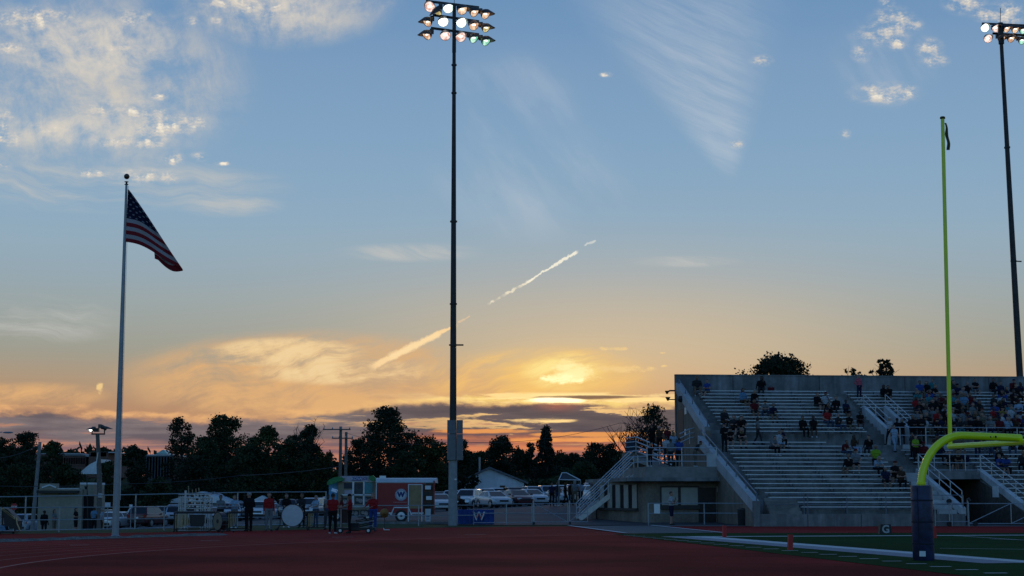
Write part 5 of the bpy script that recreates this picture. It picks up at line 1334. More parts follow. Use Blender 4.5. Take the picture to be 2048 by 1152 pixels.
# ------------------------------------------------------------------ utility poles and wires
def wire(name, label, pts, r=0.012, cat='wire', n=14, sag=0.6):
    mb = MB(); full = []
    for a, c in zip(pts[:-1], pts[1:]):
        a, c = Vector(a), Vector(c)
        for k in range(n): t = k / n; full.append(a.lerp(c, t) - Vector((0, 0, sag * 4 * t * (1 - t))))
    full.append(Vector(pts[-1])); mb.tube(full, r, 5); o = put(name, mb, mat('cable', (0.05, 0.05, 0.055), 0.6)); return tag(o, label, cat)
def gnd(u, Y): x = P(u, 990, Y).x; return Vector((x, Y, ground_z(x, Y)))
b_ = gnd(66, 125); up = thing('utility_pole', 'leaning wooden utility pole behind the small tan booth', 'utility pole', b_)
mb = MB(); mb.tube([(0, 0, -0.3), P(80, 884, 125) - b_], [0.17, 0.12], 10); put('pole', mb, mat('grey_wood_pole', (0.22, 0.21, 0.20), 0.85, 0, 0.2, 5), up, sm=True)
mb = MB(); mb.box(P(80, 888, 125) - b_, (0.12, 0.3, 0.1)); put('cap', mb, GALV, up)
wire('cable', 'thick cable sagging from the leaning utility pole to the left edge', [P(80, 889, 125), P(-30, 916, 125)], 0.03, sag=0.35)
Yp = 112.0; b_ = gnd(201, Yp); fpole = thing('floodlight_pole', 'wooden pole with two floodlights on a crossarm left of the flagpole', 'light pole', b_)
mb = MB(); mb.tube([(0, 0, -0.3), P(199, 960, Yp) - b_, P(195, 868, Yp) - b_], [0.19, 0.17, 0.13], 10); put('pole', mb, WOODP, fpole, sm=True)
mb = MB(); mb.bar(P(183, 868, Yp) - b_, P(210, 868, Yp) - b_, 0.1); mb.bar(P(184, 868, Yp) - b_, P(184, 861, Yp) - b_, 0.07); mb.bar(P(209, 868, Yp) - b_, P(209, 860, Yp) - b_, 0.07); put('crossarm', mb, BLACK, fpole)
mb = MB(); mb.box(P(193, 860, Yp) - b_, (0.34, 0.3, 0.26)); put('ballast_box', mb, BLACK, fpole)
floodlight(fpole, P(181, 859.5, Yp) - b_, (-0.3, -1, -0.25), 'white', 0.15)
floodlight(fpole, P(212, 857, Yp) - b_, (0.7, 0.5, -0.3), 'warm', 0.16, hot=False)
mb = MB(); mb.tube([P(196, 905, Yp - .2) - b_, P(192, 930, Yp - .2) - b_, P(186, 941, Yp - .2) - b_], 0.03, 6); put('conduit', mb, WHITE, fpole)
mb = MB(); mb.box(P(200.5, 991, Yp - .2) - b_, (0.3, 0.1, 0.3)); put('meter_box', mb, GALV, fpole)
for (u, v, Yq, lb, arms) in ((681.5, 853, 150, 'taller left one of the twin utility poles right of the wooded gap', ((646, 701, 859), )), (692.5, 864, 156, 'shorter right one of the twin utility poles', ((664, 706, 876.5),))):
    b_ = gnd(u - 1.5, Yq); up = thing('utility_pole', lb, 'utility pole', b_)
    mb = MB(); mb.tube([(0, 0, -0.3), P(u, v, Yq) - b_], [0.19, 0.13], 10); put('pole', mb, WOODP, up, sm=True)
    for (u0, u1, v_) in arms:
        mb = MB(); mb.bar(P(u0, v_, Yq - .2) - b_, P(u1, v_, Yq - .2) - b_, 0.11); put('crossarm', mb, WOODP, up)
        for k in range(4): mb = MB(); mb.lathe([(0.05, 0), (0.07, 0.06), (0.03, 0.16)], 8, P(u0 + (u1 - u0) * (k + .1) / 3.2, v_, Yq - .2) - b_ + Vector((0, 0, .05))); put('insulator', mb, GALV, up)
wire('cable', 'long pale cable rising from the left edge to the twin utility poles', [P(-60, 970, 118), P(230, 968, 120), P(480, 951, 128), P(681, 932, 150)], 0.025, sag=0.15)
wire('cable', 'thin dark wire crossing the sunset towards the sparse tree', [P(900, 882, 160), P(1240, 846, 160), P(1500, 815, 160)], 0.02, sag=0.8)
wire('cable', 'thin wire from the twin utility poles past the large dense tree', [P(692, 866, 156), P(900, 884, 160)], 0.016, sag=0.6)
b_ = gnd(-60, 150); sl2 = thing('street_lamp', 'slim street lamp arm reaching in at the far left skyline', 'street lamp', b_)
mb = MB(); mb.tube([(0, 0, 0), P(-60, 880, 150) - b_, P(-30, 868, 150) - b_, P(5, 864, 150) - b_], [0.1, 0.08, 0.05, 0.04], 8); put('pole', mb, GALV, sl2, sm=True)
mb = MB(); mb.sphere(P(16, 865, 150) - b_, (0.5, 0.16, 0.09), 10, 6); put('lamp_head', mb, GALV, sl2, sm=True)

# ------------------------------------------------------------------ small tan booth
BY = 112.0; b_ = gnd(130, BY); b_.z = P(130, 1062, BY).z
bo = thing('ticket_booth', 'small tan block booth with twin parapets behind the low fence', 'booth', b_)
BT_ = mat('tan_booth_block', (0.33, 0.285, 0.22), 0.9, 0, 0.1, 5, 0.15, var2=0.12)
def bq(u, v): return P(u, v, BY) - b_
a, c = bq(77, 978), bq(162, 1062); mb = MB(); mb.span((a.x, 0, -0.3), (c.x, 3.4, a.z)); put('wall', mb, BT_, bo)
a, c = bq(162, 990), bq(183, 1062); mb = MB(); mb.span((a.x, 0.5, -0.3), (c.x, 3.4, a.z)); put('side_wall', mb, BT_, bo)
a, c = bq(80, 967), bq(114, 979); mb = MB(); mb.span((a.x, -0.05, c.z), (c.x, 0.5, a.z)); put('parapet', mb, BT_, bo)
a, c = bq(157, 966), bq(185, 992); mb = MB(); mb.span((a.x, 0.35, c.z), (c.x, 3.2, a.z)); put('parapet', mb, BT_, bo)
mb = MB(); p0, p1, p2 = bq(85, 975), bq(100, 970), bq(113, 975); mb.bar(p0 + Vector((0, -.1, 0)), p1 + Vector((0, -.1, 0)), 0.06, 0.09); mb.bar(p1 + Vector((0, -.1, 0)), p2 + Vector((0, -.1, 0)), 0.06, 0.09); put('gable_trim', mb, PALEW, bo)
a, c = bq(158, 966), bq(186, 969); mb = MB(); mb.span((a.x, 0.28, c.z), (c.x, 3.3, a.z + .03)); put('coping', mb, PALEW, bo)
a, c = bq(113, 976), bq(157, 980); mb = MB(); mb.span((a.x, 0.05, c.z), (c.x, 3.3, a.z)); put('roof', mb, ROOFW, bo)
a, c = bq(78, 981), bq(159, 986); mb = MB(); mb.span((a.x, -0.6, c.z), (c.x, -0.02, a.z)); put('awning', mb, BLACK, bo)
a, c = bq(163, 993), bq(182, 1058); mb = MB(); mb.span((a.x, 0.44, -0.1), (c.x, 0.52, a.z)); put('doorway', mb, mat('dark_interior', (0.012, 0.012, 0.012)), bo)
mb = MB(); mb.tube([bq(176, 955) + Vector((0, -.3, 0)), bq(178, 1058) + Vector((0, -.3, 0))], 0.035, 6); mb.lathe([(0.05, -.1), (0.14, .12)], 8, bq(175, 976) + Vector((0, -.4, 0))); put('speaker_post', mb, BLACK, bo)
# signs
def sign(name, label, u, v0, v1, w, Y, m, post=True, octo=False):
    b_ = gnd(u, Y); t = thing(name, label, 'sign', b_)
    a, c = P(u, v0, Y) - b_, P(u, v1, Y) - b_; r = (a.z - c.z) / 2
    mb = MB()
    if octo: mb.prism([(r * 1.08 * math.cos(R(22.5 + 45 * k)), r * 1.08 * math.sin(R(22.5 + 45 * k))) for k in range(8)], -0.015, 0.015, Matrix.Translation((a.x, 0, (a.z + c.z) / 2)) @ Matrix.Rotation(R(90), 4, 'X'))
    else: mb.span((a.x - w / 2, -0.015, c.z), (a.x + w / 2, 0.015, a.z))
    pl = put('sign_plate', mb, m, t)
    mb = MB(); mb.tube([(a.x, 0.05, -0.2), (a.x, 0.05, a.z)], 0.03, 6); put('post', mb, GALV, t); return t, a, c, pl
RS = mat('red_sign', (0.42, 0.02, 0.02), 0.5, 0, 0.05)
t_, a, c, pl = sign('stop_sign', 'red stop sign at the far left edge behind the keyboard instrument', 28.5, 1007, 1020, 0.6, 135, RS, octo=True)
letter('STOP', 0.19, WHITE, t_, (a.x, -0.02, (a.z + c.z) / 2), 0, 0.004)
sign('parking_sign', 'small white sign on a post between the flagpole and the booth', 215.5, 1005, 1015, 0.4, 120, PALEW)
sign('parking_sign', 'small white sign between the white sedan and dark maroon suv', 262, 1009, 1016, 0.25, 130, WHITE)

# ------------------------------------------------------------------ red trailer
TY = 96.0; b_ = gnd(810, TY); tr = thing('red_trailer', 'red enclosed trailer with white roof, round emblem and open rear door', 'trailer', b_)
def tq_(u, v): return P(u, v, TY) - b_
REDT = mat('red_trailer_paint', (0.27, 0.012, 0.022), 0.35, 0.1, 0.06, 3, coat=0.3, var2=0.1)
a, c = tq_(753, 966), tq_(847, 1026); D_ = 2.2
mb = MB(); mb.span((a.x, 0, c.z), (c.x, D_, a.z)); put('body', mb, REDT, tr)
rr_ = MB(); zt = tq_(753, 957).z
rr_.prism([(0.02, a.z), (0.0, a.z + 0.05), (0.15, zt - 0.02), (0.5, zt + .04), (D_ - .5, zt + .04), (D_, a.z + .05), (D_, a.z)], a.x - 0.05, c.x + 0.75, Matrix(((0, 0, 1, 0), (1, 0, 0, 0), (0, 1, 0, 0), (0, 0, 0, 1)))); put('roof', rr_, mat('white_trailer_roof', (0.55, 0.58, 0.60), 0.4, 0.1, 0.06), tr, sm=True)
mb = MB(); mb.box((tq_(763, 955).x, 0.9, zt + .1), (0.35, 0.4, 0.14)); put('roof_vent', mb, WHITE, tr)
d0, d1 = tq_(818, 970), tq_(843, 1017); mb = MB(); mb.span((d0.x, -0.03, d1.z), (d1.x, -0.001, d0.z)); dr = put('side_door', mb, mat('tan_door_panel', (0.30, 0.20, 0.10), 0.6), tr, 'tan door panel')
mb = MB()
for (lo, hi) in (((d0.x - .05, -.05, d1.z - .9), (d0.x, -.002, d0.z + .05)), ((d1.x, -.05, d1.z - .9), (d1.x + .05, -.002, d0.z + .05)), ((d0.x, -.05, d0.z), (d1.x, -.002, d0.z + .05)), ((d0.x, -.05, d1.z - .9), (d1.x, -.002, d1.z - .85))): mb.span(lo, hi)
put('frame', mb, PALEW, dr)
e0, e1 = tq_(846.5, 968), tq_(868, 1029); mb = MB(); mb.span((e0.x, 0.1, e1.z), (e1.x, 0.16, e0.z)); od = put('rear_door', mb, mat('dark_wood_door', (0.085, 0.045, 0.03), 0.7), tr, 'open rear door with shelves of gear')
for k, (u, v, col) in enumerate(((856, 975, PALEW), (853, 988, BLACK), (858, 996, PALEW), (855, 1010, BLACK))):
    mb = MB(); p = tq_(u, v); mb.box((p.x, 0.03, p.z), (0.34, 0.14, 0.22)); put('stored_gear', mb, col, od)
mb = MB(); mb.span((e1.x - .05, 0.0, e1.z), (e1.x + .03, 0.2, e0.z + .2)); put('door_edge', mb, REDT, od)
w_ = tq_(802.5, 1029); rw = 0.37
mb = MB(); mb.tube([(w_.x, -0.02, rw), (w_.x, 0.18, rw)], rw, 20); wl = put('wheel', mb, RUBBER, tr, sm=True)
mb = MB(); mb.tube([(w_.x, -0.05, rw), (w_.x, -0.02, rw)], [rw * .50, rw * .62], 16); put('rim', mb, WHITE, wl, sm=True)
mb = MB(); mb.tube([(w_.x, -0.065, rw), (w_.x, -0.05, rw)], 0.07, 10); put('hub', mb, BLACK, wl)
mb = MB(); mb.tube([(w_.x - .62, -.05, .42), (w_.x - .42, -.05, .86), (w_.x + .42, -.05, .86), (w_.x + .62, -.05, .42)], 0.045, 6); put('fender', mb, PALEW, tr)
mb = MB(); mb.span((a.x, -0.03, c.z - .04), (w_.x - .62, -.001, c.z + .03)); mb.span((w_.x + .62, -.03, c.z - .04), (c.x, -.001, c.z + .03)); put('trim_strip', mb, PALEW, tr)
mb = MB(); mb.span((a.x - 0.03, -.03, c.z), (a.x + .02, -.001, a.z)); put('corner_trim', mb, PALEW, tr)
mb = MB(); mb.tube([(a.x + .3, 1.1, .3), (a.x - 1.2, 1.1, .3)], 0.05, 6); put('tow_bar', mb, BLACK, tr)
BLUEL = mat('emblem_blue', (0.016, 0.035, 0.16), 0.5, 0, 0.05); EMW = mat('emblem_white', (0.60, 0.62, 0.64), 0.5, 0, 0.05)
p = tq_(802, 989.5); re = 0.36
mb = MB(); mb.tube([(p.x, -0.012, p.z), (p.x, -0.001, p.z)], re, 28); em = put('emblem', mb, EMW, tr)
mb = MB(); n = 40
for (r0, r1) in ((re * .97, re * .91),):
    for k in range(n):
        a0, a1 = 2 * math.pi * k / n, 2 * math.pi * (k + 1) / n
        mb.face([(p.x + r0 * math.cos(a0), -.016, p.z + r0 * math.sin(a0)), (p.x + r0 * math.cos(a1), -.016, p.z + r0 * math.sin(a1)), (p.x + r1 * math.cos(a1), -.016, p.z + r1 * math.sin(a1)), (p.x + r1 * math.cos(a0), -.016, p.z + r1 * math.sin(a0))])
for k in range(22):                                   # ring of illegible lettering marks
    a0 = 2 * math.pi * k / 22; c_ = Vector((p.x + re * .76 * math.cos(a0), -.016, p.z + re * .76 * math.sin(a0)))
    mb.box(c_, (0.03, 0.006, 0.07), M=Matrix.Rotation(-a0 + R(90), 4, 'Y'))
put('emblem_ring', mb, BLUEL, em)
letter('W', 0.40, BLUEL, em, (p.x, -.018, p.z - .0), 0, 0.030)
mb = MB(); mb.box((p.x - .08, -.018, p.z - .02), (.04, .006, .12)); mb.box((p.x + .08, -.018, p.z - .02), (.04, .006, .12)); put('emblem_accent', mb, mat('emblem_red', (0.45, 0.05, 0.05)), em)
p = tq_(800, 1004.5)
mb = MB()
for k in range(9): mb.box((p.x - .36 + .09 * k, -.004, p.z), (.06, .006, .055))
put('lettering_line', mb, mat('pale_red_lettering', (0.45, 0.22, 0.22), 0.6), tr)
sb = thing('sandwich_board', 'small white sandwich board standing below the open trailer door', 'sign', (P(856, 1030, 94.5).x, 94.5, ground_z(-5, 94.5)))
p0 = P(856, 1018, 94.5) - sb.location
for s_ in (-1, 1): mb = MB(); mb.box((0, s_ * .12, .42), (.30, .02, .78), M=Matrix.Rotation(R(-s_ * 12), 4, 'X')); put('board', mb, EMW, sb)
mb = MB(); 
for k in range(4): mb.box((0.0, -.19 + .03 * k, .22 + .13 * k), (.18, .012, .03), M=Matrix.Rotation(R(12), 4, 'X'))
put('writing_lines', mb, BLUEL, sb)

# ------------------------------------------------------------------ shaved ice truck
KY = 97.0; b_ = gnd(705, KY); kt = thing('snack_truck', 'colourful shaved ice truck with green palm trim and serving window', 'truck', b_)
def kq(u, v): return P(u, v, KY) - b_
CRM = mat('truck_cream_paint', (0.27, 0.22, 0.15), 0.5, 0, 0.15, 3, var2=0.15); SKYB = mat('truck_sky_blue', (0.10, 0.33, 0.55), 0.5, 0, 0.1); GRN = mat('truck_palm_green', (0.03, 0.20, 0.06), 0.5, 0, 0.25, 6); DKT = mat('truck_dark_panel', (0.03, 0.04, 0.05), 0.6); TEAL = mat('truck_teal', (0.08, 0.28, 0.30), 0.5)
a, c = kq(676, 961), kq(752, 1028); mb = MB(); mb.span((a.x, 0, c.z), (c.x, 2.2, a.z)); put('body', mb, CRM, kt)
a, c = kq(657, 966), kq(679, 1028); mb = MB(); mb.prism([(a.x, c.z), (c.x, c.z), (c.x, a.z + .05), (a.x, a.z - .05)], 0.25, 2.0, XZ); put('cab', mb, SKYB, kt)
def blob(name, uvs_, y, m, th=0.12):
    mb = MB(); pts_ = [kq(*q) for q in uvs_]; mb.prism([(q.x, q.z) for q in pts_], y - th, y, XZ); return put(name, mb, m, kt)
blob('palm_roof', [(655, 965), (660, 959), (668, 955), (680, 953), (690, 957), (688, 961), (680, 963), (672, 966), (664, 969), (656, 970)], -.05, GRN, .3)
blob('palm_roof', [(738, 953), (746, 951), (752, 955), (753, 961), (744, 962), (739, 959)], -.05, GRN, .3)
a, c = kq(684, 952), kq(738, 962); mb = MB(); mb.span((a.x, -.10, c.z), (c.x, 1.2, a.z)); sgn = put('roof_sign', mb, mat('sign_lilac', (0.42, 0.36, 0.42), 0.6, 0, 0.2, 3), kt)
a2, c2 = kq(704, 954), kq(723, 961); mb = MB(); mb.span((a2.x, -.12, c2.z), (c2.x, -.101, a2.z)); put('sign_panel', mb, mat('sign_royal_blue', (0.02, 0.05, 0.28), 0.5), sgn)
p = kq(713.5, 957.5); letter('KONA', 0.21, EMW, sgn, (p.x, -.125, p.z), 0, 0.004)
p = kq(730, 957.5); letter('ICE', 0.20, mat('sign_royal_blue', (0.02, 0.05, 0.28)), sgn, (p.x, -.105, p.z), 0, 0.004)
for (u0, v0, u1, v1, m, nm) in ((688, 966, 704, 977, DKT, 'serving_window'), (709, 966, 726, 988, mat('truck_interior', (0.05, 0.055, 0.06), 0.6, 0, 0.4, 3), 'serving_window'), (729, 965, 745, 987, TEAL, 'side_window'), (689, 980, 705, 988, mat('sign_lilac', (0.42, 0.36, 0.42)), 'menu_panel'), (710, 993, 727, 1008, DKT, 'picture_panel'), (680, 995, 694, 1010, DKT, 'picture_panel'), (731, 994, 742, 1008, DKT, 'picture_panel'), (700, 1020, 718, 1032, DKT, 'picture_panel'), (721, 1020, 738, 1032, DKT, 'picture_panel')):
    a, c = kq(u0, v0), kq(u1, v1); mb = MB(); mb.span((a.x, -.03, c.z), (c.x, -.002, a.z)); o_ = put(nm, mb, m, kt)
    if nm == 'picture_panel':
        mb = MB(); cx2, cz2 = (a.x + c.x) / 2, (a.z + c.z) / 2
        for (dx_, dz_, r_) in ((-.12, .03, .10), (.08, -.02, .13)): mb.tube([(cx2 + dx_, -.045, cz2 + dz_), (cx2 + dx_, -.031, cz2 + dz_)], r_, 12)
        put('picture_fruit', mb, mat('picture_colours', (0.30, 0.26, 0.25), 0.6, 0, 0.5, 7), o_)
for (u0, v0, u1, v1) in ((684, 961.5, 752, 963.5), (697, 1016.5, 740, 1018.5), (684, 988.5, 746, 991), (705, 963, 708, 1010), (726.5, 963, 729, 1010)):
    a, c = kq(u0, v0), kq(u1, v1); mb = MB(); mb.span((a.x, -.07, c.z), (c.x, -.001, a.z)); put('trim_strip', mb, PALEW, kt)
a, c = kq(682, 1011), kq(745, 1015); mb = MB(); mb.span((a.x, -.35, c.z), (c.x, -.001, a.z)); put('serving_counter', mb, GALV, kt)
for u in (672, 738): 
    p = kq(u, 1032); mb = MB(); mb.tube([(p.x, 0.05, .36), (p.x, .3, .36)], .36, 18); wl = put('wheel', mb, RUBBER, kt, sm=True)
    mb = MB(); mb.tube([(p.x, 0.02, .36), (p.x, .05, .36)], .2, 12); put('rim', mb, RIM, wl)
# blue draped table
ty = 89.0; b_ = Vector((P(952, 1000, ty).x, ty, 0.03)); tbp = thing('draped_table', 'long table covered by a royal blue cloth with a white letter emblem', 'table', b_)
CLB = mat('royal_blue_cloth', (0.014, 0.055, 0.24), 0.7, 0, 0.15, 4, var2=0.25, scale2=1.5)
a, c = P(916, 1010, ty) - b_, P(988, 1041, ty) - b_
mb = MB(); n = 40; W_ = c.x - a.x
front_ = []
for k in range(n + 1):
    x = a.x + W_ * k / n; y = -.06 * math.sin(k * 1.1) * 0.6; front_.append((x, y))
poly = front_ + [(c.x, 0.8), (a.x, 0.8)]
mb.prism(poly, 0.02, 0.80 + 0.0); put('tablecloth', mb, CLB, tbp)
letter('W', 0.62, EMW, tbp, (P(958, 1023, ty).x - b_.x, -.075, 0.43), 0, 0.02)
letter('W', 0.46, mat('emblem_red', (0.45, 0.05, 0.05)), tbp, (P(958, 1023, ty).x - b_.x, -.085, 0.43), 0, 0.0)

# ------------------------------------------------------------------ people
VOX = 0.0135
def capsule(mb, p0, r0, p1, r1, n=10):
    p0, p1 = Vector(p0), Vector(p1); d = (p1 - p0)
    if d.length < 1e-5: d = Vector((0, 0, 1e-4))
    d.normalize(); pts = []; rs = []
    for k in (0, 30, 60): a = R(90 - k); pts.append(p0 - d * r0 * math.sin(a)); rs.append(max(1e-4, r0 * math.cos(a)))
    pts.append(p0); rs.append(r0); pts.append(p1); rs.append(r1)
    for k in (30, 60, 90): a = R(k); pts.append(p1 + d * r1 * math.sin(a)); rs.append(max(1e-4, r1 * math.cos(a)))
    up = Vector((0, 0, 1)) if abs(d.z) < 0.9 else Vector((1, 0, 0)); x = d.cross(up).normalized(); y = x.cross(d)
    o = len(mb.v)
    for p, r in zip(pts, rs):
        for k in range(n): a = 2 * math.pi * k / n; mb.v.append(tuple(p + (x * math.cos(a) + y * math.sin(a)) * r))
    m_ = len(pts)
    for i in range(m_ - 1):
        for k in range(n): a, c = o + i * n + k, o + i * n + (k + 1) % n; mb.f.append((a, c, c + n, a + n)); mb.m.append(0)
    mb.f.append(tuple(o + k for k in range(n - 1, -1, -1))); mb.m.append(0); mb.f.append(tuple(o + (m_ - 1) * n + k for k in range(n))); mb.m.append(0)
SK, TOPM, PANT, SHOE, FORE, CALF, EYES = range(7)
def body_mesh(name, J, fat=1.0, skirt=False):
    """one continuous body from joints; J gives pelvis, chest, neck, head, and per side shoulder, elbow, wrist, hip, knee, ankle, toe"""
    caps = []
    def c(p0, r0, p1, r1, lab): caps.append((Vector(p0), r0, Vector(p1), r1, lab))
    pel, che, nek, hed = (Vector(J[k]) for k in ('pelvis', 'chest', 'neck', 'head'))
    sx = (Vector(J['shoulder'][1]) - Vector(J['shoulder'][0])).normalized(); hx = (Vector(J['hip'][1]) - Vector(J['hip'][0])).normalized()
    c(pel - hx * .085, .112 * fat, pel + hx * .085, .112 * fat, PANT)
    for f_, w_, r_ in ((0.30, .065, .108), (0.6, .075, .113), (1.0, .10, .115)):
        p = pel.lerp(che, f_); c(p - sx * w_ * fat, r_ * fat, p + sx * w_ * fat, r_ * fat, TOPM)
    sh0, sh1 = Vector(J['shoulder'][0]), Vector(J['shoulder'][1])
    c(sh0 * .93 + sh1 * .07, .062, sh1 * .93 + sh0 * .07, .062, TOPM)
    c(che, .10, nek - (nek - che) * .15, .075, TOPM); c(nek, .054, nek.lerp(hed, .6), .052, SK)
    fwd = Vector(J.get('face', (0, -1, 0))).normalized(); up = Vector((0, 0, 1)); rt = fwd.cross(up).normalized()
    c(hed - up * .025, .080, hed + up * .045 + fwd * -.012, .086, SK)
    c(hed - up * .075 + fwd * .035, .050, hed - up * .035 + fwd * .03, .062, SK)
    c(hed + fwd * .085 + up * .012, .010, hed + fwd * .104 - up * .022, .016, SK)
    for s_ in (-1, 1): c(hed + rt * .084 * s_ + up * .005, .014, hed + rt * .088 * s_ - up * .03, .013, SK)
    for i in (0, 1):
        s, e, w = (Vector(J[k][i]) for k in ('shoulder', 'elbow', 'wrist')); h, k_, a, t = (Vector(J[k][i]) for k in ('hip', 'knee', 'ankle', 'toe'))
        c(s, .056, s.lerp(e, .55), .050, TOPM); c(s.lerp(e, .5), .048, e, .039, FORE); c(e, .039, w, .026, FORE)
        d = Vector(J['hand'][i]).normalized() if 'hand' in J else (w - e).normalized()
        sd = d.cross(Vector((0, 1, 0.3))).normalized()
        c(w, .026, w + d * .05, .030, SK); c(w + d * .05 - sd * .022, .018, w + d * .085 - sd * .026, .016, SK); c(w + d * .05 + sd * .022, .018, w + d * .085 + sd * .026, .016, SK)
        cur = d.cross(sd) * 0.35
        for q, (o_, ln) in enumerate(((-.034, .062), (-.012, .075), (.012, .070), (.034, .055))):
            b0 = w + d * .085 + sd * o_; m1 = b0 + (d + cur * .3).normalized() * ln * .55; c(b0, .0115, m1, .0105, SK); c(m1, .0105, m1 + (d + cur * 1.6).normalized() * ln * .5, .009, SK)
        tb_ = w + d * .035 - sd * .028; c(tb_, .013, tb_ + (d * .6 - sd).normalized() * .055, .010, SK)
        c(h, .094 * fat, h.lerp(k_, .55), .078 * fat, PANT); c(h.lerp(k_, .5), .078 * fat, k_, .060, PANT)
        c(k_, .056, k_.lerp(a, .3), .058, CALF); c(k_.lerp(a, .3), .058, a, .040, CALF)
        c(a + Vector((0, .02, -.02)), .042, a + (t - a) * .4 + Vector((0, 0, -.01)), .042, SHOE); c(a + (t - a) * .4, .040, t, .034, SHOE)
    mb = MB()
    for p0, r0, p1, r1, lab in caps: capsule(mb, p0, r0, p1, r1)
    me = mb.mesh('tmp_body', [WHITE]); o = bpy.data.objects.new('tmp_body', me); COL.objects.link(o)
    md = o.modifiers.new('r', 'REMESH'); md.mode = 'VOXEL'; md.voxel_size = VOX; md.use_smooth_shade = True
    ms = o.modifiers.new('s', 'SMOOTH'); ms.factor = 0.5; ms.iterations = 3
    bpy.context.view_layer.update()
    out = bpy.data.meshes.new_from_object(o.evaluated_get(bpy.context.evaluated_depsgraph_get())); bpy.data.objects.remove(o); bpy.data.meshes.remove(me)
    out.name = name
    nP = len(out.polygons); cen = np.empty(nP * 3); out.polygons.foreach_get('center', cen); cen = cen.reshape(-1, 3)
    best = np.full(nP, 9e9); lab_ = np.zeros(nP, dtype=np.int32)
    for p0, r0, p1, r1, lab in caps:
        a = np.array(p0); d = np.array(p1) - a; L2 = max(1e-9, d @ d); t = np.clip(((cen - a) @ d) / L2, 0, 1)
        q = a + t[:, None] * d; dist = np.linalg.norm(cen - q, axis=1) - (r0 + (r1 - r0) * t)
        m_ = dist < best; best[m_] = dist[m_]; lab_[m_] = lab
    for s_ in (-1, 1):
        e = np.array(hed + fwd * .082 + rt * .032 * s_ + up * .022); lab_[np.linalg.norm(cen - e, axis=1) < .016] = EYES
    e = np.array(hed + fwd * .09 - up * .062); lab_[(np.abs((cen - e) @ np.array(up)) < .007) & (np.abs((cen - e) @ np.array(rt)) < .026) & (((cen - e) @ np.array(fwd)) > -.03)] = EYES
    out.materials.clear()
    for _ in range(7): out.materials.append(WHITE)
    out.polygons.foreach_set('material_index', lab_); out.polygons.foreach_set('use_smooth', [True] * nP)
    return out, Vector(J['head']), fwd
def mir(p): return [(-p[0], p[1], p[2]), p]
def standing(**k):
    J = dict(pelvis=(0, 0, .96), chest=(0, .01, 1.30), neck=(0, .01, 1.47), head=(0, -.01, 1.625), shoulder=mir((.17, .01, 1.41)), elbow=mir((.225, .03, 1.12)), wrist=mir((.235, -.04, .88)),
             hip=mir((.09, 0, .90)), knee=mir((.105, -.015, .49)), ankle=mir((.11, .015, .085)), toe=mir((.135, -.13, .038)))
    J.update(k); return J
def sitting(**k):
    J = dict(pelvis=(0, 0, .115), chest=(0, -.03, .46), neck=(0, -.04, .63), head=(0, -.07, .785), shoulder=mir((.17, -.03, .57)), elbow=mir((.235, -.09, .30)), wrist=mir((.15, -.32, .22)),
             hip=mir((.09, -.02, .10)), knee=mir((.13, -.45, .10)), ankle=mir((.12, -.43, -.335)), toe=mir((.14, -.58, -.385)))
    J.update(k); return J
BODY = {}
BODY['stand'] = body_mesh('standing_body', standing())
BODY['stand_bent'] = body_mesh('standing_body', standing(elbow=mir((.235, .02, 1.13)), wrist=mir((.08, -.24, 1.14)), hand=mir((-.5, -.8, .1))))
BODY['stand_chin'] = body_mesh('standing_body', standing(elbow=mir((.225, -.10, 1.14)), wrist=[(-.02, -.25, 1.20), (.05, -.20, 1.36)], hand=[(.8, -.3, .2), (-.4, -.2, .8)]))
BODY['stand_hip'] = body_mesh('standing_body', standing(elbow=[(-.33, .06, 1.14), (.225, .03, 1.12)], wrist=[(-.16, -.04, 1.00), (.22, -.05, .88)], hip=[(-.09, 0, .90), (.09, 0, .90)], ankle=[(-.16, .02, .085), (.10, .0, .085)], toe=[(-.2, -.12, .038), (.12, -.15, .038)], knee=[(-.13, -.02, .49), (.10, -.02, .49)]))
BODY['walk'] = body_mesh('walking_body', standing(knee=[(-.09, -.17, .50), (.09, .06, .49)], ankle=[(-.09, -.24, .085), (.09, .28, .12)], toe=[(-.1, -.40, .06), (.1, .14, .04)], elbow=[(-.22, .12, 1.14), (.22, -.06, 1.13)], wrist=[(-.2, .08, .90), (.2, -.24, .97)]))
BODY['reach'] = body_mesh('standing_body', standing(elbow=mir((.22, -.16, 1.18)), wrist=mir((.17, -.40, 1.12)), hand=mir((-.1, -1, -.1)), face=(0, -.9, -.25)), )
BODY['bend'] = body_mesh('leaning_body', standing(chest=(0, -.17, 1.24), neck=(0, -.27, 1.36), head=(0, -.36, 1.47), shoulder=mir((.17, -.20, 1.32)), elbow=mir((.23, -.24, 1.04)), wrist=mir((.2, -.42, .90)), face=(0, -.8, -.5)))
BODY['sit'] = body_mesh('sitting_body', sitting())
BODY['sit_lean'] = body_mesh('sitting_body', sitting(chest=(0, -.13, .42), neck=(0, -.22, .56), head=(0, -.30, .69), shoulder=mir((.17, -.17, .51)), elbow=mir((.18, -.36, .24)), wrist=mir((.05, -.50, .28)), hand=mir((-.6, -.5, -.3)), knee=mir((.15, -.45, .10))))
BODY['sit_cross'] = body_mesh('sitting_body', sitting(chest=(0, .0, .47), neck=(0, .0, .64), head=(0, -.02, .80), shoulder=mir((.17, .0, .58)), elbow=mir((.22, -.10, .32)), wrist=mir((-.05, -.20, .34)), hand=mir((-1, -.1, .1)), knee=[(-.19, -.44, .10), (.10, -.45, .12)], ankle=[(-.2, -.42, -.335), (.02, -.60, -.30)], toe=[(-.24, -.57, -.385), (.02, -.75, -.31)]))
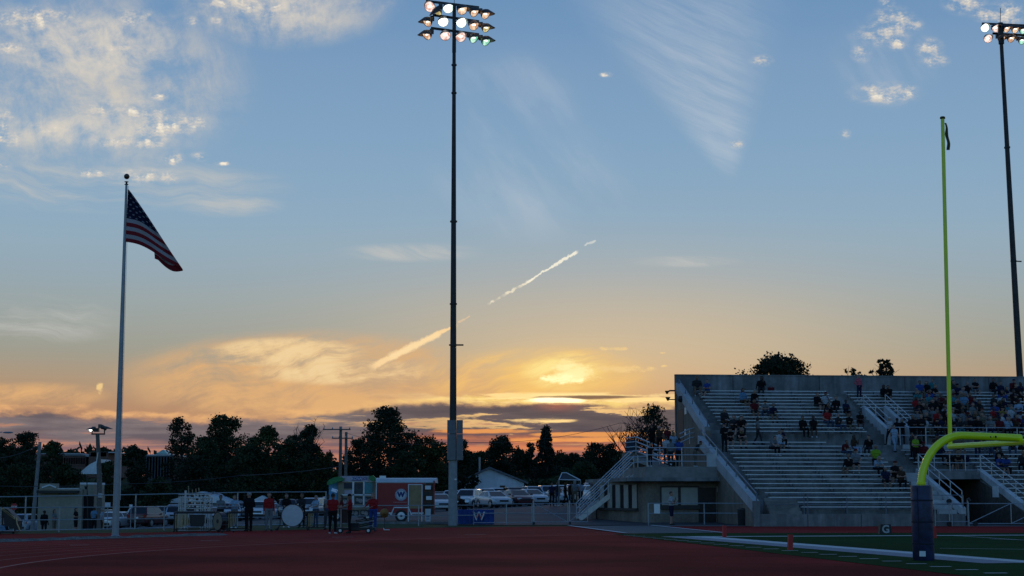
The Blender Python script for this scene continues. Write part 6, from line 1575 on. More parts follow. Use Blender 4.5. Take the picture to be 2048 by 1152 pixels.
BODY['sit_side'] = body_mesh('sitting_body', sitting(face=(-.6, -.8, 0), elbow=[(-.25, -.02, .30), (.22, -.16, .33)], wrist=[(-.3, -.14, .12), (.10, -.28, .50)], hand=[(-.2, -.8, -.3), (-.5, -.2, .8)], knee=[(-.16, -.44, .10), (.06, -.46, .11)], ankle=[(-.2, -.36, -.335), (.02, -.5, -.335)], toe=[(-.25, -.5, -.385), (.03, -.66, -.385)]))
# hair and caps, centred on the head, facing -Y
def hair_mesh(kind):
    mb = MB(); n = 14
    if kind == 'cap':
        mb.lathe([(.092, .02), (.094, .05), (.085, .085), (.055, .112), (.01, .122)], n); mb.prism([(-.07, -.06), (-.06, -.15), (0, -.175), (.06, -.15), (.07, -.06)], .025, .036)
    else:
        for i in range(9):
            t = i / 8 * R(118)
            for k in range(n):
                a = 2 * math.pi * k / n; back = (math.sin(a) + 1) / 2
                tt = min(t, R(58) + back * R(60)); r = .100
                mb.v.append((r * .93 * math.sin(tt) * math.cos(a), .012 + r * 1.02 * math.sin(tt) * math.sin(a), .028 + r * math.cos(tt)))
        for i in range(8):
            for k in range(n): a, c2 = i * n + k, i * n + (k + 1) % n; mb.f.append((a, a + n, c2 + n, c2)); mb.m.append(0)
        if kind == 'long':
            for s_ in (-1, 0, 1): capsule(mb, (s_ * .055, .055, .02), .052, (s_ * .06, .06, -.20), .034)
        if kind == 'bun': mb.sphere((0, .11, .07), .045, 10, 7)
    return mb.mesh('hair_' + kind, [BLACK], True)
HAIRM = {k: hair_mesh(k) for k in ('short', 'long', 'cap', 'bun')}
def cloth(name, col): return mat('cloth_' + name, col, 0.85, 0, 0.22, 9, 0.3, spec=0.12)
CL = {'black': (0.012, 0.012, 0.014), 'dark grey': (0.035, 0.036, 0.04), 'navy': (0.016, 0.022, 0.055), 'blue': (0.03, 0.075, 0.28), 'light blue': (0.15, 0.28, 0.42), 'white': (0.48, 0.50, 0.52), 'grey': (0.20, 0.21, 0.22),
      'red': (0.36, 0.022, 0.024), 'dark red': (0.13, 0.016, 0.02), 'pink': (0.60, 0.12, 0.16), 'neon yellow': (0.24, 0.42, 0.03), 'teal': (0.05, 0.22, 0.25), 'mustard': (0.28, 0.20, 0.035), 'khaki': (0.17, 0.14, 0.10), 'denim': (0.05, 0.075, 0.13), 'pale blue': (0.33, 0.44, 0.56), 'brown': (0.07, 0.04, 0.025), 'orange': (0.5, 0.13, 0.05)}
CL = {k: cloth(k.replace(' ', '_'), tuple(0.78 * x for x in v)) for k, v in CL.items()}
SKIN = [mat('skin_light', (0.36, 0.20, 0.145), 0.6, 0, 0.08, 12, spec=0.3), mat('skin_medium', (0.21, 0.115, 0.075), 0.6, 0, 0.08, 12, spec=0.3), mat('skin_dark', (0.075, 0.04, 0.028), 0.6, 0, 0.08, 12, spec=0.3)]
HAIRC = [mat('hair_black', (0.012, 0.01, 0.009), 0.6, 0, 0.3, 20), mat('hair_brown', (0.045, 0.026, 0.015), 0.6, 0, 0.3, 20), mat('hair_fair', (0.19, 0.125, 0.065), 0.6, 0, 0.25, 20), mat('hair_grey', (0.22, 0.21, 0.20), 0.6, 0, 0.2, 20)]
SHOEB, SHOEW = mat('shoe_black', (0.015, 0.015, 0.016), 0.6), mat('shoe_white', (0.6, 0.6, 0.6), 0.6)
EYEM = mat('eye_dark', (0.02, 0.014, 0.012), 0.3)
prng = random.Random(21)
def person(pose, loc, rz, label, top, pants, skin=None, hair=None, hairc=None, sleeves=False, shorts=False, shoes=None, scale=1.0, wide=1.0, group=None, cap=None):
    me, hd, fwd = BODY[pose]
    o = bpy.data.objects.new('person', me); COL.objects.link(o); o.location = loc; o.rotation_euler = (0, 0, rz); o.scale = (scale * wide, scale * (0.5 + wide / 2), scale)
    skin = skin if skin is not None else prng.choice((0, 0, 0, 1, 1, 2))
    ms = [SKIN[skin], CL[top], CL[pants], shoes or prng.choice((SHOEB, SHOEB, SHOEW)), CL[top] if sleeves else SKIN[skin], SKIN[skin] if shorts else CL[pants], EYEM]
    for i, m in enumerate(ms): o.material_slots[i].link = 'OBJECT'; o.material_slots[i].material = m
    tag(o, label, 'person', group)
    hk = hair or prng.choice(('short', 'short', 'long', 'cap', 'bun'))
    h = bpy.data.objects.new('cap' if hk == 'cap' else 'hair', HAIRM[hk]); COL.objects.link(h); h.parent = o; h.location = hd
    h.rotation_euler = (0, 0, math.atan2(fwd.x, -fwd.y) if True else 0)
    hm = (CL[cap] if cap else CL[prng.choice(('black', 'navy', 'dark red'))]) if hk == 'cap' else HAIRC[hairc if hairc is not None else prng.choice((0, 0, 1, 1, 2, 3)) if skin < 2 else 0]
    h.material_slots[0].link = 'OBJECT'; h.material_slots[0].material = hm
    return o
# --- seated spectators: (column, row of the crown of the head, shirt, trousers, extras)
SEATS = [
 (1394, 757, 'dark grey', 'khaki'), (1415, 759, 'blue', 'khaki'), (1523, 756.5, 'black', 'dark grey'), (1485, 781, 'light blue', 'brown'), (1506, 779, 'black', 'navy'),
 (1508, 802, 'dark red', 'dark grey'), (1530, 801, 'grey', 'denim'), (1543, 805, 'navy', 'khaki'), (1447, 818, 'dark grey', 'brown'), (1482, 831, 'black', 'dark grey'), (1467, 837, 'dark grey', 'black'), (1475, 842, 'black', 'grey'),
 (1458, 857, 'black', 'dark grey'), (1478, 856, 'black', 'khaki'), (1541, 867, 'grey', 'black'), (1556, 866, 'white', 'pale blue'), (1557, 846, 'navy', 'black'), (1603.5, 838, 'black', 'black'), (1625, 836, 'black', 'black'),
 (1633, 791, 'black', 'dark grey'), (1651, 788, 'white', 'black'), (1672, 796, 'black', 'dark grey'), (1691, 801, 'navy', 'black'), (1652, 824, 'red', 'denim'), (1675, 825, 'dark grey', 'denim'), (1697, 828, 'black', 'khaki'), (1718, 822, 'black', 'black'),
 (1656, 805, 'black', 'black'), (1684, 876, 'dark red', 'denim'), (1704, 867, 'brown', 'pale blue'), (1735, 870, 'black', 'dark grey'), (1748, 896, 'neon yellow', 'black'), (1749, 911, 'pale blue', 'black'), (1694, 908.6, 'black', 'khaki'), (1708, 902, 'grey', 'black'),
 (1766, 932, 'navy', 'black'), (1786, 924, 'black', 'black'), (1797, 934, 'brown', 'black'), (1766, 771, 'black', 'black'), (1778, 768, 'black', 'dark grey'),
 (1839.5, 763, 'blue', 'khaki'), (1853.5, 762.5, 'black', 'brown'), (1864, 768, 'black', 'grey'), (1907, 763, 'dark grey', 'black'), (1915, 774, 'navy', 'navy'), (1926, 779, 'grey', 'navy'), (1951, 762, 'black', 'grey'), (1986, 762, 'black', 'dark grey'), (2001, 763, 'navy', 'black'),
 (2025, 762.5, 'dark red', 'black'), (2041, 767, 'navy', 'khaki'), (1860, 786, 'blue', 'black'), (1840, 799, 'black', 'black'), (1865, 803, 'black', 'dark grey'), (1850, 812, 'grey', 'black'), (1876, 803, 'black', 'dark grey'), (1886, 806, 'white', 'black'),
 (1906, 791, 'teal', 'black'), (1927, 792, 'light blue', 'khaki'), (1940, 791, 'dark red', 'grey'), (1952, 796, 'navy', 'white'), (2003, 791, 'white', 'dark grey'), (1986, 792, 'dark grey', 'navy'), (1913, 805, 'black', 'black'), (1923, 809, 'black', 'khaki'), (1943, 809, 'grey', 'black'),
 (1837, 816, 'black', 'black'), (1864, 817, 'grey', 'black'), (1873, 824, 'red', 'dark grey'), (1884, 816, 'black', 'black'), (1922, 820, 'grey', 'black'), (1902, 819, 'white', 'black'), (1984, 814.5, 'red', 'khaki'), (2002, 816, 'mustard', 'grey'), (2019, 816, 'white', 'denim'),
 (2036, 820, 'pale blue', 'black'), (2028, 827, 'dark red', 'black'), (1996, 834, 'dark red', 'dark grey'), (2013, 841, 'pale blue', 'black'), (2029, 838, 'brown', 'black'), (2045, 830, 'blue', 'grey'), (1955, 840, 'black', 'black'), (1937, 842, 'black', 'dark grey'), (1912, 842, 'dark grey', 'teal'),
 (1867, 844, 'black', 'black'), (1878, 837, 'navy', 'brown'), (1931, 853, 'dark grey', 'black'), (1957, 854, 'black', 'grey'), (1979, 852, 'grey', 'navy'), (1870, 858, 'brown', 'black'), (1851, 826, 'black', 'grey'), (1893, 832, 'black', 'khaki'), (1900, 849, 'black', 'black'), (2020, 855, 'black', 'denim'),
 (1844, 886, 'dark red', 'black'), (1873, 889, 'navy', 'black'), (1906, 910, 'black', 'khaki'), (1926, 905, 'navy', 'grey'), (1893, 907, 'black', 'black'), (1990, 895, 'black', 'black'), (1993, 914, 'blue', 'khaki'), (2004, 913, 'blue', 'black'), (2040, 900, 'dark grey', 'black'),
]
xr = random.Random(77)
tops_ = ['black', 'black', 'dark grey', 'navy', 'grey', 'white', 'dark red', 'red', 'blue', 'pale blue', 'brown', 'black', 'teal', 'khaki']
tries = 0; added = 0; NFIX = len(SEATS)
while added < 90 and tries < 4000:                # the dense block on the right
    tries += 1
    u = xr.uniform(1828, 2047); v = 760 + 98 * xr.random() ** 0.85
    if v < 785 and xr.random() < .5: continue
    if 1955 < u < 1982 and v < 830: continue
    if all((abs(u - q[0]) / 8.5) ** 2 + (abs(v - q[1]) / 5.0) ** 2 > 1 for q in SEATS): SEATS.append((u, v, xr.choice(tops_), xr.choice(['black', 'dark grey', 'denim', 'khaki', 'navy']))); added += 1
HEADT = 0.895
rows_all = [('lower', i, LOW_T[i], LOW_Z[i]) for i in range(16)] + [('upper', i, UP_T[i], UP_Z[i]) for i in range(13)]
placed = []
for si, (u, v, top, pants) in enumerate(SEATS):
    best = None
    for tier, i, t, z in rows_all:
        s_ = s_of(u, t)
        if tier == 'lower' and i > 13 and s_ > 9: continue
        if tier == 'lower' and i < 9 and 11.0 < s_ < 14.9: continue
        if tier == 'upper' and i < 6 and 11.5 < s_ < 13.6: continue
        w = SW(s_, t); vp = HOR - (z + HEADT - EYE) * F / w.y
        if best is None or abs(vp - v) < best[0]: best = (abs(vp - v), tier, i, t, z, s_)
    near_ = [q for q in placed if q[0] == best[1] and q[1] == best[2] and abs(q[4] - best[5]) < (0.52 if si >= NFIX else 0.30)]
    if near_ and si >= NFIX: continue
    placed.append((best[1], best[2], best[3], best[4], best[5], u, top, pants))
ORD = ['first', 'second', 'third', 'fourth', 'fifth', 'sixth', 'seventh', 'eighth', 'ninth', 'tenth', 'eleventh', 'twelfth', 'thirteenth', 'fourteenth', 'fifteenth', 'sixteenth', 'seventeenth', 'eighteenth', 'nineteenth', 'twentieth'] + ['twenty-' + w_ for w_ in ('first', 'second', 'third', 'fourth', 'fifth', 'sixth', 'seventh', 'eighth', 'ninth')]
def blk(p): return 'right' if p[4] > 11.0 else 'left'
for idx, p in enumerate(placed):
    tier, i, t, z, s_, u, top, pants = p
    mates = sorted([q for q in placed if q[0] == tier and q[1] == i and blk(q) == blk(p)], key=lambda q: q[5])
    rown = ORD[(12 - i) if tier == 'upper' else (15 - i)]
    if len(mates) > 1: pos = ', ' + ORD[mates.index(p)] + ' from left'
    else: pos = ', alone'
    lab = 'person in %s top seated %s row down, %s %s block%s' % (top, rown, tier, blk(p), pos)
    pose = prng.choice(('sit', 'sit', 'sit_lean', 'sit_lean', 'sit_cross', 'sit_side'))
    sh = prng.random() < 0.45 and pants not in ('denim',)
    w = SW(s_, t + 0.02, z + 0.0)
    o = person(pose, w, PHI + R(prng.uniform(-38, 38)), lab, top, pants, shorts=sh, sleeves=prng.random() < (0.6 if top in ('black', 'dark grey', 'navy') else 0.25), scale=prng.uniform(0.96, 1.10), wide=prng.uniform(1.0, 1.22), group='people in the grandstand')
# --- standing in the stand
def stander(u, vhead, tier_z, t, label, top, pants, pose='stand', rz=0.0, scale=1.0, group='people in the grandstand', **k):
    s_ = s_of(u, t); w = SW(s_, t, tier_z); return person(pose, w, PHI + rz, label, top, pants, scale=scale, group=group, **k)
WK = 4.625
def step_z(tier, i): return (LOW_Z[i] if tier == 'l' else UP_Z[i]) - SH + 0.005
stander(1718.5, 757, step_z('u', 11), UP_T[11] - 0.25, 'standing person in pink top with dark trousers on the upper aisle', 'pink', 'navy', 'stand_hip', R(20), hair='long', sleeves=True, scale=1.0)
stander(1514, 847, WK, 13.2, 'standing person in grey walking along the cross walkway of the left block', 'grey', 'dark grey', 'walk', R(80), scale=.98)
stander(1447, 863, LOW_Z[14] - SH + .005, LOW_T[14] - .25, 'person in black standing at the left end of the lower benches', 'black', 'black', 'stand_bent', R(10), sleeves=True)
stander(1777, 857, WK, 13.2, 'person in white top walking at the cross walkway beside the upper passage', 'white', 'black', 'walk', R(-60), cap='white', hair='cap')
stander(1786, 874, LOW_Z[14] - SH + .02, LOW_T[14] - .2, 'person in pale blue top stepping down the aisle below the upper passage', 'pale blue', 'pale blue', 'walk', R(10), scale=.95)
stander(1792, 836, WK, 14.6, 'person in black cap at the upper passage mouth, left of a pair', 'black', 'black', 'stand', R(15), hair='cap', cap='black', sleeves=True)
stander(1802, 838, WK, 14.9, 'long haired person in black at the upper passage mouth, right of a pair', 'black', 'dark grey', 'stand_hip', R(-15), hair='long', sleeves=True)
stander(1823, 836, WK, 12.9, 'security guard in black standing behind the walkway railing, left one of two', 'black', 'black', 'stand_bent', R(8), sleeves=True, scale=1.08, wide=1.12)
stander(1840, 834, WK, 12.9, 'security guard in black standing behind the walkway railing, right one of two', 'black', 'black', 'stand_bent', R(-12), sleeves=True, scale=1.09, wide=1.12, hair='short')
stander(1821, 889, LOW_Z[12] - SH + .005, LOW_T[12] - .2, 'person in dark grey standing below the walkway wall left of the neon vest', 'dark grey', 'black', 'stand', R(30), scale=.95)
stander(1828, 899, LOW_Z[11] - SH + .005, LOW_T[11] - .2, 'person in neon yellow vest on the aisle beside the gooseneck', 'neon yellow', 'black', 'stand_bent', R(25), sleeves=False, hair='short', wide=1.1)
stander(1951, 880, LOW_Z[12] - SH + .005, LOW_T[12] - .2, 'person in navy standing behind the bend of the yellow gooseneck', 'navy', 'navy', 'stand', R(-10))
stander(1977, 896, LOW_Z[12] - SH + .005, LOW_T[12] - .2, 'person in grey standing before the pale walkway wall right of the gooseneck', 'grey', 'denim', 'walk', R(70), scale=.95)
bag = MB(); bag.box((0, 0, .12), (.42, .26, .22)); bag.tube([(-.12, 0, .22), (-.08, 0, .32), (.08, 0, .32), (.12, 0, .22)], .018, 6)
w = SW(s_of(1542, UP_T[12]), UP_T[12], UP_Z[12]); o = put('backpack', bag, CL['dark red'], loc=w); tag(o, 'dark red bag on the top bench right of the person in black', 'bag')
# --- on the roof deck and stairs
def decker(u, t, z, label, top, pants, pose='stand', rz=0.0, **k): return person(pose, SW(s_of(u, t), t, z), PHI + rz, label, top, pants, group='people on the roof deck', **k)
D = 3.255
decker(1299, 10.2, D, 'child in black at the left end of the roof deck railing', 'black', 'black', 'stand', R(-40), scale=.78, hair='short')
decker(1340, 14.5, D, 'person in light grey shirt in the queue on the roof deck', 'grey', 'dark grey', 'stand', R(150), hair='short', scale=1.02)
decker(1334, 17.0, D + .9, 'person in red higher up in the queue on the back stair', 'dark red', 'dark grey', 'stand', R(170))
decker(1303, 20.5, D + 1.2, 'person in black standing high on the back stair landing', 'black', 'black', 'stand', R(-150), sleeves=True)
decker(1331, 15.5, D + .25, 'person in white shirt with short hair in the deck queue behind the grey shirt', 'white', 'dark grey', 'stand', R(160), hair='short')
decker(1345, 16.2, D + .55, 'person in pale blue shirt with fair hair in the deck queue', 'pale blue', 'denim', 'stand_hip', R(-170), hair='long', hairc=2)
decker(1357, 12.6, D, 'person in blue shirt standing in the middle of the roof deck', 'blue', 'black', 'stand', R(175), hair='short', scale=1.02)
decker(1388, 11.4, D, 'person in dark grey bending near the deck panel', 'dark grey', 'khaki', 'bend', R(90), scale=.98)
decker(1318, 19.0, D + 1.0, 'person in brown top halfway up the back stair', 'brown', 'black', 'stand', R(160))
# --- ground level
def gp2(pose, u, vfeet, label, top, pants, rz=0.0, Y=None, z=None, **k):
    if Y is None: w = G(u, vfeet)
    else: x = P(u, 1000, Y).x; w = Vector((x, Y, ground_z(x, Y) + (0.03 if z is None else z)))
    return person(pose, w, rz, label, top, pants, **k)
gp2('stand_chin', 1343, 1051, 'man in white t-shirt and dark shorts standing side on before the concession building', 'white', 'navy', R(72), skin=0, hair='short', hairc=1, shorts=True, shoes=SHOEB, scale=1.04, wide=1.1)
gp2('stand_bent', 665, 1069, 'band member in red shirt and black trousers seen from behind below the white sheet', 'red', 'black', R(172), skin=1, hair='short', hairc=0, shoes=SHOEW, scale=0.97, wide=1.08, group='band members in red shirts')
gp2('reach', 699, 1067, 'band member in red shirt and dark cap standing behind the equipment cart', 'red', 'black', R(-80), skin=1, hair='cap', cap='black', shoes=SHOEB, scale=0.96, group='band members in red shirts')
gp2('reach', 746, 1063, 'band member in red jacket and blue trousers beside the round bronze gong', 'red', 'blue', R(-25), skin=0, hair='short', hairc=2, sleeves=True, shoes=SHOEB, scale=0.98, wide=1.15, group='band members in red shirts')
gp2('stand_bent', 682, 1060, 'band member in dark red shirt half hidden behind the equipment cart', 'dark red', 'dark red', R(-90), skin=0, hair='long', hairc=1, scale=0.93, group='band members in red shirts')
gp2('stand', 537, 1063, 'band member in red shirt and pale grey trousers left of the big bass drum', 'red', 'grey', R(20), skin=0, hair='short', hairc=1, sleeves=True, scale=1.0, group='band members in red shirts')
gp2('stand_bent', 497, 1063, 'person all in black standing behind the right end of the shorter marimba', 'black', 'black', R(-150), skin=0, hair='short', hairc=3, sleeves=True, scale=1.0, wide=1.1)
gp2('reach', 440, 1057.5, 'band member in grey shirt bending over the keys left of the round drum', 'grey', 'black', R(25), skin=1, hair='short', scale=.93)
gp2('reach', 468, 1057.5, 'band member in pale grey shirt between the round drum and the person in black', 'pale blue', 'grey', R(-20), skin=0, hair='long', scale=.93)
gp2('reach', 572, 1056, 'band member in black behind the left edge of the big bass drum', 'black', 'black', R(15), hair='short', sleeves=True, scale=.97)
gp2('reach', 603, 1056, 'band member in dark grey behind the right edge of the big bass drum', 'dark grey', 'black', R(-15), hair='bun', sleeves=True, scale=.98)
gp2('reach', 631, 1056, 'band member in pale blue shirt at the black percussion frame', 'pale blue', 'denim', R(-35), hair='short', scale=.92)
gp2('stand', 655, 1055.5, 'person in grey standing behind the fence left of the snack truck', 'grey', 'denim', R(40), hair='short', scale=.95)
gp2('stand', 90, 0, 'person all in black with bushy hair standing before the tan booth', 'black', 'black', R(170), Y=110, hair='bun', sleeves=True, skin=2, scale=.98, wide=1.15)
gp2('stand_bent', 110, 0, 'person in pale grey shirt and shorts standing before the tan booth', 'grey', 'khaki', R(70), Y=110, hair='long', hairc=1, shorts=True, shoes=SHOEW, skin=0)
gp2('stand_bent', 153, 0, 'bare legged person in dark top and white shoes at the booth right end', 'black', 'black', R(75), Y=109.5, hair='long', hairc=0, shorts=True, shoes=SHOEW, skin=0, scale=1.02)
gp2('stand_hip', 189, 0, 'large person in blue shirt and dark trousers right of the booth', 'light blue', 'black', R(140), Y=100, hair='short', skin=2, scale=.95, wide=1.25)
gp2('stand', 205, 0, 'person in pale blue shirt just left of the flagpole', 'pale blue', 'brown', R(110), Y=104, hair='short', scale=.92)
gp2('bend', 929, 0, 'person in black leaning over the far side of the blue draped table', 'black', 'black', R(-60), Y=90.6, hair='short', sleeves=True, wide=1.1)
CP = [(1104, 'navy', 'black', 'stand', 10), (1115, 'dark grey', 'denim', 'stand', -30), (1131, 'black', 'black', 'walk', 80), (1150, 'grey', 'khaki', 'stand_hip', 160), (1161, 'pale blue', 'black', 'stand', -150), (1142, 'brown', 'dark grey', 'stand', 20)]
for k, (u, top, pants, pose, a) in enumerate(CP):
    gp2(pose, u, 0, '%s topped person under the dark canopy, %s from left' % (top, ORD[[0, 1, 2, 4, 5, 3][k]]), top, pants, R(a), Y=117.5 + (k % 3) * 1.2, group='people by the dark canopy', scale=1.0 if k != 3 else 1.05)

# ------------------------------------------------------------------ band instruments
BRONZE = mat('bronze', (0.16, 0.09, 0.035), 0.35, 0.8, 0.2, 6)
PGOLD = mat('pale_gold_tube', (0.34, 0.28, 0.16), 0.4, 0.6, 0.1, 5)
ROSE = mat('rosewood_bar', (0.05, 0.022, 0.014), 0.5, 0, 0.3, 6)
DRUMH = mat('white_drum_head', (0.56, 0.58, 0.58), 0.6, 0, 0.06, 5)
TANH = mat('tan_drum_head', (0.20, 0.17, 0.12), 0.6, 0, 0.12, 4)
def marimba(label, u0, u1, vb, h, panel):
    a, c = G(u0, vb), G(u1, vb); L_ = (c - a).length; t = thing('marimba', label, 'marimba', a, math.atan2(c.y - a.y, c.x - a.x), 'keyboard instruments')
    mb = MB(); mb.span((0, -.02, h - .06), (L_, .04, h)); mb.span((0, .62, h - .02), (L_, .68, h + .04)); put('rail', mb, BLACK, t)
    mb = MB(); n = int(L_ / .075)
    for k in range(n):
        x = .06 + (L_ - .12) * k / (n - 1); d = .42 - .18 * k / n; mb.span((x - .028, .30 - d / 2 - .08, h + .012), (x + .028, .30 + d / 2 - .08, h + .035))
    put('keys', mb, ROSE, t)
    m2 = int(L_ * .42 / .075)
    for k in range(m2):
        x = .10 + .075 * k; ln = .62 - .25 * (k / m2) ** 1.5; mb = MB(); mb.tube([(x, .03, h - .07), (x, .03, h - .07 - ln)], .026, 8); put('resonator', mb, PGOLD, t, sm=True)
    if panel:
        mb = MB(); x0, x1 = L_ * .36, L_ * .70; mb.prism([(x0, h - .10), (x1, h - .10), (x1 - .06, h - .62), (x0 + .05, h - .62)], -.03, .0, XZ); put('cover_panel', mb, BLACK, t)
    for x in (.02, L_ - .06):
        mb = MB(); mb.span((x, .0, .10), (x + .05, .06, h - .06)); mb.span((x, .58, .10), (x + .05, .64, h - .02)); mb.span((x, -.02, .08), (x + .05, .66, .14)); put('leg', mb, BLACK, t)
        for y in (.02, .62): mb = MB(); mb.tube([(x + .0, y, .055), (x + .05, y, .055)], .055, 12); put('caster', mb, RUBBER, t)
    mb = MB(); mb.span((.05, .28, .10), (L_ - .05, .33, .15)); put('cross_brace', mb, BLACK, t)
    return t
marimba('long marimba with pale gold resonator tubes left of the round drum', 346, 437, 1064, .86, True)
marimba('shorter marimba with resonator tubes right of the round drum', 452, 497, 1063, .86, False)
marimba('black vibraphone on casters right of the big bass drum', 612, 650, 1060, .84, False)
def drum(label, u, v, rx, vb, m, yaw, depth, name, cat, stand=True, centre=None):
    g0 = G(u, vb); pxm = F / g0.y; r = rx / pxm; zc = EYE + (HOR - v) / pxm
    t = thing(name, label, cat, g0, yaw)
    Mx = Matrix.Translation((0, 0, zc)) @ Matrix.Rotation(R(90), 4, 'X')
    mb = MB(); mb.lathe([(r, -depth / 2), (r, depth / 2)], 32, M=Mx, cap=False); put('shell', mb, mat('black_drum_shell', (0.02, 0.018, 0.02), 0.3, 0, 0.1, coat=0.4), t, sm=True)
    for s_ in (-1, 1):
        mb = MB(); mb.tube([(0, s_ * (depth / 2), zc), (0, s_ * (depth / 2 - .006), zc)], r * .985, 32); put('drum_head', mb, m, t)
        mb = MB(); n = 32; mb.tube([(r * 1.01 * math.cos(2 * math.pi * k / n), s_ * depth / 2, zc + r * 1.01 * math.sin(2 * math.pi * k / n)) for k in range(n + 1)], .018, 6, cap=False); put('hoop', mb, BLACK, t)
    if centre: mb = MB(); mb.tube([(0, -depth / 2 - .008, zc), (0, -depth / 2, zc)], r * centre, 18); put('centre_dot', mb, BLACK, t)
    for k in range(8):
        a = 2 * math.pi * (k + .5) / 8; mb = MB(); mb.tube([((r + .015) * math.cos(a), -depth / 2, zc + (r + .015) * math.sin(a)), ((r + .015) * math.cos(a), depth / 2, zc + (r + .015) * math.sin(a))], .007, 5); put('tension_rod', mb, GALV, t)
    mb = MB()
    for s_ in (-1, 1):
        mb.tube([(s_ * (r + .06), 0, zc), (s_ * (r + .08), -.0, zc - r * .9), (s_ * (r + .22), -.28, .06)], .02, 6); mb.tube([(s_ * (r + .08), 0, zc - r * .9), (s_ * (r + .2), .3, .06)], .02, 6); mb.tube([(s_ * r, 0, zc), (s_ * (r + .07), 0, zc)], .025, 6)
    mb.tube([(-r - .08, 0, zc - r * .9 - .0), (-r * .6, -.1, .25), (r * .6, -.1, .25), (r + .08, 0, zc - r * .9)], .02, 6); put('stand', mb, BLACK, t)
    for sx_, sy_ in ((-1, -.28), (1, -.28), (-1, .3), (1, .3)): mb = MB(); mb.tube([(sx_ * (r + .22), sy_ - .02, .045), (sx_ * (r + .22), sy_ + .02, .045)], .045, 10); put('caster', mb, RUBBER, t)
    return t
drum('large white headed concert bass drum facing the field', 585, 1030, 21.5, 1061, DRUMH, 0.05, .42, 'bass_drum', 'drum')
drum('round tan headed drum with black centre turned sideways on a black stand', 440.5, 1041.5, 17.5, 1065, TANH, R(-48), .30, 'bass_drum', 'drum', centre=.24)
# metal rack
rk = thing('percussion_rack', 'tall pale metal rack stacked with drum hardware behind the marimba', 'rack', G(386, 1061.5))
q = lambda u, v: P(u, v, rk.location.y) - rk.location
mb = MB()
for u in (358, 368, 376, 398, 414, 421): p = q(u, 985 if 368 <= u <= 400 else 993); 
for u, v in ((358, 992), (361, 992), (365, 992), (371.5, 981), (402, 988), (412, 990), (420, 992)):
    p = q(u, v); mb = MB(); mb.tube([(p.x, 0, 0), (p.x, 0, p.z)], .025 if u != 371.5 else .055, 6); mb.tube([(p.x, .55, 0), (p.x, .55, p.z - .1)], .025, 6); put('upright', mb, ALU, rk)
for v in (989, 996, 1003, 1010, 1017, 1024):
    a, c = q(357, v), q(421, v); mb = MB(); mb.span((a.x, 0, a.z - .02), (c.x, .55, a.z + .02)); put('shelf', mb, GALV, rk)
hr = random.Random(3)
for v in (995, 1002, 1009, 1016, 1023):
    for k in range(9):
        u = 374 + k * 5.0 + hr.uniform(-1.5, 1.5); p = q(u, v); 
        mb = MB(); r_ = hr.uniform(.025, .06)
        if hr.random() < .5: mb.tube([(p.x, .05, p.z + .05 + r_), (p.x, .4, p.z + .05 + r_)], r_, 8)
        else: mb.box((p.x, .2, p.z + .08), (hr.uniform(.06, .12), .3, hr.uniform(.06, .12)))
        o_ = put('stored_hardware', mb, hr.choice((ALU, WHITE, GALV, BLACK)), rk)
for u, v, h in ((376, 973, .32), (384, 981, .16), (391, 979, .2), (397, 978, .24)):
    p = q(u, 986); mb = MB(); mb.tube([(p.x, .2, p.z - .05), (p.x - .03, .2, p.z + h)], .02, 6); put('stored_stick', mb, mat('pale_wood', (0.35, 0.25, 0.15), 0.7), rk)
# equipment cart
ct = thing('equipment_cart', 'black low equipment cart with cables and two pale wheels', 'cart', G(712, 1066.5))
q = lambda u, v: P(u, v, ct.location.y) - ct.location
a, c = q(674, 1055), q(751, 1060); mb = MB(); mb.span((a.x, -.3, c.z), (c.x, .4, a.z)); put('cart_bed', mb, BLACK, ct)
a, c = q(682, 1018), q(694, 1046); mb = MB(); mb.span((a.x, 0.1, c.z), (c.x, .4, a.z)); put('speaker_case', mb, mat('brown_case', (0.05, 0.022, 0.018), 0.6, 0, 0.2), ct)
mb = MB(); mb.tube([q(682, 1060), q(682, 1018), q(695, 1018)], .02, 6); put('handle', mb, ALU, ct)
a, c = q(700, 1046), q(718, 1062); mb = MB(); mb.span((a.x, -.25, c.z), (c.x, .3, a.z)); put('gear_box', mb, RUBBER, ct)
for k in range(7):
    mb = MB(); v0 = 1036 + k * 3.2; mb.tube([q(712 + k, v0 + 5) + Vector((0, -.2 + .07 * k, 0)), q(730, v0 + 2) + Vector((0, -.2 + .07 * k, 0)), q(750 - k, v0 - 1) + Vector((0, -.2 + .07 * k, 0))], .022, 5); put('stored_stand', mb, GALV if k in (2, 5) else BLACK, ct)
mb = MB()
for k in range(6): mb.sphere(q(729 + 3.4 * k, 1041 + (k % 2)), .045, 8, 6)
put('bell_set', mb, PGOLD, ct)
for u in (682, 738):
    p = q(u, 1063.5); mb = MB(); mb.tube([(p.x, -.34, .12), (p.x, -.24, .12)], .125, 16); wl = put('wheel', mb, RUBBER, ct, sm=True); mb = MB(); mb.tube([(p.x, -.36, .12), (p.x, -.34, .12)], .06, 12); put('hub', mb, WHITE, wl)
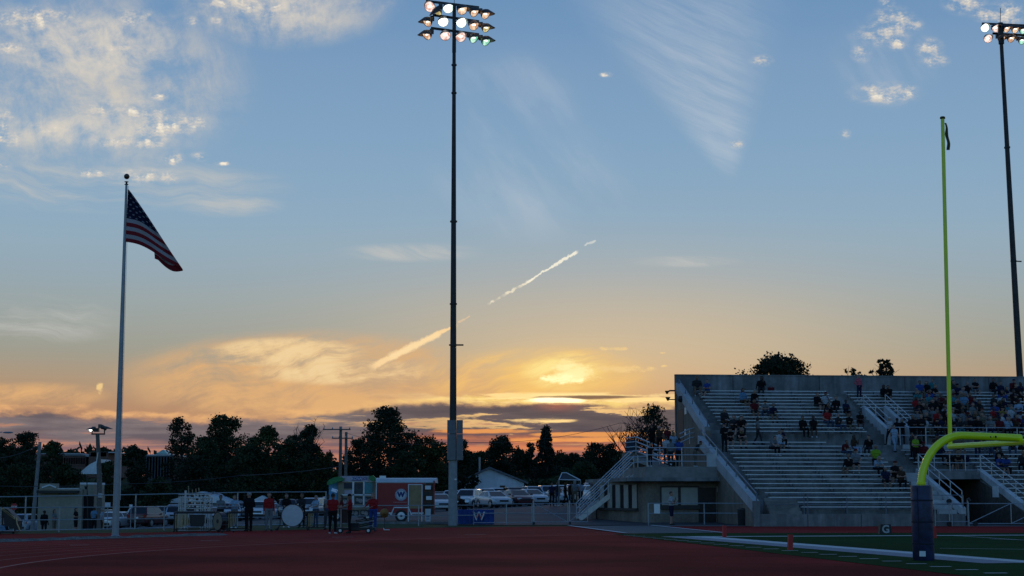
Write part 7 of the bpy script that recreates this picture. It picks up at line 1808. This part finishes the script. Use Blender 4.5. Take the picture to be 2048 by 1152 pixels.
# suspended gong beside the red jacket
g0 = G(768, 1061); gg = thing('gong', 'dark bronze gong on a thin stand with a pale foot right of the equipment cart', 'gong', g0)
pm_ = F / g0.y; zc = EYE + (HOR - 1026) / pm_
mb = MB(); mb.lathe([(.20, 0), (.21, .03), (.205, .05), (.06, .065), (.045, .085), (.0, .09)], 24, (0, 0, zc), Matrix.Rotation(R(90), 4, 'X') @ Matrix.Rotation(R(20), 4, 'Y')); put('gong_disc', mb, BRONZE, gg, sm=True)
mb = MB(); mb.tube([(-.12, .06, zc + .28), (.12, .06, zc + .28)], .012, 6); mb.tube([(0, .06, zc + .28), (0.02, .06, .03)], .014, 6); put('stand', mb, BLACK, gg)
mb = MB(); mb.tube([(-.02, .1, .10), (.0, 0, .03), (.26, 0, .03)], .02, 6); put('foot', mb, WHITE, gg)
# music stand with a white sheet
mz = thing('music_stand', 'tall music stand holding a white sheet above the red shirted player', 'music stand', G(671, 1066))
p = P(669, 981, mz.location.y) - mz.location
mb = MB(); mb.tube([(.05, 0, .02), (.05, 0, p.z - .05), (0, 0, p.z)], .014, 6); mb.tube([(-.2, -.15, .02), (.05, 0, .3), (.25, -.15, .02)], .014, 6); put('stand', mb, BLACK, mz)
mb = MB(); mb.box((p.x, 0, p.z), (.26, .012, .15), M=Matrix.Rotation(R(18), 4, 'Y') @ Matrix.Rotation(R(-30), 4, 'X')); put('sheet', mb, mat('paper', (0.85, 0.86, 0.88), 0.7, 0, 0.02), mz)
# keyboard instrument tipped up at the left edge
kx = thing('keyboard_cart', 'black xylophone frame tipped upright on its cart at the far left edge', 'xylophone', G(18, 1068))
q = lambda u, v: P(u, v, kx.location.y) - kx.location
mb = MB(); pa, pb_ = q(6, 1016), q(38, 1042); mb.prism([(pa.x, pa.z), (q(16, 1018).x, q(16, 1018).z), (pb_.x, pb_.z), (q(36, 1060).x, q(36, 1060).z), (q(10, 1050).x, q(10, 1050).z)], -.1, .5, XZ); put('frame', mb, BLACK, kx)
for k in range(11):
    p = q(8 + 2.2 * k, 1019.5 + 1.7 * k); mb = MB(); mb.box((p.x, -.14, p.z + .02), (.05, .06, .13), M=Matrix.Rotation(R(-35), 4, 'Y')); put('key', mb, PGOLD, kx)
mb = MB(); mb.tube([q(35, 1035) + Vector((0, -.2, 0)), q(37, 1048) + Vector((0, -.2, 0)), q(43, 1062) + Vector((0, -.2, 0))], .03, 6); put('brace', mb, PGOLD, kx)
mb = MB(); mb.tube([q(5, 1014), q(5, 1062)], .03, 6); mb.tube([q(27, 1030), q(30, 1063)], .03, 6); put('leg', mb, BLACK, kx)
a, c = q(-6, 1062), q(31, 1066); mb = MB(); mb.span((a.x, -.2, c.z), (c.x, .5, a.z)); put('cart_bed', mb, BLACK, kx)
mb = MB(); mb.prism([(q(-4, 1048).x, q(-4, 1048).z), (q(12, 1052).x, q(12, 1052).z), (q(15, 1061).x, q(15, 1061).z), (q(-4, 1061).x, q(-4, 1061).z)], -.25, -.15, XZ); put('dust_cover', mb, CL['light blue'], kx)
for u in (2, 29): p = q(u, 1067); mb = MB(); mb.tube([(p.x, -.2, .05), (p.x, -.14, .05)], .05, 10); put('caster', mb, RUBBER, kx)
# pale concrete strip behind the instruments
mb = MB(); strip(mb, G(362, 1062.8), G(492, 1061.2), 1.0, z=0.03); strip(mb, G(560, 1055.5), G(640, 1054), .8, z=0.03); structure('concrete_strip', mb, CONC)
